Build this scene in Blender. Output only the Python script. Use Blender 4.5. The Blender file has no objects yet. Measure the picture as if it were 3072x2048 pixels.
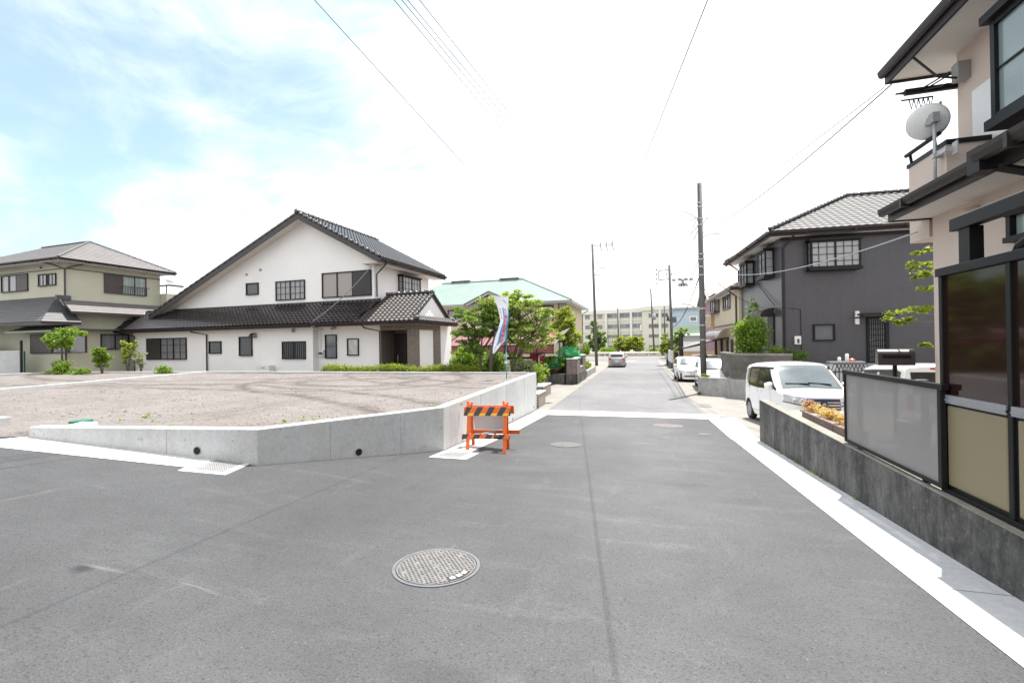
import bpy, bmesh, math, random
from mathutils import Vector as V, Matrix
random.seed(11)
SC = bpy.context.scene
COL = SC.collection
R = math.radians
PI = math.pi
# ------------------------------------------------------------------ camera model
FPX, HC, YAW, ROLL, CY = 1350.0, 1.9, 16.0, 0.9, 1028.0
_y = R(YAW); _p = math.atan((CY-1024)/FPX)
FW = V((-math.sin(_y)*math.cos(_p), math.cos(_y)*math.cos(_p), math.sin(_p)))
_r = V((math.cos(_y), math.sin(_y), 0)); _u = _r.cross(FW); _a = R(ROLL)
RT = _r*math.cos(_a)-_u*math.sin(_a); UP = _u*math.cos(_a)+_r*math.sin(_a)
EYE = V((0, 0, HC))
def ray(px, py): return FW+RT*((px-1536)/FPX)-UP*((py-1024)/FPX)
def at(px, py, d): return EYE+ray(px, py)*d
def onz(px, py, z): r = ray(px, py); return EYE+r*((z-HC)/r.z)
def onx(px, py, x): r = ray(px, py); return EYE+r*(x/r.x)
def ony(px, py, y): r = ray(px, py); return EYE+r*(y/r.y)
def drop(X, Y):
    v = 1.58+.058*Y if Y < 16 else 2.508+.0045*(min(Y, 48)-16)
    t = min(6.6, max(0, -X-2.4))
    return v-.085*t*max(0, min(1, (11-Y)/3))
def gz(X, Y): return HC-drop(X, Y)
def gnd(px, py):
    z = 0.
    for i in range(60):
        p = onz(px, py, z); z = .7*z+.3*gz(p.x, p.y)
    return p
cam = bpy.data.cameras.new('camera'); co = bpy.data.objects.new('camera', cam); COL.objects.link(co)
cam.sensor_width = 36; cam.lens = FPX/3072*36; cam.clip_start = .05; cam.clip_end = 6000
m = Matrix((RT, UP, -FW)).transposed().to_4x4(); m.translation = EYE; co.matrix_world = m
SC.camera = co
# ------------------------------------------------------------------ materials
class NT:
    def __init__(s, name):
        s.m = bpy.data.materials.new(name); s.m.use_nodes = True
        s.t = s.m.node_tree; s.n = s.t.nodes; s.b = s.n['Principled BSDF']
        s.tc = s.n.new('ShaderNodeTexCoord')
    def L(s, a, b): s.t.links.new(a, b)
    def nd(s, t, **k):
        n = s.n.new(t)
        for a, v in k.items():
            if a in n.inputs: n.inputs[a].default_value = v
            else: setattr(n, a, v)
        return n
    def mp(s, scale=(1, 1, 1), rot=(0, 0, 0), src=None):
        n = s.n.new('ShaderNodeMapping'); n.inputs['Scale'].default_value = scale; n.inputs['Rotation'].default_value = rot
        s.L(src or s.tc.outputs['Object'], n.inputs[0]); return n.outputs[0]
    def noise(s, scale, detail=4, vec=None, rough=.6):
        n = s.nd('ShaderNodeTexNoise', Scale=scale, Detail=detail, Roughness=rough)
        s.L(vec or s.tc.outputs['Object'], n.inputs['Vector']); return n.outputs['Fac']
    def ramp(s, f, stops):
        n = s.n.new('ShaderNodeValToRGB'); e = n.color_ramp.elements
        while len(e) < len(stops): e.new(.5)
        for k, (p, c) in zip(e, stops):
            k.position = p; k.color = (c, c, c, 1) if not hasattr(c, '__len__') else (*c, 1)
        s.L(f, n.inputs[0]); return n.outputs[0]
    def math(s, op, a, b=None, clamp=False):
        n = s.nd('ShaderNodeMath', operation=op, use_clamp=clamp)
        for i, x in enumerate((a, b)):
            if x is None: continue
            if isinstance(x, (int, float)): n.inputs[i].default_value = x
            else: s.L(x, n.inputs[i])
        return n.outputs[0]
    def mix(s, f, a, b, mode='MIX'):
        n = s.nd('ShaderNodeMix', data_type='RGBA', blend_type=mode)
        for i, x in ((0, f), (6, a), (7, b)):
            if isinstance(x, (int, float)): n.inputs[i].default_value = x if i == 0 else (x, x, x, 1)
            elif isinstance(x, (tuple, list)): n.inputs[i].default_value = (*x, 1)
            else: s.L(x, n.inputs[i])
        return n.outputs[2]
    def bump(s, h, dist=.01, strength=1):
        n = s.nd('ShaderNodeBump', Strength=strength, Distance=dist); s.L(h, n.inputs['Height'])
        s.L(n.outputs[0], s.b.inputs['Normal'])
    def col(s, c):
        if isinstance(c, (tuple, list)): s.b.inputs['Base Color'].default_value = (*c, 1)
        else: s.L(c, s.b.inputs['Base Color'])
    def set(s, **k):
        for a, v in k.items():
            a = a.replace('_', ' ')
            if isinstance(v, (int, float, tuple)): s.b.inputs[a].default_value = v
            else: s.L(v, s.b.inputs[a])
def pm(name, c, rough=.6, ns=3., amt=.12, fine=60., fa=.06, bump=.0, metal=0, coat=0, spec=.5):
    t = NT(name)
    a = t.ramp(t.noise(ns, 5), [(.3, 1-amt), (.7, 1+amt*.6)])
    b = t.ramp(t.noise(fine, 2), [(.3, 1-fa), (.7, 1+fa)])
    t.col(t.mix(1, t.mix(1, c, a, 'MULTIPLY'), b, 'MULTIPLY'))
    t.set(Roughness=rough, Metallic=metal)
    t.b.inputs['Coat Weight'].default_value = coat; t.b.inputs['Coat Roughness'].default_value = .04
    t.b.inputs['Specular IOR Level'].default_value = spec
    if bump: t.bump(t.noise(fine, 3), bump)
    return t.m
M = {}
def lines_mat(name, c, axis, period, groove=.06, dark=.55, rough=.55, joint=None, amt=.08, bump=.006):
    """flat boards / siding / tiles: grooves every period along axis (0 x+y, 2 z)"""
    t = NT(name); s = t.n.new('ShaderNodeSeparateXYZ'); t.L(t.tc.outputs['Object'], s.inputs[0])
    def gro(src, per, g):
        f = t.math('FRACT', t.math('DIVIDE', src, per)); return t.math('LESS_THAN', f, g)
    xy = t.math('SUBTRACT' if name == 'ribbed_block' else 'ADD', s.outputs[0], s.outputs[1])
    src = s.outputs[2] if axis == 2 else xy
    gm = gro(src, period, groove)
    if joint: gm = t.math('MAXIMUM', gm, gro(xy if axis == 2 else s.outputs[2], joint[0], joint[1]))
    a = t.ramp(t.noise(2.2, 5), [(.3, 1-amt), (.7, 1+amt)])
    b = t.ramp(t.noise(40, 2), [(.3, .94), (.7, 1.06)])
    base = t.mix(1, t.mix(1, c, a, 'MULTIPLY'), b, 'MULTIPLY')
    t.col(t.mix(t.math('MULTIPLY', gm, 1-dark), base, (0.01, .01, .01)))
    t.set(Roughness=rough); t.bump(t.math('SUBTRACT', 1., gm), bump); return t.m
def brick_mat(name, c1, c2, mortar, bw, bh, rough=.6, ms=.012, offset=0.0):
    t = NT(name); s = t.n.new('ShaderNodeSeparateXYZ'); t.L(t.tc.outputs['Object'], s.inputs[0])
    cb = t.n.new('ShaderNodeCombineXYZ'); t.L(t.math('ADD', s.outputs[0], s.outputs[1]), cb.inputs[0]); t.L(s.outputs[2], cb.inputs[1])
    k = t.nd('ShaderNodeTexBrick', offset=offset, Scale=1., **{'Mortar Size': ms, 'Brick Width': bw, 'Row Height': bh, 'Mortar Smooth': .1, 'Bias': 0.})
    k.inputs['Color1'].default_value = (*c1, 1); k.inputs['Color2'].default_value = (*c2, 1); k.inputs['Mortar'].default_value = (*mortar, 1)
    t.L(cb.outputs[0], k.inputs['Vector'])
    a = t.ramp(t.noise(3, 4), [(.3, .85), (.7, 1.1)])
    t.col(t.mix(1, k.outputs['Color'], a, 'MULTIPLY')); t.set(Roughness=rough)
    t.bump(t.math('SUBTRACT', 1., k.outputs['Fac']), .008); return t.m

def asphalt(name, lo, hi, streak):
    t = NT(name); o = t.tc.outputs['Object']
    big = t.ramp(t.noise(.16, 5), [(.3, .8), (.7, 1.16)])
    mid = t.ramp(t.noise(1.1, 8, rough=.68), [(.28, .84), (.72, 1.14)])
    sp = t.ramp(t.noise(105, 3, rough=.85), [(.3, tuple(x*.85 for x in lo)), (.7, tuple(x*1.1 for x in hi))])
    c = t.mix(1, t.mix(1, sp, big, 'MULTIPLY'), mid, 'MULTIPLY')
    st = t.noise(1.5, 8, t.mp((.45, 2.2, 1), (0, 0, R(24))), .72)
    c = t.mix(t.ramp(st, [(.55, 0.), (.85, streak*.8)]), c, tuple(x*2.6 for x in hi))
    st2 = t.noise(1.3, 8, t.mp((2.2, .5, 1), (0, 0, R(8))), .72)
    c = t.mix(t.ramp(st2, [(.58, 0.), (.8, streak*.8)]), c, tuple(x*2.3 for x in hi))
    dk = t.noise(1.2, 8, t.mp((.45, 1.7, 1), (0, 0, R(-12))), .7)
    c = t.mix(t.ramp(dk, [(.55, 0.), (.75, streak)]), c, tuple(x*.75 for x in lo))
    pit = t.ramp(t.noise(62, 3, rough=.7), [(.54, 0.), (.68, .85)])
    c = t.mix(pit, c, tuple(x*.45 for x in lo))
    wh = t.ramp(t.noise(85, 0), [(.76, 0.), (.86, .22)])
    c = t.mix(wh, c, (.35, .34, .33))
    if name == 'new_asphalt':   # lighter middle band: traffic dust, with lens vignetting painted into the colour
        sp_ = t.n.new('ShaderNodeSeparateXYZ'); t.L(o, sp_.inputs[0])
        ax = t.math('ABSOLUTE', t.math('SUBTRACT', t.math('ADD', sp_.outputs[0], t.math('MULTIPLY', t.math('SUBTRACT', t.noise(.35, 4), .5), 3.)), .1))
        c = t.mix(t.math('MULTIPLY', t.math('SUBTRACT', 1., t.math('DIVIDE', ax, 3.4), True), .8), c, t.mix(1, c, (1.85, 1.84, 1.82), 'MULTIPLY'))
    if name == 'new_asphalt':   # a blurred cable shadow painted in, two faint dark spots, a few scraped lines
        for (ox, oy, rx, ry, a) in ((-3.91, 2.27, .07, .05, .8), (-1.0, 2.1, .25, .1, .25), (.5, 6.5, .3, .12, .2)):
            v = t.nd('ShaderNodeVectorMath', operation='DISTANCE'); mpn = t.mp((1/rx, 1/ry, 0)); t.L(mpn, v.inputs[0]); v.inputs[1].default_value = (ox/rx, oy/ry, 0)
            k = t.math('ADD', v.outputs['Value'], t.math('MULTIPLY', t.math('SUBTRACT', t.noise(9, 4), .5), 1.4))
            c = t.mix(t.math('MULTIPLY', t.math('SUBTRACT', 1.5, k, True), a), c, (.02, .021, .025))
        for sc, ro, am in (((.35, 9, 1), 24, .5), ((8, .4, 1), 10, .4), ((.4, 7, 1), -38, .4)):
            sn = t.noise(.9, 4, t.mp(sc, (0, 0, R(ro))), .5); gate = t.ramp(t.noise(.7, 3), [(.56, 0.), (.64, 1.)])
            c = t.mix(t.math('MULTIPLY', t.math('MULTIPLY', t.ramp(sn, [(.69, 0.), (.73, 1.)]), gate), am), c, (.24, .235, .22))
    t.col(c); t.set(Roughness=.88)
    t.bump(t.math('ADD', t.noise(150, 2), t.noise(62, 3)), .009, 1.); return t.m
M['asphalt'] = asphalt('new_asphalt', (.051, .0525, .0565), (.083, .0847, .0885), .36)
M['asphalt_old'] = asphalt('worn_asphalt', (.15, .15, .156), (.2, .2, .206), .2)
def conc(name, lo, hi, holes=.5, streak=0., stain=(.2, .16, .1), form=False):
    t = NT(name)
    c = t.ramp(t.noise(1.3, 7), [(.25, lo), (.75, hi)])
    c = t.mix(1, c, t.ramp(t.noise(22, 4), [(.3, .9), (.7, 1.07)]), 'MULTIPLY')
    if holes:
        n = t.nd('ShaderNodeTexVoronoi', Scale=5.5, Randomness=1.); t.L(t.tc.outputs['Object'], n.inputs['Vector'])
        hm = t.math('LESS_THAN', n.outputs['Distance'], .085)
        hm = t.math('MULTIPLY', hm, t.ramp(t.noise(2.1, 2), [(.46, 0.), (.54, 1.)]))
        c = t.mix(t.math('MULTIPLY', hm, holes), c, tuple(x*.35 for x in lo))
    if streak:
        s1 = t.noise(1.7, 7, t.mp((1.5, 1.5, .4)), .65)
        c = t.mix(t.ramp(s1, [(.36, 0.), (.66, streak)]), c, stain)
        s2 = t.noise(5.5, 7, t.mp((1.6, 1.6, .55)), .7)
        c = t.mix(t.ramp(s2, [(.46, 0.), (.7, streak*.8)]), c, tuple(x*.7 for x in stain))
        s3 = t.noise(19., 6, t.mp((1, 1, .8)), rough=.8)
        c = t.mix(t.ramp(s3, [(.54, 0.), (.66, .6)]), c, hi)
        s4 = t.noise(2.6, 8, rough=.75); c = t.mix(t.ramp(s4, [(.5, 0.), (.64, streak*.75)]), c, tuple(x*.55 for x in stain))
    t.col(c); t.set(Roughness=.85); t.bump(t.noise(60, 4), .004); return t.m
M['concrete'] = conc('fresh_concrete', (.41, .42, .43), (.56, .565, .57), .6, .28, (.36, .34, .29))
M['concrete_white'] = conc('pale_concrete', (.50, .51, .525), (.66, .665, .67), 0, .25, (.40, .41, .42))
M['concrete_floor'] = conc('worn_concrete_floor', (.19, .18, .165), (.275, .26, .24), .25, .2, (.2, .19, .17))
M['concrete_old'] = conc('weathered_concrete', (.085, .085, .082), (.22, .215, .2), .5, .95, (.02, .0195, .019))
M['concrete_cap'] = conc('weathered_cap', (.2, .19, .165), (.36, .34, .3), .5, .45, (.11, .1, .08))
M['concrete_grey'] = conc('grey_stained_concrete', (.32, .32, .315), (.48, .475, .46), .4, .5, (.15, .148, .142))
M['pole'] = conc('pole_concrete', (.09, .086, .083), (.15, .145, .14), 0, .3, (.08, .075, .07))

def soil_mat():
    t = NT('bare_soil'); s = t.n.new('ShaderNodeSeparateXYZ'); t.L(t.tc.outputs['Object'], s.inputs[0])
    c = t.ramp(t.noise(.9, 7), [(.25, (.158, .139, .130)), (.75, (.222, .200, .190))])
    c = t.mix(1, c, t.ramp(t.noise(30, 5, rough=.75), [(.33, .55), (.66, 1.3)]), 'MULTIPLY')
    c = t.mix(1, c, t.ramp(t.noise(5, 6, t.mp((.5, 2.4, 1), (0, 0, R(12))), .7), [(.3, .78), (.7, 1.12)]), 'MULTIPLY')
    wob = t.math('MULTIPLY', t.math('SUBTRACT', t.noise(.6, 3), .5), .9)
    brk = t.ramp(t.noise(2.2, 6, rough=.7), [(.36, 0.), (.56, 1.)])
    tot = None
    for cx, cy, r, w in ((-9.2, 13.4, 2.1, .16), (-9.2, 13.4, 3.5, .16), (-20, 28, 15.9, .2), (-20, 28, 17.6, .2), (-14, -6, 17.4, .12), (-14, -6, 16.2, .12), (-3, 22, 10.6, .13), (-3, 22, 9.2, .13)):
        dx = t.math('SUBTRACT', s.outputs[0], cx); dy = t.math('SUBTRACT', s.outputs[1], cy)
        d = t.math('SQRT', t.math('ADD', t.math('MULTIPLY', dx, dx), t.math('MULTIPLY', dy, dy)))
        e = t.math('ABSOLUTE', t.math('SUBTRACT', t.math('ADD', d, wob), r))
        k = t.math('SUBTRACT', 1., t.math('DIVIDE', e, w*2.2), True)
        tot = k if tot is None else t.math('MAXIMUM', tot, k)
    tot = t.math('MULTIPLY', t.math('MULTIPLY', tot, brk), .92)
    c = t.mix(tot, c, (.07, .055, .05))
    s1 = t.noise(1.4, 6, t.mp((.55, 2.2, 1), (0, 0, R(15))))
    c = t.mix(t.ramp(s1, [(.6, 0.), (.74, .55)]), c, (.085, .07, .064))
    t.col(c); t.set(Roughness=.95)
    t.bump(t.math('ADD', t.noise(38, 4), t.math('MULTIPLY', tot, -2.)), .02); return t.m
M['soil'] = soil_mat()
M['earth'] = pm('garden_earth', (.12, .09, .06), .95, 2, .4, 40, .3, .01)
M['terrain'] = pm('far_ground', (.24, .23, .2), .95, .2, .25, 8, .15)
M['white_stucco'] = pm('white_stucco', (.80, .79, .78), .85, .5, .05, 90, .03, .003)
M['soffit'] = pm('soffit_board', (.66, .62, .58), .8, 1, .05)
M['cream_stucco'] = pm('cream_green_stucco', (.50, .49, .385), .85, .5, .07, 80, .04, .003)
M['beige_stucco'] = pm('beige_stucco', (.58, .485, .42), .85, .6, .05, 120, .05, .004)
M['yellow_stucco'] = pm('yellow_cream_wall', (.6, .52, .38), .85, .6, .05)
M['mauve'] = pm('mauve_wall', (.36, .2, .24), .8)
M['sky_siding'] = lines_mat('pale_blue_siding', (.40, .49, .56), 0, .5, .05, .85)
M['school'] = pm('school_wall', (.62, .60, .52), .85, .1, .06)
M['school_white'] = pm('school_panel', (.68, .67, .62), .85, .1, .04)
M['dark_siding'] = lines_mat('charcoal_siding', (.066, .062, .07), 2, .076, .12, .62, .36, (.455, .012), .06)
M['brown_black'] = pm('dark_brown_metal', (.027, .02, .02), .5, 2, .1, spec=.3)
M['black'] = pm('black_frame', (.009, .009, .01), .5, 2, .1, spec=.25)
M['barge'] = pm('barge_board', (.042, .036, .038), .5, 2, .1)
M['kawara'] = pm('glazed_black_tile', (.024, .021, .022), .24, 4, .35, 30, .1, 0, 0, .7, .6)
M['kawara_grey'] = pm('grey_glazed_tile', (.078, .077, .08), .55, 5, .2, 40, .1, spec=.25)
M['kawara_porch'] = pm('brown_grey_glazed_tile', (.062, .055, .053), .55, 5, .3, 40, .12, spec=.25)
M['slate'] = pm('brown_slate', (.135, .125, .125), .6, 2, .15, 30, .12)
M['slate_dark'] = pm('dark_slate', (.075, .075, .08), .5, 2, .15, 30, .12)
M['green_roof'] = pm('pale_green_shingle', (.2, .275, .245), .6, 1, .1, 14, .1)
M['green_metal'] = pm('pale_green_metal', (.38, .47, .36), .5, .5, .1)
M['pink_tile'] = pm('pale_pink_tile', (.5, .4, .36), .6, 3, .15)
M['alu'] = pm('grey_aluminium', (.33, .34, .36), .35, 2, .08, metal=.4)
M['galv'] = pm('galvanised_steel', (.42, .43, .44), .45, 4, .12, metal=.3)
M['white_paint'] = pm('white_enamel', (.72, .72, .71), .4, 2, .03)
M['plastic_white'] = pm('white_plastic', (.7, .7, .69), .4, 2, .03)
M['plastic_grey'] = pm('grey_plastic', (.3, .3, .3), .5, 2, .05)
M['beige_panel'] = pm('tan_panel', (.235, .195, .115), .45, .8, .05, 90, .02)
M['rubber'] = pm('rubber', (.015, .015, .015), .8)
M['rubber_grey'] = pm('dark_void', (.008, .008, .008), .9)
M['orange'] = pm('orange_plastic', (.75, .13, .012), .4, 3, .12, 50, .04)
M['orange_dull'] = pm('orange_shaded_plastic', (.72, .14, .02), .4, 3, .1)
M['yellow'] = pm('yellow_reflector', (.8, .5, .02), .4)
M['charcoal'] = pm('charcoal_stripe', (.035, .035, .037), .45)
M['sign_back'] = pm('sign_sheet', (.62, .62, .63), .35, 1, .03)
M['car_white'] = pm('white_car_paint', (.78, .78, .78), .28, 1, .01, 60, 0, 0, 0, .9)
M['car_silver'] = pm('silver_car_paint', (.34, .34, .35), .3, 1, .01, 60, .02, 0, .35, .9)
M['car_red'] = pm('red_car_paint', (.42, .06, .05), .3, 1, .01, 60, 0, 0, 0, .9)
M['chrome'] = pm('chrome', (.75, .75, .77), .15, 1, 0, 60, 0, 0, 1)
M['blue_chrome'] = pm('blue_chrome_bar', (.09, .12, .42), .2, 1, 0, 60, 0, 0, .7)
M['lamp_red'] = pm('red_lamp', (.5, .01, .012), .15, coat=1)
M['lamp_amber'] = pm('amber_lamp', (.8, .3, .03), .2, coat=1)
def glass(name, c, coat=1., curtain=None, rough=.12):
    t = NT(name)
    if curtain:
        w = t.nd('ShaderNodeTexWave', Scale=9., Distortion=2.5, bands_direction='X'); w.inputs['Detail'].default_value = 2
        mpn = t.mp((1, 1, .06)); t.L(mpn, w.inputs['Vector'])
        t.col(t.mix(t.ramp(w.outputs['Fac'], [(.1, 0.), (.9, 1.)]), c, curtain))
    else:
        t.col(t.mix(t.ramp(t.noise(1.4, 4), [(.35, 0.), (.7, 1.)]), c, tuple(x*1.7 for x in c)))
    t.set(Roughness=.6 if curtain else rough)
    t.b.inputs['Coat Weight'].default_value = coat; t.b.inputs['Coat Roughness'].default_value = .02
    return t.m
M['glass'] = glass('dark_glass', (.02, .023, .026))
M['glass_blue'] = glass('sky_glass', (.10, .115, .13))
M['curtain'] = glass('curtained_glass', (.17, .175, .185), .8, (.36, .36, .37))
M['curtain_dim'] = glass('dim_curtained_glass', (.1, .1, .115), .8, (.2, .2, .21))
M['curtain_beige'] = glass('beige_curtained_glass', (.24, .215, .195), .8, (.33, .3, .275))
M['curtain_green'] = glass('green_net_glass', (.2, .26, .25), 1., (.36, .42, .40))
M['louver'] = lines_mat('louvre_glass', (.115, .12, .13), 2, .09, .14, .35, .2)
M['frost'] = glass('frosted_glass', (.4, .39, .37), .6)
def trans(name, c, fac, rough=.3, refl=.5, gloss=0.):
    t = NT(name); t.col(c); t.set(Roughness=rough)
    tr = t.n.new('ShaderNodeBsdfTransparent'); mx = t.n.new('ShaderNodeMixShader')
    tr.inputs[0].default_value = (*[min(1, x*2+.3) for x in c], 1) if gloss else (1, 1, 1, 1)
    if isinstance(fac, (int, float)): mx.inputs[0].default_value = fac
    else: t.L(fac(t), mx.inputs[0])
    t.L(tr.outputs[0], mx.inputs[1]); t.L(t.b.outputs[0], mx.inputs[2])
    o = t.n['Material Output']; t.L(mx.outputs[0], o.inputs[0])
    t.b.inputs['Specular IOR Level'].default_value = refl; return t.m
def _meshfac(t):
    s = t.n.new('ShaderNodeSeparateXYZ'); t.L(t.tc.outputs['Object'], s.inputs[0])
    f = t.math('FRACT', t.math('DIVIDE', s.outputs[2], .0125))
    return t.math('ADD', t.math('MULTIPLY', t.math('LESS_THAN', f, .62), .25), .62)
M['mesh'] = trans('punched_metal_mesh', (.29, .276, .268), _meshfac, .6)
M['smoke'] = trans('smoked_polycarbonate', (.03, .014, .011), .78, .06, .7, 1)
M['red_poly'] = trans('red_polycarbonate', (.24, .08, .078), .9, .25, .5, 1)
M['clear_poly'] = trans('pale_polycarbonate', (.3, .28, .28), .75, .25, .5, 1)
M['net'] = trans('green_net', (.06, .55, .22), .55, .8)
M['car_glass'] = pm('car_glass', (.012, .014, .015), .06, 1, .2, 60, 0, 0, 0, .4)
M['car_glass_light'] = glass('windscreen_glass', (.06, .08, .088), .8)
M['head_lens'] = glass('headlamp_lens', (.38, .38, .40), 1.)
def leaf(name, cols, tr=.45, rough=.5):
    t = NT(name); g = t.n.new('ShaderNodeNewGeometry')
    n = len(cols)
    c = t.ramp(g.outputs['Random Per Island'], [(i/max(1, n-1), k) for i, k in enumerate(cols)])
    t.col(c); t.set(Roughness=rough); t.b.inputs['Specular IOR Level'].default_value = .35
    tl = t.n.new('ShaderNodeBsdfTranslucent'); t.L(t.mix(1, c, (1.7, 1.7, .7), 'MULTIPLY'), tl.inputs[0])
    mx = t.n.new('ShaderNodeMixShader'); mx.inputs[0].default_value = tr
    t.L(t.b.outputs[0], mx.inputs[1]); t.L(tl.outputs[0], mx.inputs[2]); t.L(mx.outputs[0], t.n['Material Output'].inputs[0]); return t.m
M['leaf'] = leaf('green_leaves', [(.10, .17, .035), (.18, .265, .055), (.27, .35, .08), (.42, .44, .22)])
M['leaf_light'] = leaf('fresh_leaves', [(.09, .16, .02), (.14, .24, .03), (.22, .3, .05)])
M['leaf_dark'] = leaf('dark_leaves', [(.07, .125, .028), (.12, .2, .04), (.2, .28, .06)])
M['leaf_hedge'] = leaf('hedge_leaves', [(.10, .15, .012), (.17, .22, .018), (.26, .29, .03)])
M['leaf_gold'] = leaf('golden_green_leaves', [(.13, .19, .03), (.24, .30, .045), (.36, .37, .07), (.16, .23, .04)])
M['leaf_pale'] = leaf('grey_green_leaves', [(.12, .15, .09), (.2, .23, .15), (.3, .33, .25)])
M['flower'] = leaf('orange_white_flowers', [(.5, .2, .05), (.6, .5, .35), (.25, .2, .04), (.55, .35, .15), (.2, .16, .03)])
M['pink'] = leaf('pink_flowers', [(.6, .12, .32), (.6, .5, .5), (.1, .16, .04), (.5, .2, .35)])
M['pebble'] = leaf('pebbles', [(.11, .097, .09), (.19, .172, .163), (.27, .25, .24), (.15, .13, .12)], 0., .9)
M['bark'] = pm('bark', (.11, .085, .065), .9, 6, .3, 30, .2, .01)
M['terracotta'] = pm('terracotta', (.3, .12, .08), .8, 4, .2)
M['plastic_brown'] = pm('faded_brown_plastic', (.3, .22, .19), .7, 5, .2)
M['red_cloth'] = pm('red_wrap', (.5, .02, .03), .6)
M['brick'] = brick_mat('grey_brown_brick_tile', (.2, .165, .14), (.245, .2, .17), (.12, .105, .09), .23, .075)
M['brick_wall'] = brick_mat('mauve_brown_brick', (.2, .155, .14), (.26, .2, .18), (.09, .075, .07), .3, .1)
M['brick_pale'] = brick_mat('pale_brick', (.33, .28, .24), (.38, .33, .28), (.13, .11, .1), .32, .1)
M['bamboo'] = lines_mat('ribbed_block', (.17, .155, .14), 0, .045, .4, .35, .8, (.3, .03), .45, .02)
M['panel_white'] = lines_mat('white_slat_panel', (.66, .66, .66), 0, .07, .12, .6)
M['wood_tan'] = lines_mat('tan_panel_wall', (.42, .32, .19), 0, .45, .03, .6)
M['line'] = pm('road_paint', (.72, .72, .7), .7, 5, .1)
M['letter_brown'] = pm('brown_letter_box', (.05, .036, .035), .42, 2, .1)
M['pvc'] = pm('teal_pole', (.06, .27, .33), .35)
M['cloth'] = pm('white_cloth', (.78, .79, .82), .7)
M['cloth_blue'] = pm('blue_print', (.03, .28, .6), .7)
M['cloth_pale'] = pm('pale_blue_print', (.3, .45, .72), .7)
M['cloth_red'] = pm('red_print', (.62, .02, .1), .7)
M['cloth_pink'] = pm('pink_print', (.6, .22, .3), .7)
M['iron'] = None
def iron():
    t = NT('cast_iron'); s = t.n.new('ShaderNodeSeparateXYZ'); t.L(t.tc.outputs['Object'], s.inputs[0])
    t.col(t.ramp(t.noise(14, 5), [(.3, (.12, .115, .112)), (.7, (.22, .215, .21))])); t.set(Roughness=.55, Metallic=.25); t.bump(t.noise(80, 2), .002); return t.m
M['iron'] = iron()
M['iron_ring'] = pm('grey_iron_ring', (.13, .135, .15), .6, 8, .2)
M['iron_rust'] = pm('pinkish_iron', (.21, .185, .18), .7, 8, .2)
M['iron_dark'] = pm('dark_iron', (.035, .033, .033), .8)
M['steel_grate'] = pm('bright_grating', (.5, .5, .5), .4, 6, .1, metal=.4)
M['green_lid'] = pm('green_lid', (.015, .15, .09), .6)
M['cable'] = pm('cable_sheath', (.02, .02, .022), .6)
M['cable_grey'] = pm('grey_cable', (.25, .25, .27), .5)

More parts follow.
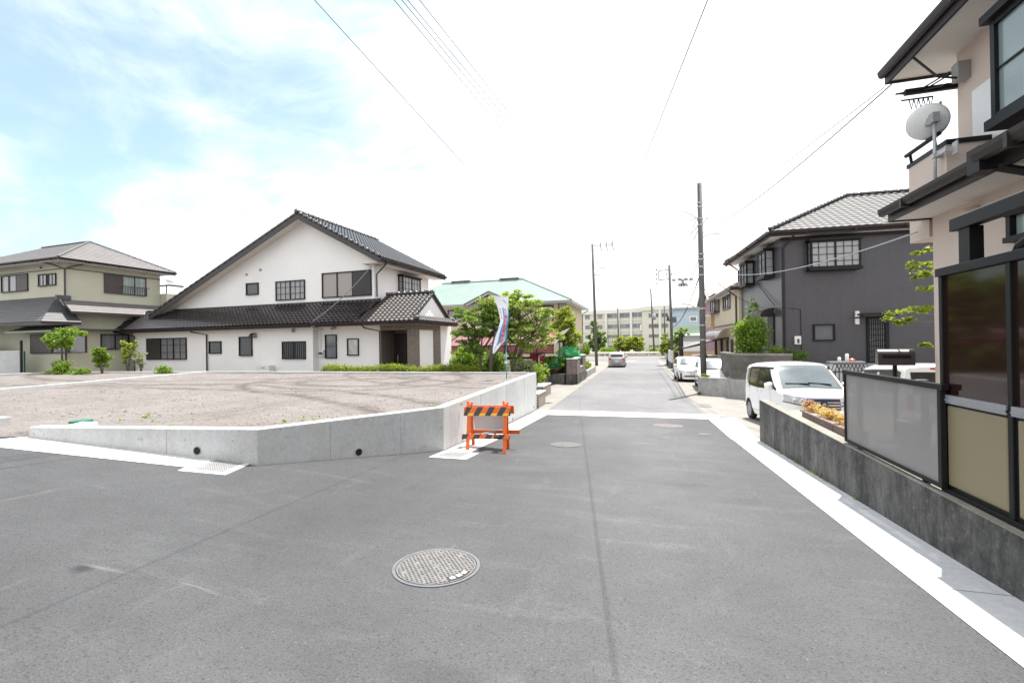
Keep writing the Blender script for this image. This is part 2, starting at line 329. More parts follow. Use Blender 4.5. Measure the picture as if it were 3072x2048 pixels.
# ------------------------------------------------------------------ mesh building
class MB:
    def __init__(s): s.v = []; s.f = []
    def add(s, vs, fs):
        b = len(s.v); s.v += [V(p) for p in vs]; s.f += [tuple(i+b for i in f) for f in fs]; return s
    def box(s, x0, x1, y0, y1, z0, z1):
        a = [(x, y, z) for z in (z0, z1) for y in (y0, y1) for x in (x0, x1)]
        return s.add(a, [(0, 2, 3, 1), (4, 5, 7, 6), (0, 1, 5, 4), (2, 6, 7, 3), (0, 4, 6, 2), (1, 3, 7, 5)])
    def bar(s, a, b, w, h, up=(0, 0, 1)):
        a = V(a); b = V(b); d = (b-a).normalized(); u = V(up)
        if abs(d.dot(u)) > .98: u = V((0, 1, 0))
        x = d.cross(u).normalized()*w/2; y = x.cross(d).normalized()*h/2
        vs = [p+sx*x+sy*y for p in (a, b) for sx, sy in ((-1, -1), (1, -1), (1, 1), (-1, 1))]
        return s.add(vs, [(3, 2, 1, 0), (4, 5, 6, 7), (0, 1, 5, 4), (1, 2, 6, 5), (2, 3, 7, 6), (3, 0, 4, 7)])
    def poly(s, pts): return s.add(pts, [tuple(range(len(pts)))])
    def prism(s, pts, off):
        n = len(pts); o = V(off); pts = [V(p) for p in pts]
        return s.add(pts+[p+o for p in pts], [tuple(range(n))[::-1], tuple(range(n, 2*n))]+[(i, (i+1) % n, n+(i+1) % n, n+i) for i in range(n)])
    def tube(s, pts, r, n=8, caps=True):
        pts = [V(p) for p in pts]; rs = r if hasattr(r, '__len__') else [r]*len(pts)
        vs = []; fs = []; px = None
        for i, p in enumerate(pts):
            d = (pts[min(i+1, len(pts)-1)]-pts[max(i-1, 0)]).normalized()
            if px is None: px = d.orthogonal().normalized()
            px = (px-d*px.dot(d)).normalized(); py = d.cross(px)
            vs += [p+(px*math.cos(2*PI*k/n)+py*math.sin(2*PI*k/n))*rs[i] for k in range(n)]
        for i in range(len(pts)-1):
            fs += [(i*n+k, i*n+(k+1) % n, (i+1)*n+(k+1) % n, (i+1)*n+k) for k in range(n)]
        if caps: fs += [tuple(range(n))[::-1], tuple(range((len(pts)-1)*n, len(pts)*n))]
        return s.add(vs, fs)
    def lathe(s, prof, c=(0, 0, 0), n=24, axis='z'):
        c = V(c); vs = []; fs = []; k = len(prof)
        for i in range(n):
            a = 2*PI*i/n
            for r, h in prof:
                q = (r*math.cos(a), r*math.sin(a), h)
                if axis == 'x': q = (h, q[0], q[1])
                if axis == 'y': q = (q[0], h, q[1])
                vs.append(c+V(q))
        for i in range(n):
            j = (i+1) % n
            fs += [(i*k+m, j*k+m, j*k+m+1, i*k+m+1) for m in range(k-1)]
        return s.add(vs, fs)
    def disc(s, c, r, n=24, z=0):
        return s.poly([V(c)+V((r*math.cos(2*PI*i/n), r*math.sin(2*PI*i/n), z)) for i in range(n)])
    def grid(s, fn, us, vs_):
        n = len(vs_); s.add([fn(u, w) for u in us for w in vs_], [(i*n+j, (i+1)*n+j, (i+1)*n+j+1, i*n+j+1) for i in range(len(us)-1) for j in range(n-1)]); return s
    def xf(s, mat): s.v = [mat @ p for p in s.v]; return s
    def build(s, name, mt, parent=None, smooth=False, bevel=0, loc=None, rz=0, fix=True):
        me = bpy.data.meshes.new(name); me.from_pydata([tuple(p) for p in s.v], [], s.f); me.validate()
        if fix:
            b = bmesh.new(); b.from_mesh(me); bmesh.ops.recalc_face_normals(b, faces=b.faces); b.to_mesh(me); b.free()
        me.materials.append(M[mt] if isinstance(mt, str) else mt)
        o = bpy.data.objects.new(name, me); COL.objects.link(o)
        if smooth:
            for p in me.polygons: p.use_smooth = True
        if parent: o.parent = parent
        if loc is not None: o.location = loc; o.rotation_euler[2] = rz
        if bevel:
            md = o.modifiers.new('bevel', 'BEVEL'); md.width = bevel; md.segments = 2; md.limit_method = 'ANGLE'; md.angle_limit = R(40)
        return o
def thing(name, label, cat, loc=(0, 0, 0), rz=0, group=None):
    o = bpy.data.objects.new(name, None); COL.objects.link(o); o.empty_display_size = .2
    o.location = loc; o.rotation_euler = (0, 0, rz); o['label'] = label; o['category'] = cat
    if group: o['group'] = group
    return o
def tag(o, label, cat, group=None):
    o['label'] = label; o['category'] = cat
    if group: o['group'] = group
    return o
def struct(o): o['kind'] = 'structure'; return o
def copy_tree(o, parent=None):
    c = o.copy(); COL.objects.link(c); c.parent = parent
    for ch in list(o.children): copy_tree(ch, c)
    return c
class Fr:
    """local frame of a thing: x along its facade, y away from the camera, z up"""
    def __init__(s, o, yaw): s.o = V(o); s.yaw = R(yaw); s.i = Matrix.Rotation(-s.yaw, 3, 'Z')
    def loc(s, p): return s.i @ (V(p)-s.o)
    def w(s, p): return s.o+Matrix.Rotation(s.yaw, 3, 'Z') @ V(p)
    def hit(s, px, py, ax=1, val=0.):
        o = s.i @ (EYE-s.o); d = s.i @ ray(px, py); return o+d*((val-o[ax])/d[ax])
    def rect(s, l, t, r, b, ax=1, val=0.):
        cx, cy = (l+r)/2, (t+b)/2; k = 1-ax
        return (s.hit(l, cy, ax, val)[k], s.hit(r, cy, ax, val)[k], s.hit(cx, b, ax, val).z, s.hit(cx, t, ax, val).z)
def z_(ox, oy, sc): return lambda u, w: (ox+u/sc, oy+w/sc)
def zr(zf, l, t, r, b): a = zf(l, t); c = zf(r, b); return (*a, *c)
# ------------------------------------------------------------------ building components
def _bx(mb, ax, val, out, a0, a1, z0, z1, d0, d1):
    e0, e1 = sorted((val+out*d0, val+out*d1))
    if ax == 1: mb.box(a0, a1, e0, e1, z0, z1)
    else: mb.box(e0, e1, a0, a1, z0, z1)
M['shutter'] = lines_mat('ribbed_shutter', (.03, .026, .026), 2, .11, .12, .4, .4, (.3, .03))
M['shutter_brown'] = lines_mat('brown_shutter', (.075, .055, .055), 2, .1, .14, .5, .5, (.45, .04))
def window(par, rect, ax=1, val=0., out=-1, prot=.07, pane='curtain', bars=(1, 1), sash=2, shutter=None, frame='black', fw=.05, grill=0, name='window', smat='shutter', rail=0):
    a0, a1, z0, z1 = rect
    if a0 > a1: a0, a1 = a1, a0
    f = MB(); B = lambda *k: _bx(f, ax, val, out, *k)
    s0, s1 = a0, a1
    if shutter:
        w = (a1-a0)*shutter[1]
        if shutter[0] == 'l': s0 = a0+w
        else: s1 = a1-w
    B(a0, a1, z1-fw, z1, -.03, prot+.015); B(a0, a1, z0, z0+fw, -.03, prot+.03)
    B(a0, a0+fw, z0+fw, z1-fw, -.03, prot); B(a1-fw, a1, z0+fw, z1-fw, -.03, prot)
    if shutter: B((s0-.02 if shutter[0] == 'l' else s1-.02), (s0+.02 if shutter[0] == 'l' else s1+.02), z0+fw, z1-fw, -.03, prot-.004)
    w = (s1-s0)/sash
    for i in range(1, sash): B(s0+w*i-.028, s0+w*i+.028, z0+fw, z1-fw, -.03, prot-.012)
    for i in range(sash):
        for k in range(1, bars[0]): x = s0+w*i+w*k/bars[0]; B(x-.01, x+.01, z0+fw, z1-fw, .012, prot-.03)
    for k in range(1, bars[1]): z = z0+(z1-z0)*k/bars[1]; B(s0+.03, s1-.03, z-.01, z+.01, .012, prot-.034)
    for k in range(grill): x = s0+fw+(s1-s0-2*fw)*(k+.5)/grill; B(x-.014, x+.014, z0+.02, z1-.02, prot+.002, prot+.035)
    if rail:
        B(s0-.1, s1+.1, z0+(z1-z0)*.42, z0+(z1-z0)*.42+.04, prot+.1, prot+.15)
        for k in range(rail): x = s0+(s1-s0)*(k+.5)/rail; B(x-.01, x+.01, z0+.03, z0+(z1-z0)*.42, prot+.11, prot+.14)
    o = f.build(name, frame, par)
    p = MB(); _bx(p, ax, val, out, s0+.02, s1-.02, z0+.02, z1-.02, -.02, .01); p.build('pane', pane, o)
    if shutter:
        q = MB()
        q0, q1 = (a0+fw, s0-.02) if shutter[0] == 'l' else (s1+.02, a1-fw)
        _bx(q, ax, val, out, q0, q1, z0+fw, z1-fw, -.02, prot-.01); q.build('shutter', smat, o)
    return o
def bay(par, rect, ax=1, val=0., out=-1, prot=.4, pane='curtain', bars=(3, 4), sash=2, frame='black', fw=.07):
    a0, a1, z0, z1 = rect
    if a0 > a1: a0, a1 = a1, a0
    f = MB(); B = lambda *k: _bx(f, ax, val, out, *k)
    B(a0-.06, a1+.06, z1-.02, z1+.08, 0, prot+.07); B(a0-.04, a1+.04, z0-.08, z0+.04, 0, prot+.05)
    for a in (a0, a1-fw): B(a, a+fw, z0+.04, z1-.02, prot-fw, prot); B(a, a+fw, z0+.04, z1-.02, 0, fw)
    B(a0, a1, z0+.04, z0+.1, prot-.05, prot-.004); B(a0, a1, z1-.09, z1-.02, prot-.05, prot-.004)
    w = (a1-a0)/sash
    for i in range(1, sash): B(a0+w*i-.035, a0+w*i+.035, z0+.1, z1-.09, prot-.06, prot-.008)
    for i in range(sash):
        for k in range(1, bars[0]): x = a0+w*i+w*k/bars[0]; B(x-.01, x+.01, z0+.1, z1-.09, prot-.035, prot-.02)
    for k in range(1, bars[1]): z = z0+(z1-z0)*k/bars[1]; B(a0+.03, a1-.03, z-.01, z+.01, prot-.038, prot-.022); B(a0+.02, a0+.05, z-.01, z+.01, fw, prot-fw); B(a1-.05, a1-.02, z-.01, z+.01, fw, prot-fw)
    o = f.build('bay_window', frame, par)
    p = MB(); P = lambda *k: _bx(p, ax, val, out, *k)
    P(a0+.03, a1-.03, z0+.06, z1-.06, prot-.06, prot-.045); P(a0+.03, a0+.04, z0+.06, z1-.06, .05, prot-.07); P(a1-.04, a1-.03, z0+.06, z1-.06, .05, prot-.07)
    p.build('pane', pane, o); return o
def tiled_roof(name, mt, par, poly, tw=.27, tl=.24, wave=.055, step=.035, thick=.09, under='barge'):
    """poly: coplanar points, poly[0]->poly[1] is the eave; real tile relief clipped to the outline"""
    P = [V(p) for p in poly]; ex = (P[1]-P[0]).normalized()
    nn = V((0, 0, 0))
    for i in range(len(P)): nn += P[i].cross(P[(i+1) % len(P)])
    nn.normalize()
    if nn.z < 0: nn = -nn
    ey = nn.cross(ex)
    if sum((p-P[0]).dot(ey) for p in P) < 0: ey = -ey
    S = [(p-P[0]).dot(ex) for p in P]; T = [(p-P[0]).dot(ey) for p in P]
    s0, s1, t1 = min(S)-.02, max(S)+.02, max(T)
    bm = bmesh.new(); nseg = 6 if wave else 1
    ns = max(1, int((s1-s0)/tw+.999))*nseg if wave else 1
    xs = [s0+(s1-s0)*i/ns for i in range(ns+1)] if not wave else [s0+tw*i/nseg for i in range(ns+1)]
    hs = [wave*(.5+.5*math.cos(2*PI*x/tw))**1.3 if wave else 0 for x in xs]
    rows = int(t1/tl)+1; prev = None
    for k in range(rows):
        lo = [bm.verts.new(P[0]+ex*x+ey*(k*tl)+nn*(h+step)) for x, h in zip(xs, hs)]
        hi = [bm.verts.new(P[0]+ex*x+ey*((k+1)*tl)+nn*h) for x, h in zip(xs, hs)]
        if k == 0: prev = [bm.verts.new(P[0]+ex*x+ey*0+nn*(-.02)) for x in xs]
        for i in range(ns):
            bm.faces.new((prev[i], prev[i+1], lo[i+1], lo[i])); bm.faces.new((lo[i], lo[i+1], hi[i+1], hi[i]))
        prev = hi
    c = sum(P, V((0, 0, 0)))/len(P)
    for i in range(len(P)):
        a, b = P[i], P[(i+1) % len(P)]
        no = (b-a).cross(nn).normalized()
        if no.dot(c-a) > 0: no = -no
        if i == 0: a = a+no*.012
        bmesh.ops.bisect_plane(bm, geom=bm.verts[:]+bm.edges[:]+bm.faces[:], plane_co=a, plane_no=no, clear_outer=True)
    bmesh.ops.recalc_face_normals(bm, faces=bm.faces)
    me = bpy.data.meshes.new(name); bm.to_mesh(me); bm.free(); me.materials.append(M[mt])
    for p in me.polygons: p.use_smooth = bool(wave)
    if wave: me.set_sharp_from_angle(angle=R(50))
    o = bpy.data.objects.new(name, me); COL.objects.link(o); o.parent = par
    if thick:
        u = MB().prism([p-nn*.022 for p in P], -nn*thick); u.build('roof_board', under, o)
    return o
def ridge(mb, a, b, r=.1, seg=.3, up=.05):
    a = V(a)+V((0, 0, up)); b = V(b)+V((0, 0, up)); L = (b-a).length; n = max(1, int(L/seg)); pts = []; rs = []
    for i in range(n):
        for t, k in ((0, 1.16), (.12, 1.16), (.13, 1.), (.98, 1.)): pts.append(a+(b-a)*((i+t)/n)); rs.append(r*k)
    pts.append(b); rs.append(r*1.1); mb.tube(pts, rs, 10)
def pipe(par, pts, mt='brown_black', r=.04, name='downpipe'):
    return MB().tube(pts, r, 8).build(name, mt, par, smooth=False)
def gutter(par, a, b, r=.06, mt='brown_black', name='gutter'):
    a, b = V(a), V(b); d = (b-a).normalized(); s = d.cross(V((0, 0, 1))).normalized()
    m = MB(); prof = [(-1.1, .9), (-1, .2), (-.7, -.7), (0, -1), (.7, -.7), (1, .2), (1.1, .9), (.85, .9), (.7, 0), (0, -.7), (-.7, 0), (-.85, .9)]
    n = len(prof)
    for p in (a, b): m.v += [p+s*(x*r)+V((0, 0, z*r)) for x, z in prof]
    m.f += [(i, (i+1) % n, n+(i+1) % n, n+i) for i in range(n)]+[tuple(range(n)), tuple(range(n, 2*n))]
    L = (b-a).length
    for k in range(1, int(L/1.8)+1):
        p = a+d*(1.8*k-.4); m.bar(p+V((0, 0, -.02*r/.06)), p+d*.05+V((0, 0, -.02*r/.06)), r*2.35, r*2.0)
    return m.build(name, mt, par)
def lamp(par, c, r=.08, h=.2, mt='plastic_white', name='wall_lamp'):
    return MB().lathe([(0, 0), (r*.6, 0), (r, h*.3), (r, h*.8), (r*.7, h), (0, h)], c, 14).build(name, mt, par, True)
# ------------------------------------------------------------------ plants
def leaves(mb, c, rad, n, size, up=.35, shell=.55, rng=random):
    c = V(c); rad = V(rad) if hasattr(rad, '__len__') else V((rad,)*3)
    for _ in range(n):
        while 1:
            q = V((rng.uniform(-1, 1), rng.uniform(-1, 1), rng.uniform(-1, 1)))
            if q.length <= 1: break
        if q.length > 0: q = q.normalized()*(shell+(1-shell)*rng.random()**.7)*rng.uniform(.8, 1.08)
        p = c+V((q.x*rad.x, q.y*rad.y, q.z*rad.z))
        nrm = (V((rng.gauss(0, 1), rng.gauss(0, 1), rng.gauss(0, 1))).normalized()+q*.5+V((0, 0, up*1.6))).normalized()
        a = nrm.orthogonal().normalized(); a = Matrix.Rotation(rng.uniform(0, 2*PI), 3, nrm) @ a; b = nrm.cross(a)
        s = size*rng.uniform(.6, 1.35); w = s*rng.uniform(.32, .5)
        k = len(mb.v); mb.v += [p-a*s*.5, p-nrm*s*.06+b*w, p+a*s*.5-nrm*s*.12, p-nrm*s*.06-b*w]; mb.f.append((k, k+1, k+2, k+3))
def clumpy(mb, c, rad, nclump, nleaf, size, csize=.42, rng=random, flat=.6, lumps=None):
    """many small clumps of leaves scattered through an ellipsoid, thinner inside"""
    c = V(c); rad = V(rad)
    for _ in range(nclump):
        while 1:
            q = V((rng.uniform(-1, 1), rng.uniform(-1, 1), rng.uniform(-1, 1)))
            if .15 < q.length <= 1: break
        q *= (.55+.45*rng.random())/max(q.length, .35) if rng.random() < .8 else 1
        if q.length > 1: q.normalize()
        cc = c+V((q.x*rad.x, q.y*rad.y, q.z*rad.z)); k = csize*rng.uniform(.6, 1.3)
        leaves(mb, cc, (k, k, k*flat), int(nleaf*rng.uniform(.6, 1.3)), size, .5, .2, rng)
def tree(name, label, base, crowns, trunk, mt='leaf', nclump=60, nleaf=40, size=.1, csize=.35, group=None, tr=.07, cat='tree', seed=1, flat=.6):
    """crowns: ellipsoids (centre, radii) in world metres; trunk: list of limb polylines"""
    rng = random.Random(seed); b = V(base)
    t = thing(name, label, cat, b, 0, group)
    tm = MB()
    for i, pl in enumerate(trunk):
        pl = [V(p)-b for p in pl]; n = len(pl); r0 = tr if i == 0 else tr*.6
        tm.tube(pl, [max(.008, r0*(1-.75*k/max(1, n-1))) for k in range(n)], 7)
    st = V(trunk[0][-1])-b
    for c, r in crowns:
        for _ in range(5):
            e = V(c)-b+V([rng.uniform(-.7, .7)*x for x in r]); s = V(rng.choice(trunk)[-1])-b
            mid = s.lerp(e, .5)+V((rng.uniform(-.08, .08), rng.uniform(-.08, .08), .06)); tm.tube([s, mid, e], [tr*.3, tr*.2, tr*.06], 5)
    tm.build('trunk', 'bark', t, True)
    lm = MB()
    vol = sum(r[0]*r[1]*r[2] for c, r in crowns)
    for c, r in crowns:
        clumpy(lm, V(c)-b, r, max(4, int(nclump*(r[0]*r[1]*r[2]/vol)**.8)), nleaf, size, csize, rng, flat)
    lm.build('crown', mt, t, fix=False); return t
def bush(name, label, base, rads, mt='leaf', n=1400, size=.07, group=None, cat='bush', seed=1, lumps=9, stems=5, lift=.0):
    rng = random.Random(seed); b = V(base); t = thing(name, label, cat, b, 0, group); r = V(rads)
    lm = MB()
    for i in range(lumps):
        a = rng.uniform(0, 2*PI); d = math.sqrt(rng.random())*.62
        k = rng.uniform(.42, .66)
        leaves(lm, (math.cos(a)*d*r.x, math.sin(a)*d*r.y, lift+r.z*(.5+rng.uniform(0, .95))), (r.x*k, r.y*k, r.z*k), n//lumps, size, .4, .35, rng)
    lm.build('foliage', mt, t, fix=False)
    sm = MB()
    for i in range(stems):
        a = rng.uniform(0, 2*PI); sm.tube([(math.cos(a)*.05, math.sin(a)*.05, 0), (math.cos(a)*r.x*.2, math.sin(a)*r.y*.2, lift*.6+r.z*.4), (math.cos(a)*r.x*.5, math.sin(a)*r.y*.5, lift+r.z*1.1)], [.022, .016, .006], 5)
    if stems: sm.build('stem', 'bark', t)
    return t
def sprig(name, label, base, h, w, mt, n, size, group=None, seed=1, cat='shrub', stems=4):
    """upright loose shrub: thin stems with leaf clumps along them"""
    rng = random.Random(seed); t = thing(name, label, cat, base, 0, group); sm = MB(); lm = MB()
    for i in range(stems):
        a = rng.uniform(0, 2*PI); e = V((math.cos(a)*w*rng.uniform(.2, 1), math.sin(a)*w*rng.uniform(.2, 1), h*rng.uniform(.75, 1)))
        p1 = V((e.x*.3, e.y*.3, e.z*.5)); sm.tube([(0, 0, 0), p1, e], [.02, .014, .004], 5)
        for k in range(5):
            q = p1.lerp(e, .15+k*.2)+V((rng.uniform(-.5, .5)*w*.4, rng.uniform(-.5, .5)*w*.4, rng.uniform(-.05, .05)*h))
            leaves(lm, q, (w*.33, w*.33, w*.22), n//(stems*5), size, .5, .1, rng)
    sm.build('stem', 'bark', t); lm.build('foliage', mt, t, fix=False); return t
# ------------------------------------------------------------------ vehicles
class Car:
    """body as a height field on a side outline; y=0 front, +y to the rear, x half width, wheels in real arches"""
    def __init__(s, L, W, top, yf, yr, wr=.3, belt=.95, tum=.12, rf=.45, rr=.3, zb=.2, bulge=.1, rnd=.09):
        s.L, s.W, s.top, s.yf, s.yr, s.wr = L, W, top, yf, yr, wr
        s.belt, s.tum, s.rf, s.rr, s.zb0, s.bulge, s.rnd = belt, tum, rf, rr, zb, bulge, rnd
    def zt(s, y):
        t = s.top
        if y <= t[0][0]: return t[0][1]
        for (a, b), (c, d) in zip(t, t[1:]):
            if y <= c: return b+(d-b)*((y-a)/(c-a) if c > a else 1)
        return t[-1][1]
    def zb(s, y):
        z = s.zb0
        for c in (s.yf, s.yr):
            r = s.wr+.055
            if abs(y-c) < r: z = max(z, s.wr+math.sqrt(r*r-(y-c)**2)*.98)
        return z
    def hw(s, y, z, zt):
        w = s.W/2
        if y < s.rf: w -= s.rf*.8*(1-math.sqrt(max(0, 1-((s.rf-y)/s.rf)**2)))
        if y > s.L-s.rr: w -= s.rr*.6*(1-math.sqrt(max(0, 1-((y-s.L+s.rr)/s.rr)**2)))
        if z > s.belt: w -= s.tum*((z-s.belt)/.7)**1.25
        if z < .42: w -= .05*((.42-z)/.2)**2
        w -= .012*math.exp(-((z-s.belt+.22)/.07)**2)
        r = s.rnd
        if z > zt-r: q = min(1, (z-zt+r)/r); w -= r*(1-math.sqrt(max(0, 1-q*q)))
        return w
    def sh(s, x, y):
        k = (x/(s.W/2))**2*s.bulge
        if y < .9: return y+k*(1-y/.9)
        if y > s.L-.6: return y-k*.6*(1-(s.L-y)/.6)
        return y
    def side(s, y, z, sg, off=0.): w = s.hw(y, z, s.zt(y)); return V((sg*(w+off), s.sh(w, y), z))
    def topp(s, x, y, off=0.):
        zt = s.zt(y); w = s.hw(y, zt, zt); e = .01
        dz = (s.zt(y+e)-s.zt(y-e))/(2*e); n = V((0, -dz, 1)).normalized()
        return V((x, s.sh(x, y), zt+.03*(1-(x/max(w, .2))**2)*min(1, max(.0, (zt-.6))*2)))+n*off
    def body(s):
        ys = set([p[0] for p in s.top]); n = int(s.L/.07)
        ys |= {s.L*i/n for i in range(n+1)}
        for c in (s.yf, s.yr):
            r = s.wr+.055
            ys |= {c+r*math.cos(PI*k/14) for k in range(15)}
        ys = sorted(y for y in ys if 0 <= y <= s.L); ok = [ys[0]]
        tops = {p[0] for p in s.top}
        for y in ys[1:]:
            if y-ok[-1] > .012 or y in tops: ok.append(y)
        m = MB(); NZ, NX = 12, 10; K = 2*(NZ+1)+NX-1
        for y in ok:
            zt = s.zt(y); zb = min(s.zb(y), zt-.02); row = []
            lft = []
            for j in range(NZ+1):
                t = j/NZ; t = 1-(1-t)**1.6; z = zb+(zt-zb)*t; lft.append(s.side(y, z, -1))
            w = s.hw(y, zt, zt)
            mid = [s.topp(-w+2*w*k/NX, y) for k in range(1, NX)]
            row = lft+mid+[V((-p.x, p.y, p.z)) for p in reversed(lft)]
            m.v += row
        for i in range(len(ok)-1):
            m.f += [(i*K+j, (i+1)*K+j, (i+1)*K+j+1, i*K+j+1) for j in range(K-1)]
        m.f.append(tuple(range(K))); m.f.append(tuple(range((len(ok)-1)*K, len(ok)*K))[::-1])
        return m
    def wind(s, y0, y1, inset, off=.006):
        m = MB(); N = 8
        return m.grid(lambda y, t: s.topp((s.hw(y, s.zt(y), s.zt(y))+.02-inset*(1+.25*(y-y0)))*t, y, off), [y0+(y1-y0)*i/N for i in range(N+1)], [-1+2*j/10 for j in range(11)])
    def sidew(s, pts_lo, pts_hi, sg, off=.007):
        y0, y1 = pts_lo[0][0], pts_lo[-1][0]; N = 14
        def ip(p, y):
            for (a, b), (c, d) in zip(p, p[1:]):
                if y <= c+1e-6: return b+(d-b)*((y-a)/(c-a) if c > a else 0)
            return p[-1][1]
        def f(y, t):
            lo = ip(pts_lo, y); hi = ip(pts_hi, y); return s.side(y, lo+(hi-lo)*t, sg, off)
        return MB().grid(f, [y0+(y1-y0)*i/N for i in range(N+1)], [j/5 for j in range(6)])
    def yfront(s, z):
        for (a, b), (c, d) in zip(s.top, s.top[1:]):
            if b <= z <= d: return a+(c-a)*((z-b)/(d-b) if d > b else 0)
        return 0.
    def cr(s, x, z): return .03*(1-(x/(s.W/2))**2)*min(1, max(0, (z-.6)*2))
    def yrear(s, z):
        t = s.top[::-1]
        for (a, b), (c, d) in zip(t, t[1:]):
            if b <= z <= d: return a+(c-a)*((z-b)/(d-b) if d > b else 0)
        return s.L
    def front(s, x, z, off=.008):
        y = s.yfront(z-s.cr(x, z)); a = s.W/2-abs(x)
        if a < s.rf*.8:
            t = min(1, 1-a/(s.rf*.8)); y = max(y, s.rf*(1-math.sqrt(max(0, 1-t*t)))*.98)
        return V((x, s.sh(x, y)-off, z))
    def rear(s, x, z, off=.008):
        y = s.yrear(z-s.cr(x, z)); a = s.W/2-abs(x)
        if a < s.rr*.6: t = min(1, 1-a/(s.rr*.6)); y = min(y, s.L-s.rr*(1-math.sqrt(max(0, 1-t*t)))*.98)
        return V((x, s.sh(x, y)+off, z))
    def fpatch(s, x0, x1, zlo, zhi, off=.008, fn=None, nx=10, nz=5):
        fn = fn or s.front
        lo = zlo if callable(zlo) else (lambda x: zlo); hi = zhi if callable(zhi) else (lambda x: zhi)
        return MB().grid(lambda x, t: fn(x, lo(x)+(hi(x)-lo(x))*t, off), [x0+(x1-x0)*i/nx for i in range(nx+1)], [j/nz for j in range(nz+1)])
def wheel(par, x, y, r, sg, spokes=8, w=.17):
    c = V((x, y, r))
    t = MB().lathe([(r*.66, -w/2), (r*.93, -w/2), (r, -w/2+.03), (r, w/2-.03), (r*.93, w/2), (r*.66, w/2)], (0, 0, 0), 28, 'x')
    o = t.build('wheel', 'rubber', par, True, loc=c)
    k = MB().lathe([(0, sg*w*.2), (r*.5, sg*w*.16), (r*.62, sg*w*.4), (r*.69, sg*w*.5), (r*.69, 0)], (0, 0, 0), 28, 'x')
    k.build('hub_plate', 'charcoal', o, True)
    s = MB().lathe([(r*.6, sg*w*.44), (r*.64, sg*w*.54), (r*.7, sg*w*.5)], (0, 0, 0), 28, 'x')
    s.lathe([(0, sg*w*.5), (r*.14, sg*w*.5), (r*.17, sg*w*.3)], (0, 0, 0), 14, 'x')
    for i in range(spokes):
        a = 2*PI*i/spokes; d = V((0, math.cos(a), math.sin(a))); s.bar(V((sg*w*.42, 0, 0))+d*r*.1, V((sg*w*.46, 0, 0))+d*r*.64, r*.14, .02, (1, 0, 0))
    s.build('rim', 'alu' if spokes != 5 else 'chrome', o)
    return o
def text_mesh(body, size, align='CENTER', bold=0.):
    c = bpy.data.curves.new('lettering', 'FONT'); c.body = body; c.size = size; c.align_x = align; c.align_y = 'CENTER'; c.resolution_u = 3; c.offset = bold
    o = bpy.data.objects.new('lettering', c); COL.objects.link(o)
    dg = bpy.context.evaluated_depsgraph_get(); me = bpy.data.meshes.new_from_object(o.evaluated_get(dg))
    vs = [v.co.copy() for v in me.vertices]; fs = [tuple(p.vertices) for p in me.polygons]
    bpy.data.objects.remove(o); bpy.data.curves.remove(c); bpy.data.meshes.remove(me)
    m = MB(); m.add(vs, fs); return m
def car_common(par, c, spokes=8, paint='car_white', x_in=.1):
    b = c.body().build('body', paint, par, True); b.data.set_sharp_from_angle(angle=R(38))
    u = MB().box(-c.W/2+.14, c.W/2-.14, .12, c.L-.12, .17, .55); u.build('underbody', 'rubber_grey', par)
    for y in (c.yf, c.yr):
        for sg in (-1, 1): wheel(par, sg*(c.W/2-x_in), y, c.wr, sg, spokes)
    return b
# ------------------------------------------------------------------ light and sky
SUNDIR = V((.165, .30, 1)).normalized()
EL = math.asin(SUNDIR.z); AZ = math.atan2(SUNDIR.x, SUNDIR.y)
sl = bpy.data.lights.new('sun', 'SUN'); sl.energy = 4.2; sl.angle = R(.53); sl.color = (1, .96, .9)
so = bpy.data.objects.new('sun', sl); COL.objects.link(so); so.rotation_euler = SUNDIR.to_track_quat('Z', 'Y').to_euler()
w = bpy.data.worlds.new('World'); SC.world = w; w.use_nodes = True
nt = w.node_tree; N = nt.nodes; bg = N['Background']; bg.inputs[1].default_value = .11
sky = N.new('ShaderNodeTexSky'); sky.sky_type = 'NISHITA'; sky.sun_disc = False; sky.sun_elevation = EL; sky.sun_rotation = AZ
sky.air_density = 1.0; sky.dust_density = 1.2; sky.ozone_density = 1.2
tc = N.new('ShaderNodeTexCoord')
def wn(t, **k):
    n = N.new(t)
    for a, b in k.items():
        if a in n.inputs: n.inputs[a].default_value = b
        else: setattr(n, a, b)
    return n
lk = nt.links.new
mp = wn('ShaderNodeMapping'); mp.inputs['Rotation'].default_value = (0, R(14), R(36)); mp.inputs['Scale'].default_value = (1.0, 2.1, 3.2); lk(tc.outputs['Generated'], mp.inputs[0])
n1 = wn('ShaderNodeTexNoise', Scale=1.15, Detail=9., Roughness=.55, Distortion=.35); lk(mp.outputs[0], n1.inputs['Vector'])
mp2 = wn('ShaderNodeMapping'); mp2.inputs['Rotation'].default_value = (0, R(-20), R(20)); mp2.inputs['Scale'].default_value = (.8, 3.6, 5.); lk(tc.outputs['Generated'], mp2.inputs[0])
n2 = wn('ShaderNodeTexNoise', Scale=2.4, Detail=8., Roughness=.6, Distortion=.8); lk(mp2.outputs[0], n2.inputs['Vector'])
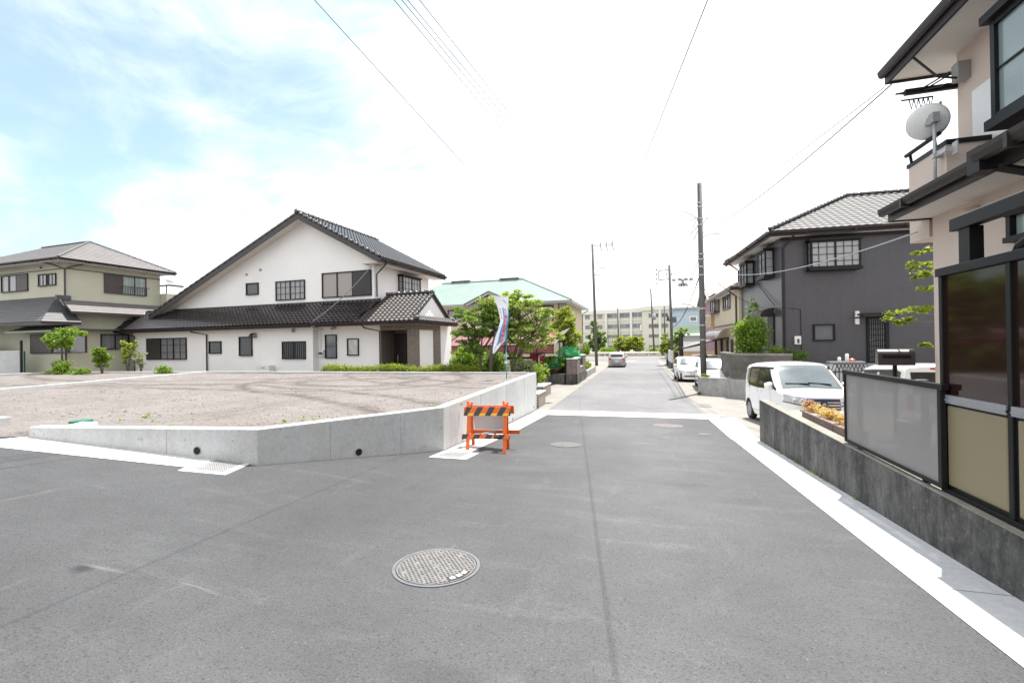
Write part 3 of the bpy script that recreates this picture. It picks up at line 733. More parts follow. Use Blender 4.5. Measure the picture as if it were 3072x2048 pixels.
# thin cloud thickens towards the sun and the horizon: direction-dependent cover
bd = (at(330, -60, 1)-EYE).normalized()
dp = wn('ShaderNodeVectorMath', operation='DOT_PRODUCT'); nrm = wn('ShaderNodeVectorMath', operation='NORMALIZE'); lk(tc.outputs['Generated'], nrm.inputs[0]); lk(nrm.outputs[0], dp.inputs[0]); dp.inputs[1].default_value = bd
def wm(op, a, b=None, cl=False):
    n = wn('ShaderNodeMath', operation=op, use_clamp=cl)
    for i, x in enumerate((a, b)):
        if x is None: continue
        if isinstance(x, (int, float)): n.inputs[i].default_value = x
        else: lk(x, n.inputs[i])
    return n.outputs[0]
mr = wn('ShaderNodeMapRange'); lk(dp.outputs['Value'], mr.inputs[0])
for k, v in enumerate((.72, 1.0, 1.25, .06)): mr.inputs[k+1].default_value = v
cover = wm('ADD', mr.outputs[0], wm('MULTIPLY', wm('SUBTRACT', n1.outputs['Fac'], .5), 3.0))
cover = wm('ADD', cover, wm('MULTIPLY', wm('SUBTRACT', n2.outputs['Fac'], .47), .9))
cr = wn('ShaderNodeMapRange'); cr.interpolation_type = 'SMOOTHSTEP'; lk(cover, cr.inputs[0])
for k, v in enumerate((-.08, 1.0, .18, 1.)): cr.inputs[k+1].default_value = v
mx = wn('ShaderNodeMix', data_type='RGBA'); lk(cr.outputs[0], mx.inputs[0]); tn = wn('ShaderNodeMix', data_type='RGBA', blend_type='MULTIPLY'); tn.inputs[0].default_value = 1; lk(sky.outputs[0], tn.inputs[6]); tn.inputs[7].default_value = (.90, 1.06, .98, 1); lk(tn.outputs[2], mx.inputs[6]); mx.inputs[7].default_value = (6.6, 6.75, 6.95, 1)
lk(mx.outputs[2], bg.inputs[0])
SC.view_settings.view_transform = 'Standard'; SC.view_settings.look = 'None'; SC.view_settings.exposure = 1.12
SC.view_settings.gamma = 1
# ------------------------------------------------------------------ ground, roads, kerbs
def g3(p, dz=0.): return V((p[0], p[1], gz(p[0], p[1])+dz))
def sheet(name, poly, dz, mt, step=.5, zf=None):
    """convex outline laid on the ground profile"""
    xs = [p[0] for p in poly]; ys = [p[1] for p in poly]
    def rng(a, b):
        n = max(1, min(160, int((b-a)/step))); return [a+(b-a)*i/n for i in range(n+1)]
    bm = bmesh.new(); X = rng(min(xs), max(xs)); Y = rng(min(ys), max(ys))
    vs = [[bm.verts.new((x, y, 0)) for y in Y] for x in X]
    for i in range(len(X)-1):
        for j in range(len(Y)-1): bm.faces.new((vs[i][j], vs[i+1][j], vs[i+1][j+1], vs[i][j+1]))
    P = [V((p[0], p[1], 0)) for p in poly]; c = sum(P, V((0, 0, 0)))/len(P)
    for i in range(len(P)):
        a, b = P[i], P[(i+1) % len(P)]; n = V((-(b-a).y, (b-a).x, 0)).normalized()
        if n.dot(c-a) > 0: n = -n
        bmesh.ops.bisect_plane(bm, geom=bm.verts[:]+bm.edges[:]+bm.faces[:], plane_co=a, plane_no=n, clear_outer=True)
    for v in bm.verts: v.co.z = (zf or gz)(v.co.x, v.co.y)+dz
    bmesh.ops.recalc_face_normals(bm, faces=bm.faces)
    me = bpy.data.meshes.new(name); bm.to_mesh(me); bm.free()
    if me.polygons and me.polygons[0].normal.z < 0: me.flip_normals()
    me.materials.append(M[mt]); o = bpy.data.objects.new(name, me); COL.objects.link(o); return o
def GP(*pp): return [tuple(gnd(*p)[:2]) for p in pp]
xs = [-3000, -800, -250, -120, -70]+[-60+2*i for i in range(61)]+[70, 120, 250, 800, 3000]
ys = [-300, -80, -40]+[-30+1.5*i for i in range(74)]+[90, 110, 200, 600, 4000]
tm = MB(); tm.grid(lambda x, y: V((x, y, gz(x, y)-.035)), xs, ys)
struct(tm.build('ground', 'terrain', smooth=True))
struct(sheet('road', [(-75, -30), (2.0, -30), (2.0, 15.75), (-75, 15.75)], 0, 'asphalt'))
struct(sheet('street', [(-3.35, 15.7), (2.05, 15.7), (2.05, 62), (-3.35, 62)], -.006, 'asphalt_old', 1))
struct(sheet('cross_street', [(-70, 62), (70, 62), (70, 75), (-70, 75)], -.006, 'asphalt_old', 2))
struct(sheet('gutter', [(-3.8, 16.2), (-3.34, 16.2), (-3.34, 62), (-3.8, 62)], .004, 'concrete_floor', 1))
struct(sheet('gutter', [(2.0, 16.2), (2.6, 16.2), (2.6, 62), (2.0, 62)], .004, 'concrete_floor', 1))
struct(sheet('driveway', [(1.95, 10.87), (30, 10.87), (30, 46), (1.95, 46)], -.004, 'concrete_floor', 1))
struct(sheet('driveway', [(-8.5, 16.75), (-3.8, 16.75), (-3.8, 28), (-8.5, 28)], -.004, 'concrete_floor', 1))
b = GP((2176, 1246))
GX = 1.91
for k in range(9):   # cast in lengths with a joint between them
    y0_ = -6+1.99*k; struct(sheet('concrete_gutter', [(GX, y0_), (2.46, y0_), (2.46, min(10.86, y0_+1.982)), (GX, min(10.86, y0_+1.982))], .005, 'concrete_white', .25)) if y0_ < 10.8 else None
struct(sheet('concrete_gutter', [(GX-.02, 10.868), (2.46, 10.868), (2.86, 15.75), (1.96, 15.2)], .005, 'concrete_white'))
struct(sheet('concrete_gutter', GP((-40, 1309), (86, 1311), (655, 1376), (610, 1407), (-40, 1338)), .005, 'concrete_white'))
struct(sheet('concrete_gutter', GP((1331, 1354), (1413, 1357), (1494, 1318), (1650, 1241), (1640, 1229), (1609, 1232)), .005, 'concrete_white'))
def quadgrid(q, fn_n, t=.16): pass
struct(sheet('drain_channel', GP((1630, 1231), (1780, 1233), (2112, 1243.5), (2178, 1245.5), (2127, 1257.5), (1640, 1244)), .009, 'concrete_white'))
# road markings far away
for q in ([(-3.2, 60.3), (-.7, 60.3), (-.7, 60.8), (-3.2, 60.8)], [(-40, 74.1), (40, 74.1), (40, 74.3), (-40, 74.3)], [(-6, 63), (-3.6, 63), (-3.6, 63.2), (-6, 63.2)]):
    struct(sheet('road_marking', q, .003, 'line', 2))
# the bare building plot behind the wall
LOT = .69
def lotz(x, y):
    n = .018*math.sin(x*2.1+y*.7)+.014*math.sin(x*.9-y*2.3)+.01*math.sin(5*x)*math.sin(4.3*y)
    return LOT+n*.7
A, B_, C_, D_ = [V(onz(*p, .76)) for p in ((86, 1281), (771, 1287.5), (1330, 1221), (1609, 1117))]
ABd = (B_-A).normalized(); ABn = V((-ABd.y, ABd.x, 0)); An = A+ABn*.09; Bn = B_+ABn*.09
struct(sheet('bare_soil', [tuple(An[:2]), tuple(Bn[:2]), (-3.55, 7.5), (-3.95, 16.62), (-33, 16.2), tuple((An-ABd*27)[:2])], 0, 'soil', .22, lotz))
G0 = gnd(86, 1311); G0.x += .02; Gd = gnd(0, 1311)-G0; Gd.z = 0; Gd.normalize()
def wedz(x, y):
    d = -(V((x, y, 0))-An).dot(ABn); e = (V((x, y, 0))-G0).dot(V((Gd.y, -Gd.x, 0))); k = max(min(1, max(0, d/.22)), 1-min(1, max(0, abs(e)/.1))); k = k*k*(3-2*k); return lotz(x, y)*(1-k)+(gz(x, y)+.006)*k
struct(sheet('bare_soil', [tuple((An+ABd*.02)[:2]), tuple(G0[:2]), tuple((G0+Gd*9)[:2]), tuple((An-ABd*20)[:2])], 0, 'soil', .12, wedz))
gv = MB(); rng = random.Random(17)
for i in range(7000):
    x = -3.7-rng.random()**1.3*20; y = 4.6+rng.random()**1.4*11.6
    if y < 5.3+max(0, (x+5.15))*1.5+.15 or (x < -8.5 and y < 4.9) or x > -3.75-(y-7.5)*.04: continue
    k = rng.uniform(.006, .02)*(1.8 if rng.random() < .05 else 1); c = V((x, y, lotz(x, y)+k*.2)); o_ = [c+V((k*rng.uniform(.7, 1.5)*a, k*rng.uniform(.7, 1.5)*b, k*.75*d)) for a, b, d in ((1, 0, 0), (0, 1, 0), (-1, 0, 0), (0, -1, 0), (0, 0, 1))]
    n = len(gv.v); gv.v += o_; gv.f += [(n, n+1, n+4), (n+1, n+2, n+4), (n+2, n+3, n+4), (n+3, n, n+4)]
gs = gv.build('loose_gravel', 'pebble', fix=False); gs['kind'] = 'stuff'; tag(gs, 'loose stones and clods strewn over the bare soil of the plot', 'gravel')
struct(MB().prism([(-75, 17.0, .3), (-8.6, 17.0, .3), (-10.2, 23.2, .3), (-11.8, 45, .3), (-75, 45, .3)], (0, 0, -1.3)).build('yard', 'earth'))
struct(MB().prism([(2.62, -10, .42), (30, -10, .42), (30, 10.6, .42), (2.62, 10.6, .42)], (0, 0, -1)).build('yard', 'concrete_floor'))
struct(MB().prism([(7.4, 20.3, .8), (30, 19.6, .8), (30, 36, .8), (5.2, 36, .8), (5.4, 22.4, .8)], (0, 0, -2)).build('raised_yard', 'concrete_grey'))
# ------------------------------------------------------------------ concrete retaining wall of the plot
WT = .76
wd = MB()
for i in range(46):
    t_ = rng.random(); p_ = A.lerp(B_, t_*2) if t_ < .5 else B_.lerp(C_, t_*2-1); leaves(wd, (p_.x+rng.uniform(-.1, .6)-.1, p_.y+rng.uniform(.3, 1.6), LOT+.02), (.05, .05, .03), rng.randint(3, 9), .045, .3, .1, rng) if rng.random() < .35 else None
for i in range(26):
    y = rng.uniform(6.3, 10.8); leaves(wd, (2.44, y, gz(2.44, y)+.02), (.03, .05, .02), rng.randint(3, 8), .03, .3, .1, rng)
wd = wd.build('weeds', 'leaf', fix=False); wd['kind'] = 'stuff'; tag(wd, 'scattered small weeds along the wall feet and plot edge', 'weeds')
def offset_path(pts, d):
    out = []
    for i, p in enumerate(pts):
        n = V((0, 0, 0))
        ds = []
        if i: ds.append((pts[i]-pts[i-1]).normalized())
        if i < len(pts)-1: ds.append((pts[i+1]-pts[i]).normalized())
        ns = [V((-k.y, k.x, 0)) for k in ds]
        if len(ns) == 2:
            m_ = (ns[0]+ns[1]).normalized(); out.append(p+m_*d/max(.3, m_.dot(ns[0])))
        else: out.append(p+ns[0]*d)
    return out
def wall_path(pts, th, ztop, zbot, m=None):
    """solid wall along a path (outer face = pts, thickness to the left)"""
    m = m or MB(); pts = [V((p[0], p[1], 0)) for p in pts]; inn = offset_path(pts, th)
    zt = ztop if hasattr(ztop, '__len__') else [ztop]*len(pts); zb = zbot if hasattr(zbot, '__len__') else [zbot]*len(pts)
    b = len(m.v)
    for p, q, a, c in zip(pts, inn, zt, zb):
        m.v += [V((p.x, p.y, c)), V((p.x, p.y, a)), V((q.x, q.y, a)), V((q.x, q.y, c))]
    for i in range(len(pts)-1):
        k = b+4*i; m.f += [(k, k+4, k+5, k+1), (k+1, k+5, k+6, k+2), (k+2, k+6, k+7, k+3)]
    e = b+4*(len(pts)-1); m.f += [(b, b+1, b+2, b+3), (e+3, e+2, e+1, e)]
    return m
t = thing('retaining_wall', 'pale new concrete retaining wall bending round the corner of the bare plot', 'wall', A)
def rel(m, o): m.v = [p-V(o.location) for p in m.v]; return m
rel(wall_path([A, B_, C_, D_], .18, WT, [gz(p.x, p.y)-.25 for p in (A, B_, C_, D_)]), t).build('wall', 'concrete', t, bevel=.012)
jm = MB(); hm = MB(); km = MB()
for p, q, hs in ((A, B_, (1.35/3.9*.0+.62,)), (B_, C_, (.33, .72)), (C_, D_, (.24, .5, .76))):
    d = (q-p).normalized(); L = (q-p).length; n = V((d.y, -d.x, 0))
    for h in hs: c = p+d*L*h; g = gz(c.x, c.y); jm.bar(V((c.x, c.y, g-.1))+n*.0005, V((c.x, c.y, WT-.012))+n*.0005, .006, .003)
    k = int(L/.62)
    for i in range(k):
        for z in (.6, .12):
            c = p+d*(L*(i+.5)/k)
            if z < gz(c.x, c.y)+.1: continue
            a = V((c.x, c.y, z))+n*.0015; hm.tube([a-n*.02, a], .014, 8)
rel(jm, t).build('joint', 'concrete_grey', t); rel(hm, t).build('tie_hole', 'concrete_grey', t)
for (px, py), (p, q) in (((592, 1351), (A, B_)), ((1076, 1356), (B_, C_)), ((1388, 1325), (C_, D_)), ((1538, 1261), (C_, D_)), ((1601, 1220), (C_, D_))):
    d = (q-p).normalized(); n = V((d.y, -d.x, 0)); r_ = ray(px, py); c = EYE+r_*((p-EYE).dot(n)/r_.dot(n)); c.z = max(c.z, gz(c.x, c.y)+.09)
    rr = .052 if p in (A, B_) else .035
    m = MB(); m.tube([c-n*.02, c+n*.008], rr+.008, 16); o = rel(m, t).build('weep_pipe', 'plastic_grey', t, True)
    rel(MB().tube([c, c+n*.010], rr, 16), t).build('opening', 'rubber_grey', o)
def kerb(label, pts, h0=.76, w_=.15, name='kerb', grp='concrete edging around the bare plot'):
    o = wall_path(pts, w_, h0, h0-.35).build(name, 'concrete', bevel=.01); tag(o, label, 'kerb', grp); return o
kerb('long low concrete edging along the back of the bare plot below the hedge', [(-29.1, 16.03), (-16.56, 16.7), (-4.1, 16.62)][::-1], .775)
kerb('concrete edging down the far left side of the bare plot by the white panel fence', [(-29.15, 15.9), (-31.6, 11), (-34, 4)], .77)
kerb('concrete divider strip running across the bare plot towards the back edging', [(-19.85, 16.45), (-18.2, 8.6), (-17.2, 2.5)], .79)
# ------------------------------------------------------------------ lids and gratings
def lid(name, label, px, py, r, mt='iron', cat='manhole', detail=1, rot=30, zoff=.0):
    c = gnd(px, py); e = .05
    nx = -(gz(c.x+e, c.y)-gz(c.x-e, c.y))/(2*e); ny = -(gz(c.x, c.y+e)-gz(c.x, c.y-e))/(2*e)
    t = thing(name, label, cat, c+V((0, 0, .004)), 0, 'lids set into the roadway')
    q = V((nx, ny, 1)).normalized(); t.rotation_mode = 'QUATERNION'; t.rotation_quaternion = V((0, 0, 1)).rotation_difference(q)
    MB().lathe([(r*.93, -.03), (r*.93, .004), (r, .004), (r*1.005, -.03)], n=48).build('frame_ring', 'iron_ring' if detail == 1 else mt, t)
    b = MB(); b.lathe([(0, .001), (r*.905, .001), (r*.905, -.03)], n=48); o = b.build('lid', 'iron_dark' if detail else mt, t)
    if detail:
        k = MB(); p = r*(.088 if detail == 1 else .16); n = int(r*.86/p); ro = Matrix.Rotation(R(rot), 3, 'Z')
        for i in range(-n, n+1):
            s = math.sqrt(max(0, (r*.86)**2-(i*p)**2))
            if s < .02: continue
            for a, d in (((i*p, -s, .0025), (i*p, s, .0025)), ((-s, i*p, .0028), (s, i*p, .0028))): k.bar(V(a), V(d), p*.5, .006)
        if detail == 1:
            for i in range(-n, n, 4):
                for j in range(-n, n, 4):
                    x, y = (i+.5)*p, (j+.5)*p
                    if math.hypot(x, y) < r*.75: k.lathe([(0, .0052), (p*.72, .0052), (p*.8, 0)], (x, y, 0), 8)
        k.lathe([(r*.86, .0), (r*.87, .005), (r*.905, .005), (r*.905, 0)], n=48)
        if detail == 1: k.lathe([(0, .007), (r*.07, .007), (r*.08, 0)], n=10)
        k.v = [ro @ v for v in k.v]; k.build('tread_pattern', mt, o)
    return t
t = lid('manhole_cover', 'large round iron manhole cover with pitted tread in the foreground asphalt', 1310, 1699, .345, rot=40)
o = MB()
for a in (-38, -25, -12):
    d = V((math.cos(R(a)), math.sin(R(a)), 0))*.345*.76; x = d.normalized(); y = V((-x.y, x.x, 0))
    o.prism([d+x*.018+y*.02+V((0, 0, .002)), d-x*.018+y*.02+V((0, 0, .002)), d-x*.018-y*.02+V((0, 0, .002)), d+x*.018-y*.02+V((0, 0, .002))], (0, 0, .008))
o.build('marker_block', 'yellow' if 0 else 'line', t)
m = MB()
for a in (-46, -4): pass
m.prism([V((math.cos(R(a))*k, math.sin(R(a))*k, .0015)) for a, k in ((-46, .225), (-25, .232), (-4, .225), (-4, .3), (-25, .308), (-46, .3))], (0, 0, .0055)); m.build('marker_recess', 'iron_dark', t)
lid('manhole_cover', 'round iron manhole cover in the asphalt right of the orange barricade', 1698, 1334, .32, 'iron', detail=1, rot=10)
lid('manhole_cover', 'pinkish round grated manhole cover near the white drain channel', 2003.8, 1277, .39, 'iron_rust', detail=2, rot=2)
lid('valve_cover', 'small pale round valve lid beside the right hand gutter', 2113, 1303, .14, 'iron_rust', 'valve cover', 2)
lid('valve_cover', 'tiny pale valve lid nearest below the pinkish manhole cover', 1994, 1313, .075, 'iron_rust', 'valve cover', 0)
def bil(q, u, v): return (q[0]*(1-u)+q[1]*u)*(1-v)+(q[3]*(1-u)+q[2]*u)*v
def grate(label, fr, inn, nu, nv):
    F = [gnd(*p) for p in fr]; I = [gnd(*p) for p in inn]; c = sum(F, V((0, 0, 0)))/4
    t = thing('drain_grating', label, 'drain grating', c, 0, 'steel gratings at the foot of the retaining wall')
    up = V((0, 0, .012)); fm = MB()
    for i in range(4):
        j = (i+1) % 4; fm.prism([F[i]+up, F[j]+up, I[j]+up, I[i]+up], (0, 0, -.06))
    rel(fm, t).build('surround', 'concrete_white', t)
    rel(MB().prism([p+V((0, 0, -.004)) for p in I], (0, 0, -.02)), t).build('pit', 'rubber_grey', t)
    b = MB(); up = V((0, 0, .008))
    for k in range(nu+1): b.bar(bil(I, k/nu, 0)+up, bil(I, k/nu, 1)+up, .011, .012)
    for k in range(nv+1): b.bar(bil(I, 0, k/nv)+up-V((0, 0, .001)), bil(I, 1, k/nv)+up-V((0, 0, .001)), .014, .012)
    rel(b, t).build('bars', 'steel_grate', t)
grate('square steel drain grating at the bend of the wall under the low left part', [(533, 1413), (675, 1426), (770, 1384), (628, 1374)], [(575, 1409), (668, 1418), (742, 1387), (650, 1378)], 13, 12)
grate('square steel drain grating on pale concrete in front of the orange barricade', [(1286, 1372), (1398, 1379), (1437, 1360), (1332, 1353.5)], [(1311, 1369), (1377.6, 1374), (1413, 1360), (1348, 1356)], 12, 9)
sl_ = MB()
p0, p1 = gnd(1668, 1238), gnd(2128, 1249.5)
sl_.grid(lambda x, y: (lambda c: V((c.x, c.y+y, gz(c.x, c.y)+.0055)))(p0.lerp(p1, x)), [i/40 for i in range(41)], [-.05, .05])
for i in range(78):
    u = (i+.5)/78
    if int(u*78) % 13 in (0,): continue
    c = p0.lerp(p1, u); c.z = gz(c.x, c.y)+.0135; sl_.box(c.x-.012, c.x+.012, c.y-.07, c.y+.07, c.z-.009, c.z)
tag(sl_.build('drain_grating', 'iron_dark'), 'row of narrow slots in the white drain channel across the street', 'drain grating')
c = gnd(2115, 1217); q = sheet('drain_grating', GP((2090, 1212), (2124, 1212.5), (2137, 1222), (2100, 1222)), .012, 'iron', .2); tag(q, 'grey iron gutter grating beside the utility pole on the right', 'drain grating')
q = sheet('drain_grating', GP((2186, 1300), (2226, 1300), (2236, 1318), (2214, 1320)), .012, 'concrete', .2); tag(q, 'pale concrete gutter lid near the end of the dark wall', 'drain lid')
tag(MB().lathe([(0, .012), (.15, .012), (.155, -.04)], (-9.08, 5.28, LOT+.01), 28).build('round_lid', 'green_lid'), 'round green plastic lid lying in the bare soil', 'lid')
P = [onz(*p, LOT+.03) for p in ((204, 1274), (248, 1264), (294, 1264.5), (262, 1274.5))]
tag(MB().prism(P, (0, 0, -.09)).build('concrete_slab', 'concrete_white'), 'small white concrete slab in the soil beside the green lid', 'slab')
P = [onz(*p, LOT+.03) for p in ((150, 1120), (178, 1117.5), (183, 1119.5), (156, 1122))]
tag(MB().prism(P, (0, 0, -.06)).build('concrete_slab', 'concrete_white'), 'tiny white slab lying at the far back edge of the bare plot', 'slab')
c = onz(1, 1277, LOT); tag(MB().box(c.x-.25, c.x+.02, c.y-.1, c.y+.12, LOT-.05, LOT+.13).build('concrete_block', 'concrete', bevel=.01), 'pale concrete block cut by the left edge of the picture', 'block')
# ------------------------------------------------------------------ barricade
bc = V((-2.83, 8.12, 0)); bc.z = gz(bc.x, bc.y); YB = R(9)
t = thing('barricade', 'orange folding road barricade with black striped boards and blank sheet', 'barricade', bc+V((0, 0, .0)), YB)
Rz = Matrix.Rotation(-YB, 3, 'Z')
def gl(x, y): p = Matrix.Rotation(YB, 3, 'Z') @ V((x, y, 0))+bc; return gz(p.x, p.y)-bc.z
for sx in (-1, 1):
    for sy in (-1, 1):
        x = sx*.345; m = MB(); m.bar((x, sy*.27, gl(x, sy*.27)), (x, sy*.028, .86), .062, .05, (0, 1, 0)); l = m.build('leg', 'orange', t, bevel=.006)
    m = MB(); m.box(x-.05, x+.05, -.05, .05, .835, .86); m.box(x-.055, x-.02, -.035, .035, .86, .915); m.box(x+.02, x+.055, -.035, .035, .86, .895); m.build('hinge_cap', 'orange', t, bevel=.005)
def board(par, x0, x1, z0, z1, y0, y1, name, n, sgn, dz=.0, yel=True, shade=False):
    """tilted board with its slanted stripes as raised prints; y0 at the bottom, y1 at the top"""
    def P(x, z, off=0): k = (z-z0)/(z1-z0); return V((x, y0+(y1-y0)*k+sgn*off, z))
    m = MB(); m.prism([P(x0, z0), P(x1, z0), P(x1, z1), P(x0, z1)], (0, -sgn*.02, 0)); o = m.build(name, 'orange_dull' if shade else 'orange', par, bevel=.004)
    if sgn > 0: return o
    s = MB(); w_ = (x1-x0)/n; sk = (z1-z0)*.55
    for i in range(0, n+1):
        if i % 2: continue
        a, b = x0+w_*i-sk*.5, x0+w_*(i+1)-sk*.5; q = [(a, z0), (b, z0), (b+sk, z1), (a+sk, z1)]
        q = [(min(x1-.001, max(x0+.001, x)), z) for x, z in q]
        s.prism([P(x, z, .002) for x, z in q], (0, -sgn*.003, 0))
    s.build('stripe', 'charcoal', o)
    if yel:
        for i in range(1, n+1, 2):
            s = MB()
            a, b = x0+w_*i-sk*.5, x0+w_*(i+1)-sk*.5; z2 = z0+(z1-z0)*.27; k = sk*.27
            q = [(max(a, x0), z0), (min(b, x1), z0), (min(b+k, x1), z2), (max(a+k, x0), z2)]; s.prism([P(x, z, .002) for x, z in q], (0, -sgn*.003, 0))
            s.build('reflector_band', 'yellow', o)
    return o
board(t, -.44, .45, .655, .815, -.137, -.095, 'top_board', 8, -1)
board(t, -.44, .49, .655, .815, .137, .095, 'top_board', 8, 1, shade=True)
lo = board(t, -.46, .45, .245, .325, -.252, -.230, 'lower_rail', 8, -1, yel=False)
board(t, -.40, .58, .245, .325, .252, .230, 'lower_rail', 8, 1, yel=False, shade=True)
m = MB(); m.box(.16, .29, -.262, -.2595, .25, .32); lb = m.build('label', 'black', lo)
tx = text_mesh('6', .07); tx.v = [V((p.x*.9+.125, -.2605, p.y+.285)) for p in tx.v]; tx.build('number', 'sign_back', lo, fix=False)
tx = text_mesh('安全第一', .028); tx.v = [V((p.x+.225, -.264, p.y+.296)) for p in tx.v]; tx.build('lettering', 'sign_back', lb, fix=False)
m = MB(); m.prism([V((-.29, .195, .335)), V((.31, .195, .335)), V((.33, .075, .70)), V((-.32, .075, .70))], (0, -.012, 0)); m.build('sign_sheet', 'sign_back', t)
m = MB()
for x in (-.02, .17): m.box(x-.02, x+.02, -.23, -.222, .315, .34)
m.bar((-.08, -.2, .318), (.15, .2, .318), .1, .02); m.build('stay_tray', 'alu', t)
# ------------------------------------------------------------------ banner
fb = V(onz(1520, 1138, LOT)); t = thing('banner_flag', 'tall white and blue banner with red lettering on a teal pole', 'banner', fb)
k = (fb-EYE).dot(FW)/FPX
zb = lambda u, w_: at(1450+u/7.836, 880+w_/7.836, (fb-EYE).dot(FW))-fb
tp = zb(588, 70); MB().tube([(0, 0, -.1), (0, 0, .9)], .017, 10).tube([(0, 0, .9), (tp.x, tp.y, tp.z+.04)], .0135, 10).build('pole', 'pvc', t, True)
MB().tube([(tp.x+.02, tp.y, tp.z+.012), tuple(zb(232, 72))], .006, 6).build('cross_rod', 'plastic_white', t)
MB().lathe([(.017, .52), (.022, .52), (.022, .62), (.017, .62)], n=12).build('joint_collar', 'plastic_white', t)
LE = [(0, 240, 70), (.08, 282, 175), (.18, 328, 320), (.34, 382, 520), (.46, 400, 660), (.6, 340, 840), (.72, 285, 990), (.83, 250, 1130), (.92, 226, 1250), (1, 222, 1412)]
RE = [(0, 588, 78), (.08, 590, 175), (.18, 592, 322), (.34, 602, 540), (.46, 590, 680), (.6, 562, 820), (.72, 556, 960), (.83, 520, 1110), (.92, 400, 1225), (1, 262, 1408)]
def ip(T, x):
    for a, b in zip(T, T[1:]):
        if x <= b[0]:
            q = (x-a[0])/(b[0]-a[0]); q = q*q*(3-2*q)*.5+q*.5; return a[1]+(b[1]-a[1])*q, a[2]+(b[2]-a[2])*q
    return T[-1][1:]
def cloth(s, q, off=0.):
    s = min(1, max(0, s)); l = ip(LE, q); r_ = ip(RE, q); p = zb(l[0]+(r_[0]-l[0])*s, l[1]+(r_[1]-l[1])*s)
    f = .05*math.sin(q*9+s*2)*(1-s*.6)+.04*math.sin(s*5+q*4)
    return p+FW*(f-off)
o = MB().grid(lambda s, q: cloth(s, q), [i/14 for i in range(15)], [i/60 for i in range(61)]).build('cloth', 'cloth', t, True)
def strip(fa, fb_, q0, q1, mt, nm, off=.004): MB().grid(lambda s, q: cloth(fa(q)+(fb_(q)-fa(q))*s, q, off), [i/4 for i in range(5)], [q0+(q1-q0)*i/40 for i in range(41)]).build(nm, mt, o, True)
strip(lambda q: .9+.05*math.sin(q*9), lambda q: 1, .19, .9, 'cloth_blue', 'blue_stripe')
strip(lambda q: .38+.05*math.sin(q*7), lambda q: .5+.03*math.sin(q*8), .19, .9, 'cloth_blue', 'blue_stripe')
strip(lambda q: .53+.03*math.sin(q*8), lambda q: .56+.03*math.sin(q*8), .22, .9, 'cloth_pale', 'blue_line')
strip(lambda q: .84+.03*math.sin(q*9), lambda q: .88+.03*math.sin(q*9), .3, .92, 'cloth_pale', 'blue_line')
strip(lambda q: 0, lambda q: .08+.06*math.sin(q*6), .55, .93, 'cloth_blue', 'blue_stripe')
strip(lambda q: .52+(q-.06)*4.0, lambda q: .66+(q-.06)*2.4, .062, .135, 'cloth_blue', 'emblem')
def letters(txt, s0, q0, dq, size, mt):
    for i, ch in enumerate(txt):
        x = text_mesh(ch, size, bold=size*.012); qc = q0+dq*i
        W_ = .47; x.v = [cloth(s0+p.x/W_, qc-p.y/1.75, .009) for p in x.v]; x.build('lettering', mt, o, fix=False)
letters('東臣産業開発', .66, .365, .094, .17, 'cloth_red'); letters('株式', .68, .235, .05, .075, 'cloth_pink'); letters('分譲宅地', .2, .23, .052, .07, 'cloth_pink')
letters('分譲', .35, .925, .03, .07, 'cloth_blue')
c = gnd(1147, 1614); m = MB()
for a_ in (20, 110): d_ = V((math.cos(R(a_)), math.sin(R(a_)), 0))*.022; m.bar(c-d_+V((0, 0, .003)), c+d_+V((0, 0, .003)), .006, .003)
M['blue_mark'] = pm('blue_marking', (.15, .4, .75), .7); struct(m.build('road_marking', 'blue_mark'))
# ================================================================== white gabled house
YARD = .3
p = at(940, 1100, 25.5); W = Fr((p.x, p.y, YARD), -2.47)
H = thing('white_house', 'large white house with black tiled roof and long sloping gable beyond the bare plot', 'house', W.o, W.yaw)
zA, zB = z_(340, 600, 2.851), z_(850, 600, 2.851)
ze = W.hit(640, 981, 1, -.6).z; ztj = W.hit(760, 921, 1, 1.0).z
xl = W.hit(329, 978, 1, -.6).x; xtl = W.hit(449, 945, 1, 1.).x
x0 = W.hit(400, 1050).x; x1 = W.hit(939, 1050).x; xb = W.hit(1146, 1050, 1, .45).x; xp = W.hit(1250, 1050, 1, .3).x
yback = W.hit(1354, 1050, 0, xp).y; xu = W.hit(1122, 800, 1, 1.).x; yub = W.hit(1286, 850, 0, xu).y
xpl = W.hit(1222, 1050, 1, .3).x
zs = ze+.02   # soffit level of the lower eave
Ap = W.hit(892, 640, 1, .25); Er = W.hit(1140, 771, 1, .25); El = W.hit(447, 947, 1, .25)
yv = min(9.5, max(6.0, (W.hit(1134, 721, 0, Ap.x).y+W.hit(1334, 816, 0, Er.x).y)/2))
m = MB()
m.box(x0, x1, 0, 9, -.6, zs); m.box(x1, xb, .45, 9, -.6, zs-.005)
m.box(xb, xp-.02, 2.0, yback, -.6, zs-.01); m.box(xp-1.0, xp, 2.02, yback-.01, -.6, zs-.003); m.box(xp-.14, xp-.02, .63, 2.0, -.6, zs-.02)
zj = ztj-.3
rs = (Ap.z-Er.z)/(Er.x-Ap.x); ls = (Ap.z-El.z)/(Ap.x-El.x)
top = lambda x: Ap.z-.16-(rs*(x-Ap.x) if x > Ap.x else ls*(Ap.x-x))
xlw = Ap.x-(Ap.z-.16-zj-.05)/ls
m.prism([(xlw, 1., zj), (xu, 1., zj), (xu, 1., top(xu)), (Ap.x, 1., top(Ap.x)), (xlw, 1., top(xlw))], (0, yub-1., 0))
m.build('wall', 'white_stucco', H)
MB().box(x0-.01, x1+.02, -.03, .3, -.61, -.05).box(x1, xb, .42, .7, -.61, -.06).build('plinth', 'concrete_grey', H)
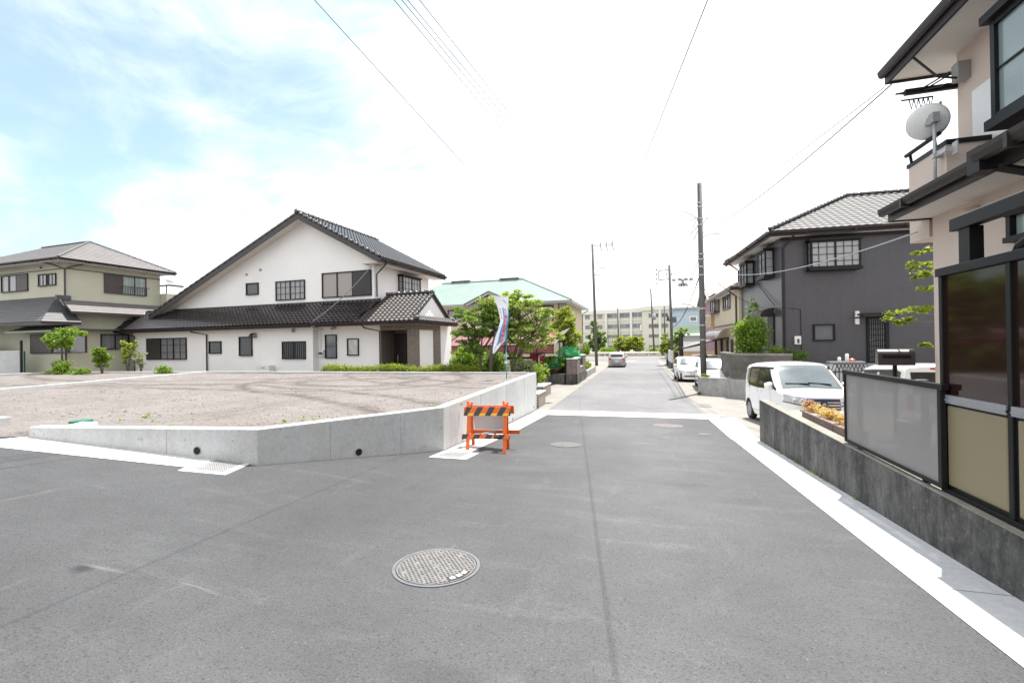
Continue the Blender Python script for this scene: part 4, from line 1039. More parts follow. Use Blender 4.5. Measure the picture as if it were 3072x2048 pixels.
def mbx(par, nm, mt, *bx, bevel=0):
    m = MB()
    for b in bx: m.box(*b)
    return m.build(nm, mt, par, bevel=bevel)
# upper roof
tiled_roof('roof', 'kawara', H, [(Er.x, .25, Er.z), (Er.x, yv, Er.z), (Ap.x, yv, Ap.z), (Ap.x, .25, Ap.z)], .28, .26, .075, .045)
r2 = tiled_roof('roof', 'kawara', H, [(El.x, .25, El.z), (El.x, yv, El.z), (Ap.x, yv, Ap.z), (Ap.x, .25, Ap.z)], .28, .26, .075, .045)
m = MB(); ridge(m, (Ap.x, .2, Ap.z+.04), (Ap.x, yv, Ap.z+.04), .12, .4, .07); m.lathe([(0, -.06), (.12, -.05), (.15, 0), (.1, .06), (0, .07)], (Ap.x, .16, Ap.z+.1), 14, 'y')
n_ = 16
for k in range(n_):   # verge tiles down both gable edges
    for E_ in (Er, El):
        nn = n_ if E_ is Er else 26
        if k >= n_: continue
    a = Ap.lerp(V((Er.x, .25, Er.z)), k/n_); b = Ap.lerp(V((Er.x, .25, Er.z)), (k+.97)/n_); m.tube([a+V((0, .02, .045)), b+V((0, .02, .05))], [.085, .1], 8)
for k in range(26):
    a = Ap.lerp(V((El.x, .25, El.z)), k/26); b = Ap.lerp(V((El.x, .25, El.z)), (k+.97)/26); m.tube([a+V((0, .02, .045)), b+V((0, .02, .05))], [.085, .1], 8)
m.build('ridge_tile', 'kawara', H, True)
m = MB(); dn = .30
for E_ in (Er, El):
    m.prism([(Ap.x, .22, Ap.z-.03), (E_.x, .22, E_.z-.03), (E_.x, .22, E_.z-.03-dn), (Ap.x, .22, Ap.z-.03-dn)], (0, .05, 0))
m.box(Er.x-.03, Er.x+.02, .24, yv, Er.z-.28, Er.z-.03); m.build('barge_board', 'barge', H)
m = MB()
for E_ in (Er, El): m.prism([(Ap.x, .28, Ap.z-.15), (E_.x, .28, E_.z-.15), (E_.x, .28, E_.z-.19), (Ap.x, .28, Ap.z-.19)], (0, .75, 0))
m.prism([(xu+.01, 1, Er.z-.2), (Er.x-.02, 1, Er.z-.2), (Er.x-.02, yv, Er.z-.2), (xu+.01, yv, Er.z-.2)], (0, 0, -.04))
m.box(xu-.45, Er.x-.1, .5, 1.2, Er.z-.24, Er.z+.12); m.build('soffit', 'soffit', H)
gutter(H, (Er.x+.07, .2, Er.z-.1), (Er.x+.07, yv, Er.z-.1), .07)
a = zB(905, 490); gp = W.hit(*a, 0, Er.x); q = zB(795, 545)
pipe(H, [(Er.x+.05, .75, Er.z-.12), (Er.x+.05, .75, Er.z-.3), (xu+.09, 1.12, Er.z-.75), (xu+.09, 1.12, W.hit(1130, 890, 1, 1.1).z)])
# lower skirt roof
xv0 = W.hit(1062, 960, 1, -.6).x; xv1 = W.hit(1143, 891, 1, 1.0).x
tiled_roof('roof', 'kawara', H, [(xl, -.6, ze), (xv0, -.6, ze), (xv1, 1.02, ztj), (xtl, 1.02, ztj)], .29, .25, .085, .05)
tiled_roof('roof', 'kawara', H, [(xl, -.6, ze), (xl, 8.5, ze), (xtl, 8.5, ztj), (xtl, 1.02, ztj)], .29, .25, .085, .05)
m = MB(); ridge(m, (xl, -.6, ze+.03), (xtl, 1.0, ztj+.03), .085, .34, .06); m.build('ridge_tile', 'kawara', H, True)
mbx(H, 'flashing', 'barge', (xtl, xv1, .93, 1.01, ztj-.02, ztj+.12))
fb0 = .2
m = MB(); m.box(xl+.02, x1+.35, -.6, -.55, ze-.2, ze-.01); m.box(x1+.35, xv0+.25, -.25, -.2, ze-.16, ze-.01); m.box(xl, xl+.05, -.6, 8.5, ze-.2, ze-.01); m.build('fascia', 'barge', H)
m = MB(); m.box(xl+.06, x1+.33, -.54, .02, ze-.16, ze-.12); m.box(x1+.35, xp, -.19, .46, ze-.15, ze-.11); m.box(xl+.06, x0+.02, .02, 8.4, ze-.161, ze-.121); m.build('soffit', 'soffit', H)
gutter(H, (xl, -.66, ze-.07), (x1+.35, -.66, ze-.07), .065)
gutter(H, (x1+.45, -.64, ze-.05), (xv0+2.6, -.64, ze-.05), .065)
# porch roof with its small gable facing the street
C1 = W.hit(1252, 961, 1, -.6); zp = C1.z; yC2 = W.hit(1371, 956, 0, C1.x).y; yr = (-.6+yC2)/2
zr = W.hit(1230, 884, 1, yr).z; Gx = W.hit(1296, 884, 1, yr).x; hp = min(.75, C1.x-Gx) if C1.x-Gx > .3 else .6
Gx = C1.x-hp; pitch = (zr-zp)/(yr+.6); zg = zp+pitch*hp; yg = -.6+hp; yg2 = yC2-hp
tiled_roof('porch_roof', 'kawara_porch', H, [(xv0, -.6, zp), (Gx, -.6, zp), (Gx, yr, zr), (xv1, yr, zr)], .28, .25, .075, .045)
tiled_roof('porch_roof', 'kawara_porch', H, [(Gx, -.6, zp), (C1.x, -.6, zp), (Gx, yg, zg)], .28, .25, .075, .045)
tiled_roof('porch_roof', 'kawara_porch', H, [(C1.x, -.6, zp), (C1.x, yC2, zp), (Gx, yg2, zg), (Gx, yg, zg)], .28, .25, .075, .045)
tiled_roof('porch_roof', 'kawara_porch', H, [(Gx, yC2, zp), (xv1, yC2, zp), (xv1, yr, zr), (Gx, yr, zr)], .28, .25, .075, .045)
tiled_roof('porch_roof', 'kawara_porch', H, [(C1.x, yC2, zp), (Gx, yC2, zp), (Gx, yg2, zg)], .28, .25, .075, .045)
m = MB(); ridge(m, (xv1-.1, yr, zr+.03), (Gx+.12, yr, zr+.03), .11, .36, .06); ridge(m, (C1.x, -.6, zp+.03), (Gx, yg, zg+.03), .08, .3, .05); ridge(m, (C1.x, yC2, zp+.03), (Gx, yg2, zg+.03), .08, .3, .05)
ridge(m, (Gx+.05, yg, zg+.03), (Gx+.05, yr, zr), .07, .3, .04); ridge(m, (Gx+.05, yg2, zg+.03), (Gx+.05, yr, zr), .07, .3, .04)
m.lathe([(0, -.1), (.14, -.06), (.15, .1), (0, .16)], (C1.x-.05, -.56, zp+.12), 12); m.build('ridge_tile', 'kawara', H, True)
MB().prism([(Gx-.02, yg+.1, zg+.02), (Gx-.02, yg2-.1, zg+.02), (Gx-.02, yr, zr-.06)], (-.06, 0, 0)).build('gable_infill', 'white_stucco', H)
m = MB()
for yy in (yg, yg2): m.prism([(Gx+.03, yy, zg+.0), (Gx+.03, yr, zr), (Gx+.03, yr, zr-.17), (Gx+.03, yy+(.17/pitch if yy == yg else -.17/pitch), zg+.0)], (-.05, 0, 0))
m.box(xv0+.3, C1.x, -.6, -.55, zp-.18, zp-.01); m.box(C1.x-.05, C1.x, -.549, yC2, zp-.18, zp-.01); m.build('barge_board', 'barge', H)
gutter(H, (xv0+2.6, -.64, zp-.06), (C1.x+.04, -.64, zp-.06), .06); gutter(H, (C1.x+.06, -.66, zp-.07), (C1.x+.06, yC2, zp-.07), .06)
m = MB(); m.box(xb, C1.x-.06, -.54, yC2-.05, zp-.15, zp-.11); m.build('soffit', 'soffit', H)
m = MB(); xe = xp+.0
m.box(xb, xb+.9, 1.62, 2.0, -.5, zp-.16); m.box(xb, xb+.05, .3, 1.62, -.5, zp-.16)
m.box(xpl, xp, .3, .62, -.5, zp-.42); yq0 = W.hit(1300, 1050, 0, xp).y; yq1 = W.hit(1320, 1050, 0, xp).y
m.box(xp-.06, xp+.05, yq0, yq1, -.5, zp-.42); m.box(xb, xp+.02, .3, .5, zp-.42, zp-.155); m.box(xp-.2, xp+.04, .5, yq1, zp-.42, zp-.156); m.build('porch_brick', 'brick', H)
d0, d1 = W.hit(zB(915, 0)[0], 1050, 1, 1.6).x, W.hit(zB(1062, 0)[0], 1050, 1, 1.6).x
zd = W.hit(1190, 1001, 1, 1.6).z
m = MB(); m.box(d0, d0+.06, 1.5, 1.64, -.3, zd); m.box(d1-.06, d1+.5, 1.5, 1.64, -.3, zd); m.box(d0+.06, d1-.06, 1.5, 1.64, zd-.06, zd)
m.box(d1+.5, xp-.3, 1.5, 1.64, -.3, zp-.2)
dr = m.build('door_frame', 'black', H)
m = MB(); m.box(d0+.07, d1-.07, 1.55, 1.6, -.3, zd-.07)
for k in range(6): x = d0+.2+(d1-d0-.4)*k/5; m.box(x-.015, x+.015, 1.53, 1.548, -.2, zd-.2)
dd = m.build('door', 'brown_black', H)
m = MB()
for k in (1, 3, 4): x = d0+.26+(d1-d0-.4)*k/5; m.box(x-.02, x+.02, 1.544, 1.549, .3, zd-.35)
m.build('door_glass', 'glass', dd); MB().tube([((d0+d1)/2, 1.5, .45), ((d0+d1)/2, 1.5, 1.0)], .02, 8).build('handle', 'chrome', dd)
def wr(zf, l, t, r, b, y=0., ax=1): return W.rect(*zf(l, t), *zf(r, b), ax, y)
window(H, wr(zA, 290, 1180, 630, 1363), pane='curtain_dim', bars=(2, 3), shutter=('l', .36))
window(H, wr(zA, 823, 1207, 928, 1312), pane='louver', sash=1)
window(H, wr(zA, 1080, 1168, 1192, 1332), pane='louver', sash=1)
window(H, wr(zA, 1448, 1208, 1648, 1358), pane='curtain_dim', grill=12)
window(H, wr(zB, 362, 1150, 460, 1353, .45), val=.45, pane='glass_blue', sash=1, bars=(1, 2))
window(H, wr(zB, 550, 1183, 648, 1328, .45), val=.45, pane='frost', sash=1)
window(H, wr(zA, 1140, 710, 1245, 812, 1.), val=1., pane='louver', sash=1)
window(H, wr(zA, 1393, 690, 1642, 855, 1.), val=1., pane='curtain', bars=(3, 3))
window(H, wr(zB, 335, 612, 757, 828, 1.), val=1., pane='curtain_beige', shutter=('r', .375))
a, b = zB(967, 640), zB(1140, 806); rr = W.rect(a[0], a[1]+20, b[0], b[1], 0, xu); zt_ = W.hit(*zB(1140, 672), 0, xu+.35).z
bay(H, (rr[0]+.2, rr[1]-.05, W.hit(*zB(1000, 812), 0, xu).z, zt_), 0, xu, 1, .35, 'curtain', (3, 3), 2)
for u, w_ in ((1143, 637), (1260, 597)):
    c = W.hit(*zA(u, w_), 1, 1.); MB().lathe([(0, -.09), (.06, -.08), (.08, -.03), (.08, .01)], c, 12, 'y').build('vent_cap', 'alu', H, True)
c = W.hit(*zA(1212, 1150), 1, 0); m = MB(); m.grid(lambda x, t: V((c.x+x, -.3*math.sin(t)-.002, c.z-.13+.26*math.cos(t)*.9)), [-.17, .17], [PI/2*i/6 for i in range(7)])
m.box(c.x-.17, c.x+.17, -.3, 0, c.z-.15, c.z-.12); m.build('vent_hood', 'brown_black', H)
c = W.hit(*zA(1536, 1130), 1, -.08); lamp(H, c, .09, .2, 'plastic_grey')
r_ = wr(zA, 1727, 1280, 1752, 1340, .45); m = MB(); m.box(x1+.12, x1+.42, .33, .45, r_[2], r_[3]); o = m.build('meter_box', 'plastic_white', H)
MB().lathe([(0, 0), (.09, 0), (.1, .1), (0, .12)], (x1+.3, .22, r_[2]+.15), 12).build('meter_dial', 'charcoal', o)
pipe(H, [(x1+.2, .4, r_[3]), (x1+.2, .4, ze-.2)], 'plastic_white', .02, 'conduit')
c = W.hit(*zB(440, 1090), 1, .45); m = MB(); m.box(c.x-.1, c.x+.1, .3, .45, c.z-.05, c.z+.12); m.lathe([(0, 0), (.05, .02), (.06, .12), (0, .14)], (c.x-.06, .25, c.z-.15), 10); m.lathe([(0, 0), (.05, .02), (.06, .12), (0, .14)], (c.x+.07, .25, c.z-.1), 10); m.build('flood_lamp', 'plastic_grey', H)
c = W.hit(*zB(900, 1186), 1, 1.5); lamp(H, (c.x, 1.5, c.z-.2), .1, .38, 'plastic_white')
for u in (797,):
    c = W.hit(*zA(u, 1200), 1, -.07); pipe(H, [(c.x-.75, -.62, ze-.12), (c.x-.7, -.5, ze-.25), (c.x, -.07, ze-.42), (c.x, -.07, -.5)])
c = W.hit(*zB(825, 1200), 1, .38); pipe(H, [(c.x-.45, -.6, zp-.1), (c.x-.42, -.4, zp-.28), (c.x, .38, zp-.45), (c.x, .38, -.5)])
c = W.hit(*zA(182, 1200), 1, -.07); pipe(H, [(xl+.5, -.6, ze-.12), (c.x, -.1, ze-.4), (c.x, -.1, -.5)])
# service cable over the lower roof
a = W.hit(938, 964, 1, -.7); b = W.hit(1114, 799, 1, .9); m = MB()
m.tube([a.lerp(b, t)+V((0, 0, -.22*math.sin(PI*t))) for t in [i/10 for i in range(11)]], .022, 6); m.tube([a, a+V((-.15, .1, -.1)), a+V((-.1, .15, -.4)), a+V((.5, .2, -.45))], .025, 6); m.build('service_cable', 'cable_grey', H)
# unit by the wall
r_ = wr(zA, 1228, 1413, 1333, 1470, -.45); t = thing('outdoor_unit', 'low pale beige box unit standing against the white house wall', 'outdoor unit', W.w(((r_[0]+r_[1])/2, -.45, 0)), W.yaw)
w_ = (r_[1]-r_[0])/2; MB().box(-w_, w_, 0, .35, 0, r_[3]).build('casing', 'plastic_white', t, bevel=.015); m = MB()
m.box(-.1, .12, -.012, -.002, r_[3]*.7, r_[3]*.76); m.build('slot', 'charcoal', t)
# small lean-to by its left corner
c = W.hit(zA(100, 0)[0], 1060, 1, .6); t = thing('lean_to', 'dark little lean-to roof on posts at the left corner of the white house', 'lean-to', W.w((c.x, .6, 0)), W.yaw)
zz = W.hit(*zA(110, 1215), 1, .6).z
m = MB(); m.prism([(-.7, 0, zz-.05), (.75, 0, zz+.25), (.75, 1.8, zz+.25), (-.7, 1.8, zz-.05)], (0, 0, .06)); m.build('roof', 'barge', t)
for x in (-.05, .62): mbx(t, 'post', 'brown_black', (x-.06, x+.06, .1, .22, -.3, zz+.02))
# ================================================================== olive house on the far left
p = at(199, 1000, 27.5); Lh = Fr((p.x, p.y, YARD), -2.5)
z1_ = z_(0, 600, 1.96)
H = thing('olive_house', 'two storey olive green house with brown slate hip roof at the far left', 'house', Lh.o, Lh.yaw)
yb = Lh.hit(480, 850, 0, 0).y; zev = Lh.hit(188, 770, 1, -.6).z; yfar = Lh.hit(528, 812, 0, .7).y
m = MB(); m.box(-13, 0, 0, yb, -.6, zev+.1); m.build('wall', 'cream_stucco', H)
ym = (yfar-.7)/2; apx = Lh.hit(268, 726, 1, ym); hipx = -3.2; za = max(apx.z, zev+1.2); apx.x = min(-1.0, apx.x); lx = Lh.hit(125, 742, 1, ym).x
lx = min(lx, apx.x-3)
for q in ([(-14, -.7, zev), (.7, -.7, zev), (apx.x, ym, za), (lx, ym, za)], [(.7, -.7, zev), (.7, yfar, zev), (apx.x, ym, za)], [(.7, yfar, zev), (-14, yfar, zev), (lx, ym, za), (apx.x, ym, za)], [(-14, yfar, zev), (-14, -.7, zev), (lx, ym, za)]):
    tiled_roof('roof', 'slate', H, q, .9, .27, 0, .012, .08)
m = MB()
for a, b in (((.7, -.7, zev), (apx.x, ym, za)), ((.7, yfar, zev), (apx.x, ym, za)), ((apx.x, ym, za), (lx, ym, za))): m.bar(V(a)+V((0, 0, .05)), V(b)+V((0, 0, .05)), .12, .06)
m.build('ridge_cap', 'slate', H)
m = MB(); m.box(-14, .62, -.66, -.6, zev-.22, zev-.08); m.box(.62, .68, -.66, yfar, zev-.22, zev-.08); m.build('fascia', 'plastic_grey', H)
mbx(H, 'soffit', 'soffit', (-14, .6, -.6, yfar-.1, zev-.16, zev-.1))
mbx(H, 'trim', 'barge', (-13, .03, -.03, -.001, zev-.55, zev-.5), (.001, .03, -.03, yb, zev-.55, zev-.5))
pipe(H, [(-1.4, -.66, zev-.1), (-.5, -.4, zev-.3), (.06, -.07, zev-.6), (.06, -.07, -.3)], 'shutter_brown', .05)
pipe(H, [(.7, .9, zev-.1), (.3, .2, zev-.4), (.08, -.03, zev-.55)], 'shutter_brown', .045)
gutter(H, (-14, -.74, zev-.06), (.76, -.74, zev-.06), .06); gutter(H, (.76, -.74, zev-.06), (.76, yfar, zev-.06), .06)
def lr(l, t, r, b, ax=1, v=0.): return Lh.rect(*z1_(l, t), *z1_(r, b), ax, v)
window(H, lr(12, 440, 168, 540), pane='curtain', shutter=('r', .42), frame='brown_black', smat='shutter_brown')
window(H, lr(230, 436, 280, 508), pane='curtain', sash=1, bars=(2, 1), frame='brown_black'); window(H, lr(285, 432, 333, 502), pane='curtain', sash=1, bars=(2, 1), frame='brown_black')
window(H, lr(610, 446, 858, 556, 0, 0.), 0, 0., 1, pane='curtain_green', shutter=('l', .42), frame='shutter_brown', smat='shutter_brown', rail=10)
window(H, lr(185, 785, 510, 900), val=-.0, pane='curtain_dim', shutter=('l', .4), frame='brown_black', smat='shutter_brown')
window(H, lr(590, 788, 758, 878, 0, 0.), 0, 0., 1, pane='curtain_dim', frame='brown_black', fw=.06)
c = Lh.hit(*z1_(243, 398), 1, 0); MB().lathe([(0, -.08), (.06, -.06), (.06, 0)], c, 10, 'y').build('vent_cap', 'barge', H)
c = Lh.hit(*z1_(330, 640), 1, 0)
zq0 = Lh.hit(*z1_(300, 708), 1, -1.6).z; zq1 = Lh.hit(*z1_(200, 575), 1, 0).z; xq = Lh.hit(*z1_(530, 708), 1, -1.6).x
tiled_roof('lower_roof', 'slate_dark', H, [(-13, -1.6, zq0), (.9, -1.6, zq0), (-.9, .02, zq1), (-13, .02, zq1)], .9, .24, 0, .014)
tiled_roof('lower_roof', 'slate_dark', H, [(.9, -1.6, zq0), (.9, .3, zq0), (-.9, .3, zq1), (-.9, .02, zq1)], .9, .24, 0, .014)
mbx(H, 'fascia', 'barge', (-13, .88, -1.6, -1.55, zq0-.16, zq0-.02), (.84, .88, -1.55, .3, zq0-.16, zq0-.02)); mbx(H, 'soffit', 'soffit', (-13, .83, -1.54, 0, zq0-.15, zq0-.12))
zr0 = Lh.hit(*z1_(600, 662), 0, .9).z; zr1 = Lh.hit(*z1_(600, 600), 0, 0.).z
tiled_roof('lower_roof', 'slate', H, [(.9, -.2, zr0), (.9, yb, zr0), (0., yb, zr1), (0., -.2, zr1)], .9, .24, 0, .014)
mbx(H, 'fascia', 'barge', (.86, .9, -.2, yb, zr0-.13, zr0-.02)); mbx(H, 'cap', 'slate_dark', (-.05, .12, -.5, .2, zr1-.02, zr1+.25))
za0 = Lh.hit(*z1_(350, 768), 1, -.9).z
MB().prism([(-4.2, -.9, za0), (.4, -.9, za0), (.6, 0, za0+.35), (-4.2, 0, za0+.35)], (0, 0, .05)).build('awning', 'slate_dark', H)
mbx(H, 'awning_edge', 'green_metal', (-4.2, .4, -.93, -.9, za0-.03, za0+.06))
mbx(H, 'awning', 'slate_dark', (.01, .55, .6, yb-.2, za0+.1, za0+.17))
yq = Lh.hit(*z1_(1025, 560), 0, 1.2).y
m = MB(); b0 = Lh.hit(*z1_(985, 600), 1, yb+.3).z; m.box(-1, .62, yb+.02, yb+.1, 3.6, 5.55); m.box(.54, .62, yb+.1, yb+1.0, 3.6, 5.55); m.build('balcony', 'cream_stucco', H)
m = MB(); m.grid(lambda y, a_: V((-.2+1.0*math.sin(a_), y, 6.15+.5*math.cos(a_))), [yb+.02, yb+1.1], [R(90)*i/8 for i in range(9)]); m.build('balcony_canopy', 'clear_poly', H, True)
mbx(H, 'canopy_post', 'barge', (.56, .61, yb+.03, yb+.08, 5.55, 6.15), (-.3, .86, yb+.0, yb+.06, 6.08, 6.18), (.78, .86, yb+.06, yb+1.1, 6.08, 6.18))
c = Lh.hit(40, 1040, 1, -1.2); mbx(H, 'lattice', 'brown_black', (-13, -5.2, -1.2, -1.1, .2, 2.1), (-1.95, -1.85, -1.25, -1.15, -.3, 2.2))
# ================================================================== things at the left back edge
P0 = onz(-120, 1130, .4); a = at(0, 1120, 27.0); b = at(73, 1118, 27.5)
t = thing('white_panel_fence', 'white slatted panel fence with green edge at the far left behind the plot', 'fence', (b.x, b.y, .3))
d = (b-at(-200, 1120, 26)); d.z = 0; L = d.length; d.normalize(); zt_ = at(73, 1053, 27.5).z-.3
m = MB(); m.bar((0, 0, -.3+zt_/2), tuple(-d*L+V((0, 0, -.3+zt_/2))), .06, zt_+.6, (0, 0, 1)); m.build('panel', 'panel_white', t)
mbx(t, 'post', 'green_lid', (-.02, .04, -.04, .04, -.3, zt_)); m = MB(); m.bar((0, 0, zt_+.02), tuple(-d*L+V((0, 0, zt_+.02))), .08, .04); m.build('top_rail', 'white_paint', t)
def bpt(px, py, d, z=.3): q = at(px, py, d); return V((q.x, q.y, z))
def ztop(px, py, d): return at(px, py, d).z
q = bpt(186, 1090, 23)
tree('garden_tree', 'small cloud pruned tree in front of the olive house window', q, [(V((q.x-.25, q.y, 2.35)), (1.0, .6, .3)), (V((q.x+.3, q.y+.1, 2.75)), (.9, .6, .28)), (V((q.x, q.y, 2.05)), (.5, .5, .22))], [[q, q+V((.02, 0, 1.0)), q+V((0, 0, 1.8))]], 'leaf_light', 46, 44, .11, .26, tr=.09, seed=3)
bush('garden_bush', 'clipped green bush at the foot of the small cloud pruned tree', bpt(190, 1100, 22.4, .2), (.62, .45, .66), 'leaf_light', 1300, .09, 'shrubs behind the back edging', seed=2)
bush('garden_bush', 'low dark green bush left of the small cloud pruned tree', bpt(140, 1105, 22.6, .1), (.75, .4, .42), 'leaf', 1100, .09, 'shrubs behind the back edging', seed=4)
bush('garden_bush', 'round low green bush between the two small trees by the olive house', bpt(245, 1105, 22.2, .1), (.5, .4, .5), 'leaf_light', 900, .08, 'shrubs behind the back edging', seed=5)
sprig('garden_tree', 'thin young tree with glossy leaves right of the cloud pruned tree', bpt(306, 1100, 22.3), 1.75, .55, 'leaf_light', 1100, .12, seed=6, cat='tree', stems=5)
sprig('garden_shrub', 'wispy reddish green shrub beside the lean-to posts', bpt(383, 1100, 23.5), 2.1, .45, 'leaf_gold', 800, .1, seed=8)
sprig('garden_shrub', 'sparse pale shrub at the white house shuttered window', bpt(425, 1100, 23.3), 1.5, .55, 'leaf_pale', 420, .09, seed=9)
bush('garden_bush', 'bright round bush standing alone before the white house wall', bpt(489, 1105, 21.5, .2), (.5, .4, .52), 'leaf_light', 1200, .08, 'shrubs behind the back edging', seed=10)
# clipped hedge
ha, hb = onz(925, 1100, .8), onz(1428, 1100, .8); ha = V((-13.9, 17.25, .3)); hb = V((-6.4, 17.25, .3))
t = thing('hedge', 'low yellow green clipped hedge along the back edging of the bare plot', 'hedge', ha); m = MB(); rng = random.Random(5)
L = hb.x-ha.x
for i in range(120):
    x = L*(i+.5)/120; leaves(m, (x, rng.uniform(-.1, .25), .50+.05*math.sin(x*2.3)+rng.uniform(-.04, .06)), (.16, .28, .25), 150, .055, .6, .3, rng)
m.build('foliage', 'leaf_hedge', t, fix=False); m = MB()
for i in range(18): x = L*(i+.5)/18; m.tube([(x, .1, -.1), (x+.05, .05, .5)], .015, 5)
m.build('stem', 'bark', t)
# the two big garden trees in front of the green roofed house
def T3(px, py, d): return at(px, py, d)
q = bpt(1442, 1110, 19.0, .2)
cr = [(T3(u, w_, 19.0+dd), r_) for u, w_, dd, r_ in ((1440, 975, 0, (.75, .7, .5)), (1400, 1010, .2, (.5, .6, .42)), (1480, 930, .3, (.75, .7, .45)), (1392, 940, .4, (.45, .5, .32)), (1430, 1045, -.2, (.5, .5, .3)), (1505, 1000, .2, (.55, .5, .5)))]
tree('garden_tree', 'leafy green tree left of the banner with slim forked trunk', q, cr, [[q, T3(1441, 1070, 19), T3(1447, 1010, 19)], [T3(1441, 1075, 19), T3(1412, 1040, 19), T3(1400, 1000, 19)], [T3(1442, 1060, 19), T3(1480, 1000, 19.1), T3(1490, 950, 19.2)]], 'leaf_dark', 100, 62, .1, .25, tr=.09, seed=21, flat=.45)
q = bpt(1535, 1110, 19.6, .1)
cr = [(T3(u, w_, 19.6+dd), r_) for u, w_, dd, r_ in ((1560, 910, .2, (.85, .8, .5)), (1620, 930, .1, (.65, .7, .45)), (1535, 890, .4, (.5, .6, .32)), (1600, 985, 0, (.8, .8, .5)), (1645, 1010, .0, (.6, .5, .25)), (1560, 1000, -.1, (.6, .7, .5)), (1530, 960, .3, (.5, .6, .5)), (1590, 1035, -.2, (.55, .5, .25)), (1550, 1075, 0, (.35, .4, .28)), (1510, 940, .5, (.55, .6, .5)))]
tree('garden_tree', 'large spreading green tree right of the banner with several stems', q, cr, [[q, T3(1540, 1080, 19.6), T3(1552, 1030, 19.6), T3(1560, 960, 19.7)], [T3(1538, 1090, 19.6), T3(1575, 1045, 19.6), T3(1612, 985, 19.6)], [T3(1537, 1085, 19.6), T3(1520, 1040, 19.7), T3(1515, 980, 19.8)]], 'leaf', 120, 62, .1, .25, tr=.1, seed=22, flat=.45)
q = bpt(1470, 1110, 18.7, .2)
m = tree('garden_tree', 'slim bare stemmed tree leaning behind the banner', q, [(T3(1488, 965, 18.9), (.4, .4, .4)), (T3(1470, 910, 18.9), (.45, .4, .3))], [[q, T3(1474, 1060, 18.7), T3(1484, 1010, 18.8), T3(1486, 970, 18.9)], [T3(1472, 1085, 18.7), T3(1500, 1040, 18.7), T3(1520, 1010, 18.7)]], 'leaf', 30, 60, .1, .24, tr=.085, seed=23)
bush('garden_bush', 'bright green shrub under the trees left of the banner', bpt(1405, 1110, 20.5, .0), (1.0, .7, 1.0), 'leaf_light', 2200, .12, 'shrubs under the garden trees', seed=31)
bush('garden_bush', 'dark green shrub between the two garden tree trunks', bpt(1480, 1112, 20.8, -.1), (.9, .7, .9), 'leaf_dark', 1800, .12, 'shrubs under the garden trees', seed=32)
bush('garden_bush', 'grey green leafy shrub at the right end of the back edging', bpt(1580, 1130, 18.0, -.5), (.5, .45, .66), 'leaf_pale', 1500, .08, 'shrubs under the garden trees', seed=33)
bush('garden_bush', 'yellowish shrub behind the low brick wall and lamp stand', bpt(1612, 1120, 22.5, -.5), (.75, .5, .72), 'leaf_gold', 1600, .09, 'shrubs under the garden trees', seed=34)
# ================================================================== green roofed house
p = at(1697, 1000, 36); G = Fr((p.x, p.y, -.6), -.8)
H = thing('green_roof_house', 'two storey cream house with pale green hip roof behind the garden trees', 'house', G.o, G.yaw)
zev = G.hit(1719, 899, 1, -.6).z; yb = G.hit(1745, 950, 0, 0).y; yb = max(7, yb); xw = -16
m = MB(); m.box(xw, 0, 0, yb, -.3, zev-.1); m.build('wall', 'yellow_stucco', H)
ym = yb/2; A1 = G.hit(1570, 838, 1, ym); A1.x = min(-3.2, A1.x); za = A1.z; xr = .65
for q in ([(xw-.6, -.65, zev), (xr, -.65, zev), (A1.x, ym, za), (xw+3, ym, za)], [(xr, -.65, zev), (xr, yb+.6, zev), (A1.x, ym, za)], [(xr, yb+.6, zev), (xw-.6, yb+.6, zev), (xw+3, ym, za), (A1.x, ym, za)], [(xw-.6, yb+.6, zev), (xw-.6, -.65, zev), (xw+3, ym, za)]):
    tiled_roof('roof', 'green_roof', H, q, .9, .22, 0, .008, .07)
m = MB(); m.bar((A1.x, ym, za+.06), (xw+3, ym, za+.06), .16, .08); m.bar((A1.x, ym, za+.05), (xr, -.65, zev+.05), .1, .05); m.build('ridge_cap', 'green_roof', H)
m = MB()
for u0, u1 in ((1356, 1410), (1500, 1557)): a_ = G.hit(u0, 846, 1, ym).x; b_ = G.hit(u1, 842, 1, ym).x; m.box(a_, b_, ym-.2, ym+.2, za+.1, za+.2)
m.build('ridge_vent', 'barge', H)
m = MB(); m.box(xw-.6, xr, -.65, -.6, zev-.2, zev-.02); m.box(xr-.05, xr, -.6, yb+.6, zev-.2, zev-.02); m.build('fascia', 'plastic_grey', H); mbx(H, 'soffit', 'soffit', (xw-.5, xr-.06, -.59, yb+.5, zev-.14, zev-.1))
a_ = G.hit(1465, 872, 1, -.9); f0 = G.hit(1390, 916, 1, -.9); hw_ = a_.x-f0.x
m = MB(); m.prism([(a_.x-hw_, -.9, zev), (a_.x, -.9, a_.z), (a_.x, -.9, a_.z-.3), (a_.x-hw_+.3, -.9, zev-.18)], (0, .08, 0)); m.prism([(a_.x+hw_, -.9, zev), (a_.x, -.9, a_.z), (a_.x, -.9, a_.z-.3), (a_.x+hw_-.3, -.9, zev-.18)], (0, .08, 0)); m.build('dormer_barge', 'plastic_grey', H)
tiled_roof('dormer_roof', 'green_roof', H, [(a_.x-hw_, -.9, zev), (a_.x-hw_, 2.6, zev), (a_.x, 2.6, a_.z), (a_.x, -.9, a_.z)], .9, .22, 0, .008, .07); tiled_roof('dormer_roof', 'green_roof', H, [(a_.x+hw_, -.9, zev), (a_.x+hw_, 2.6, zev), (a_.x, 2.6, a_.z), (a_.x, -.9, a_.z)], .9, .22, 0, .008, .07)
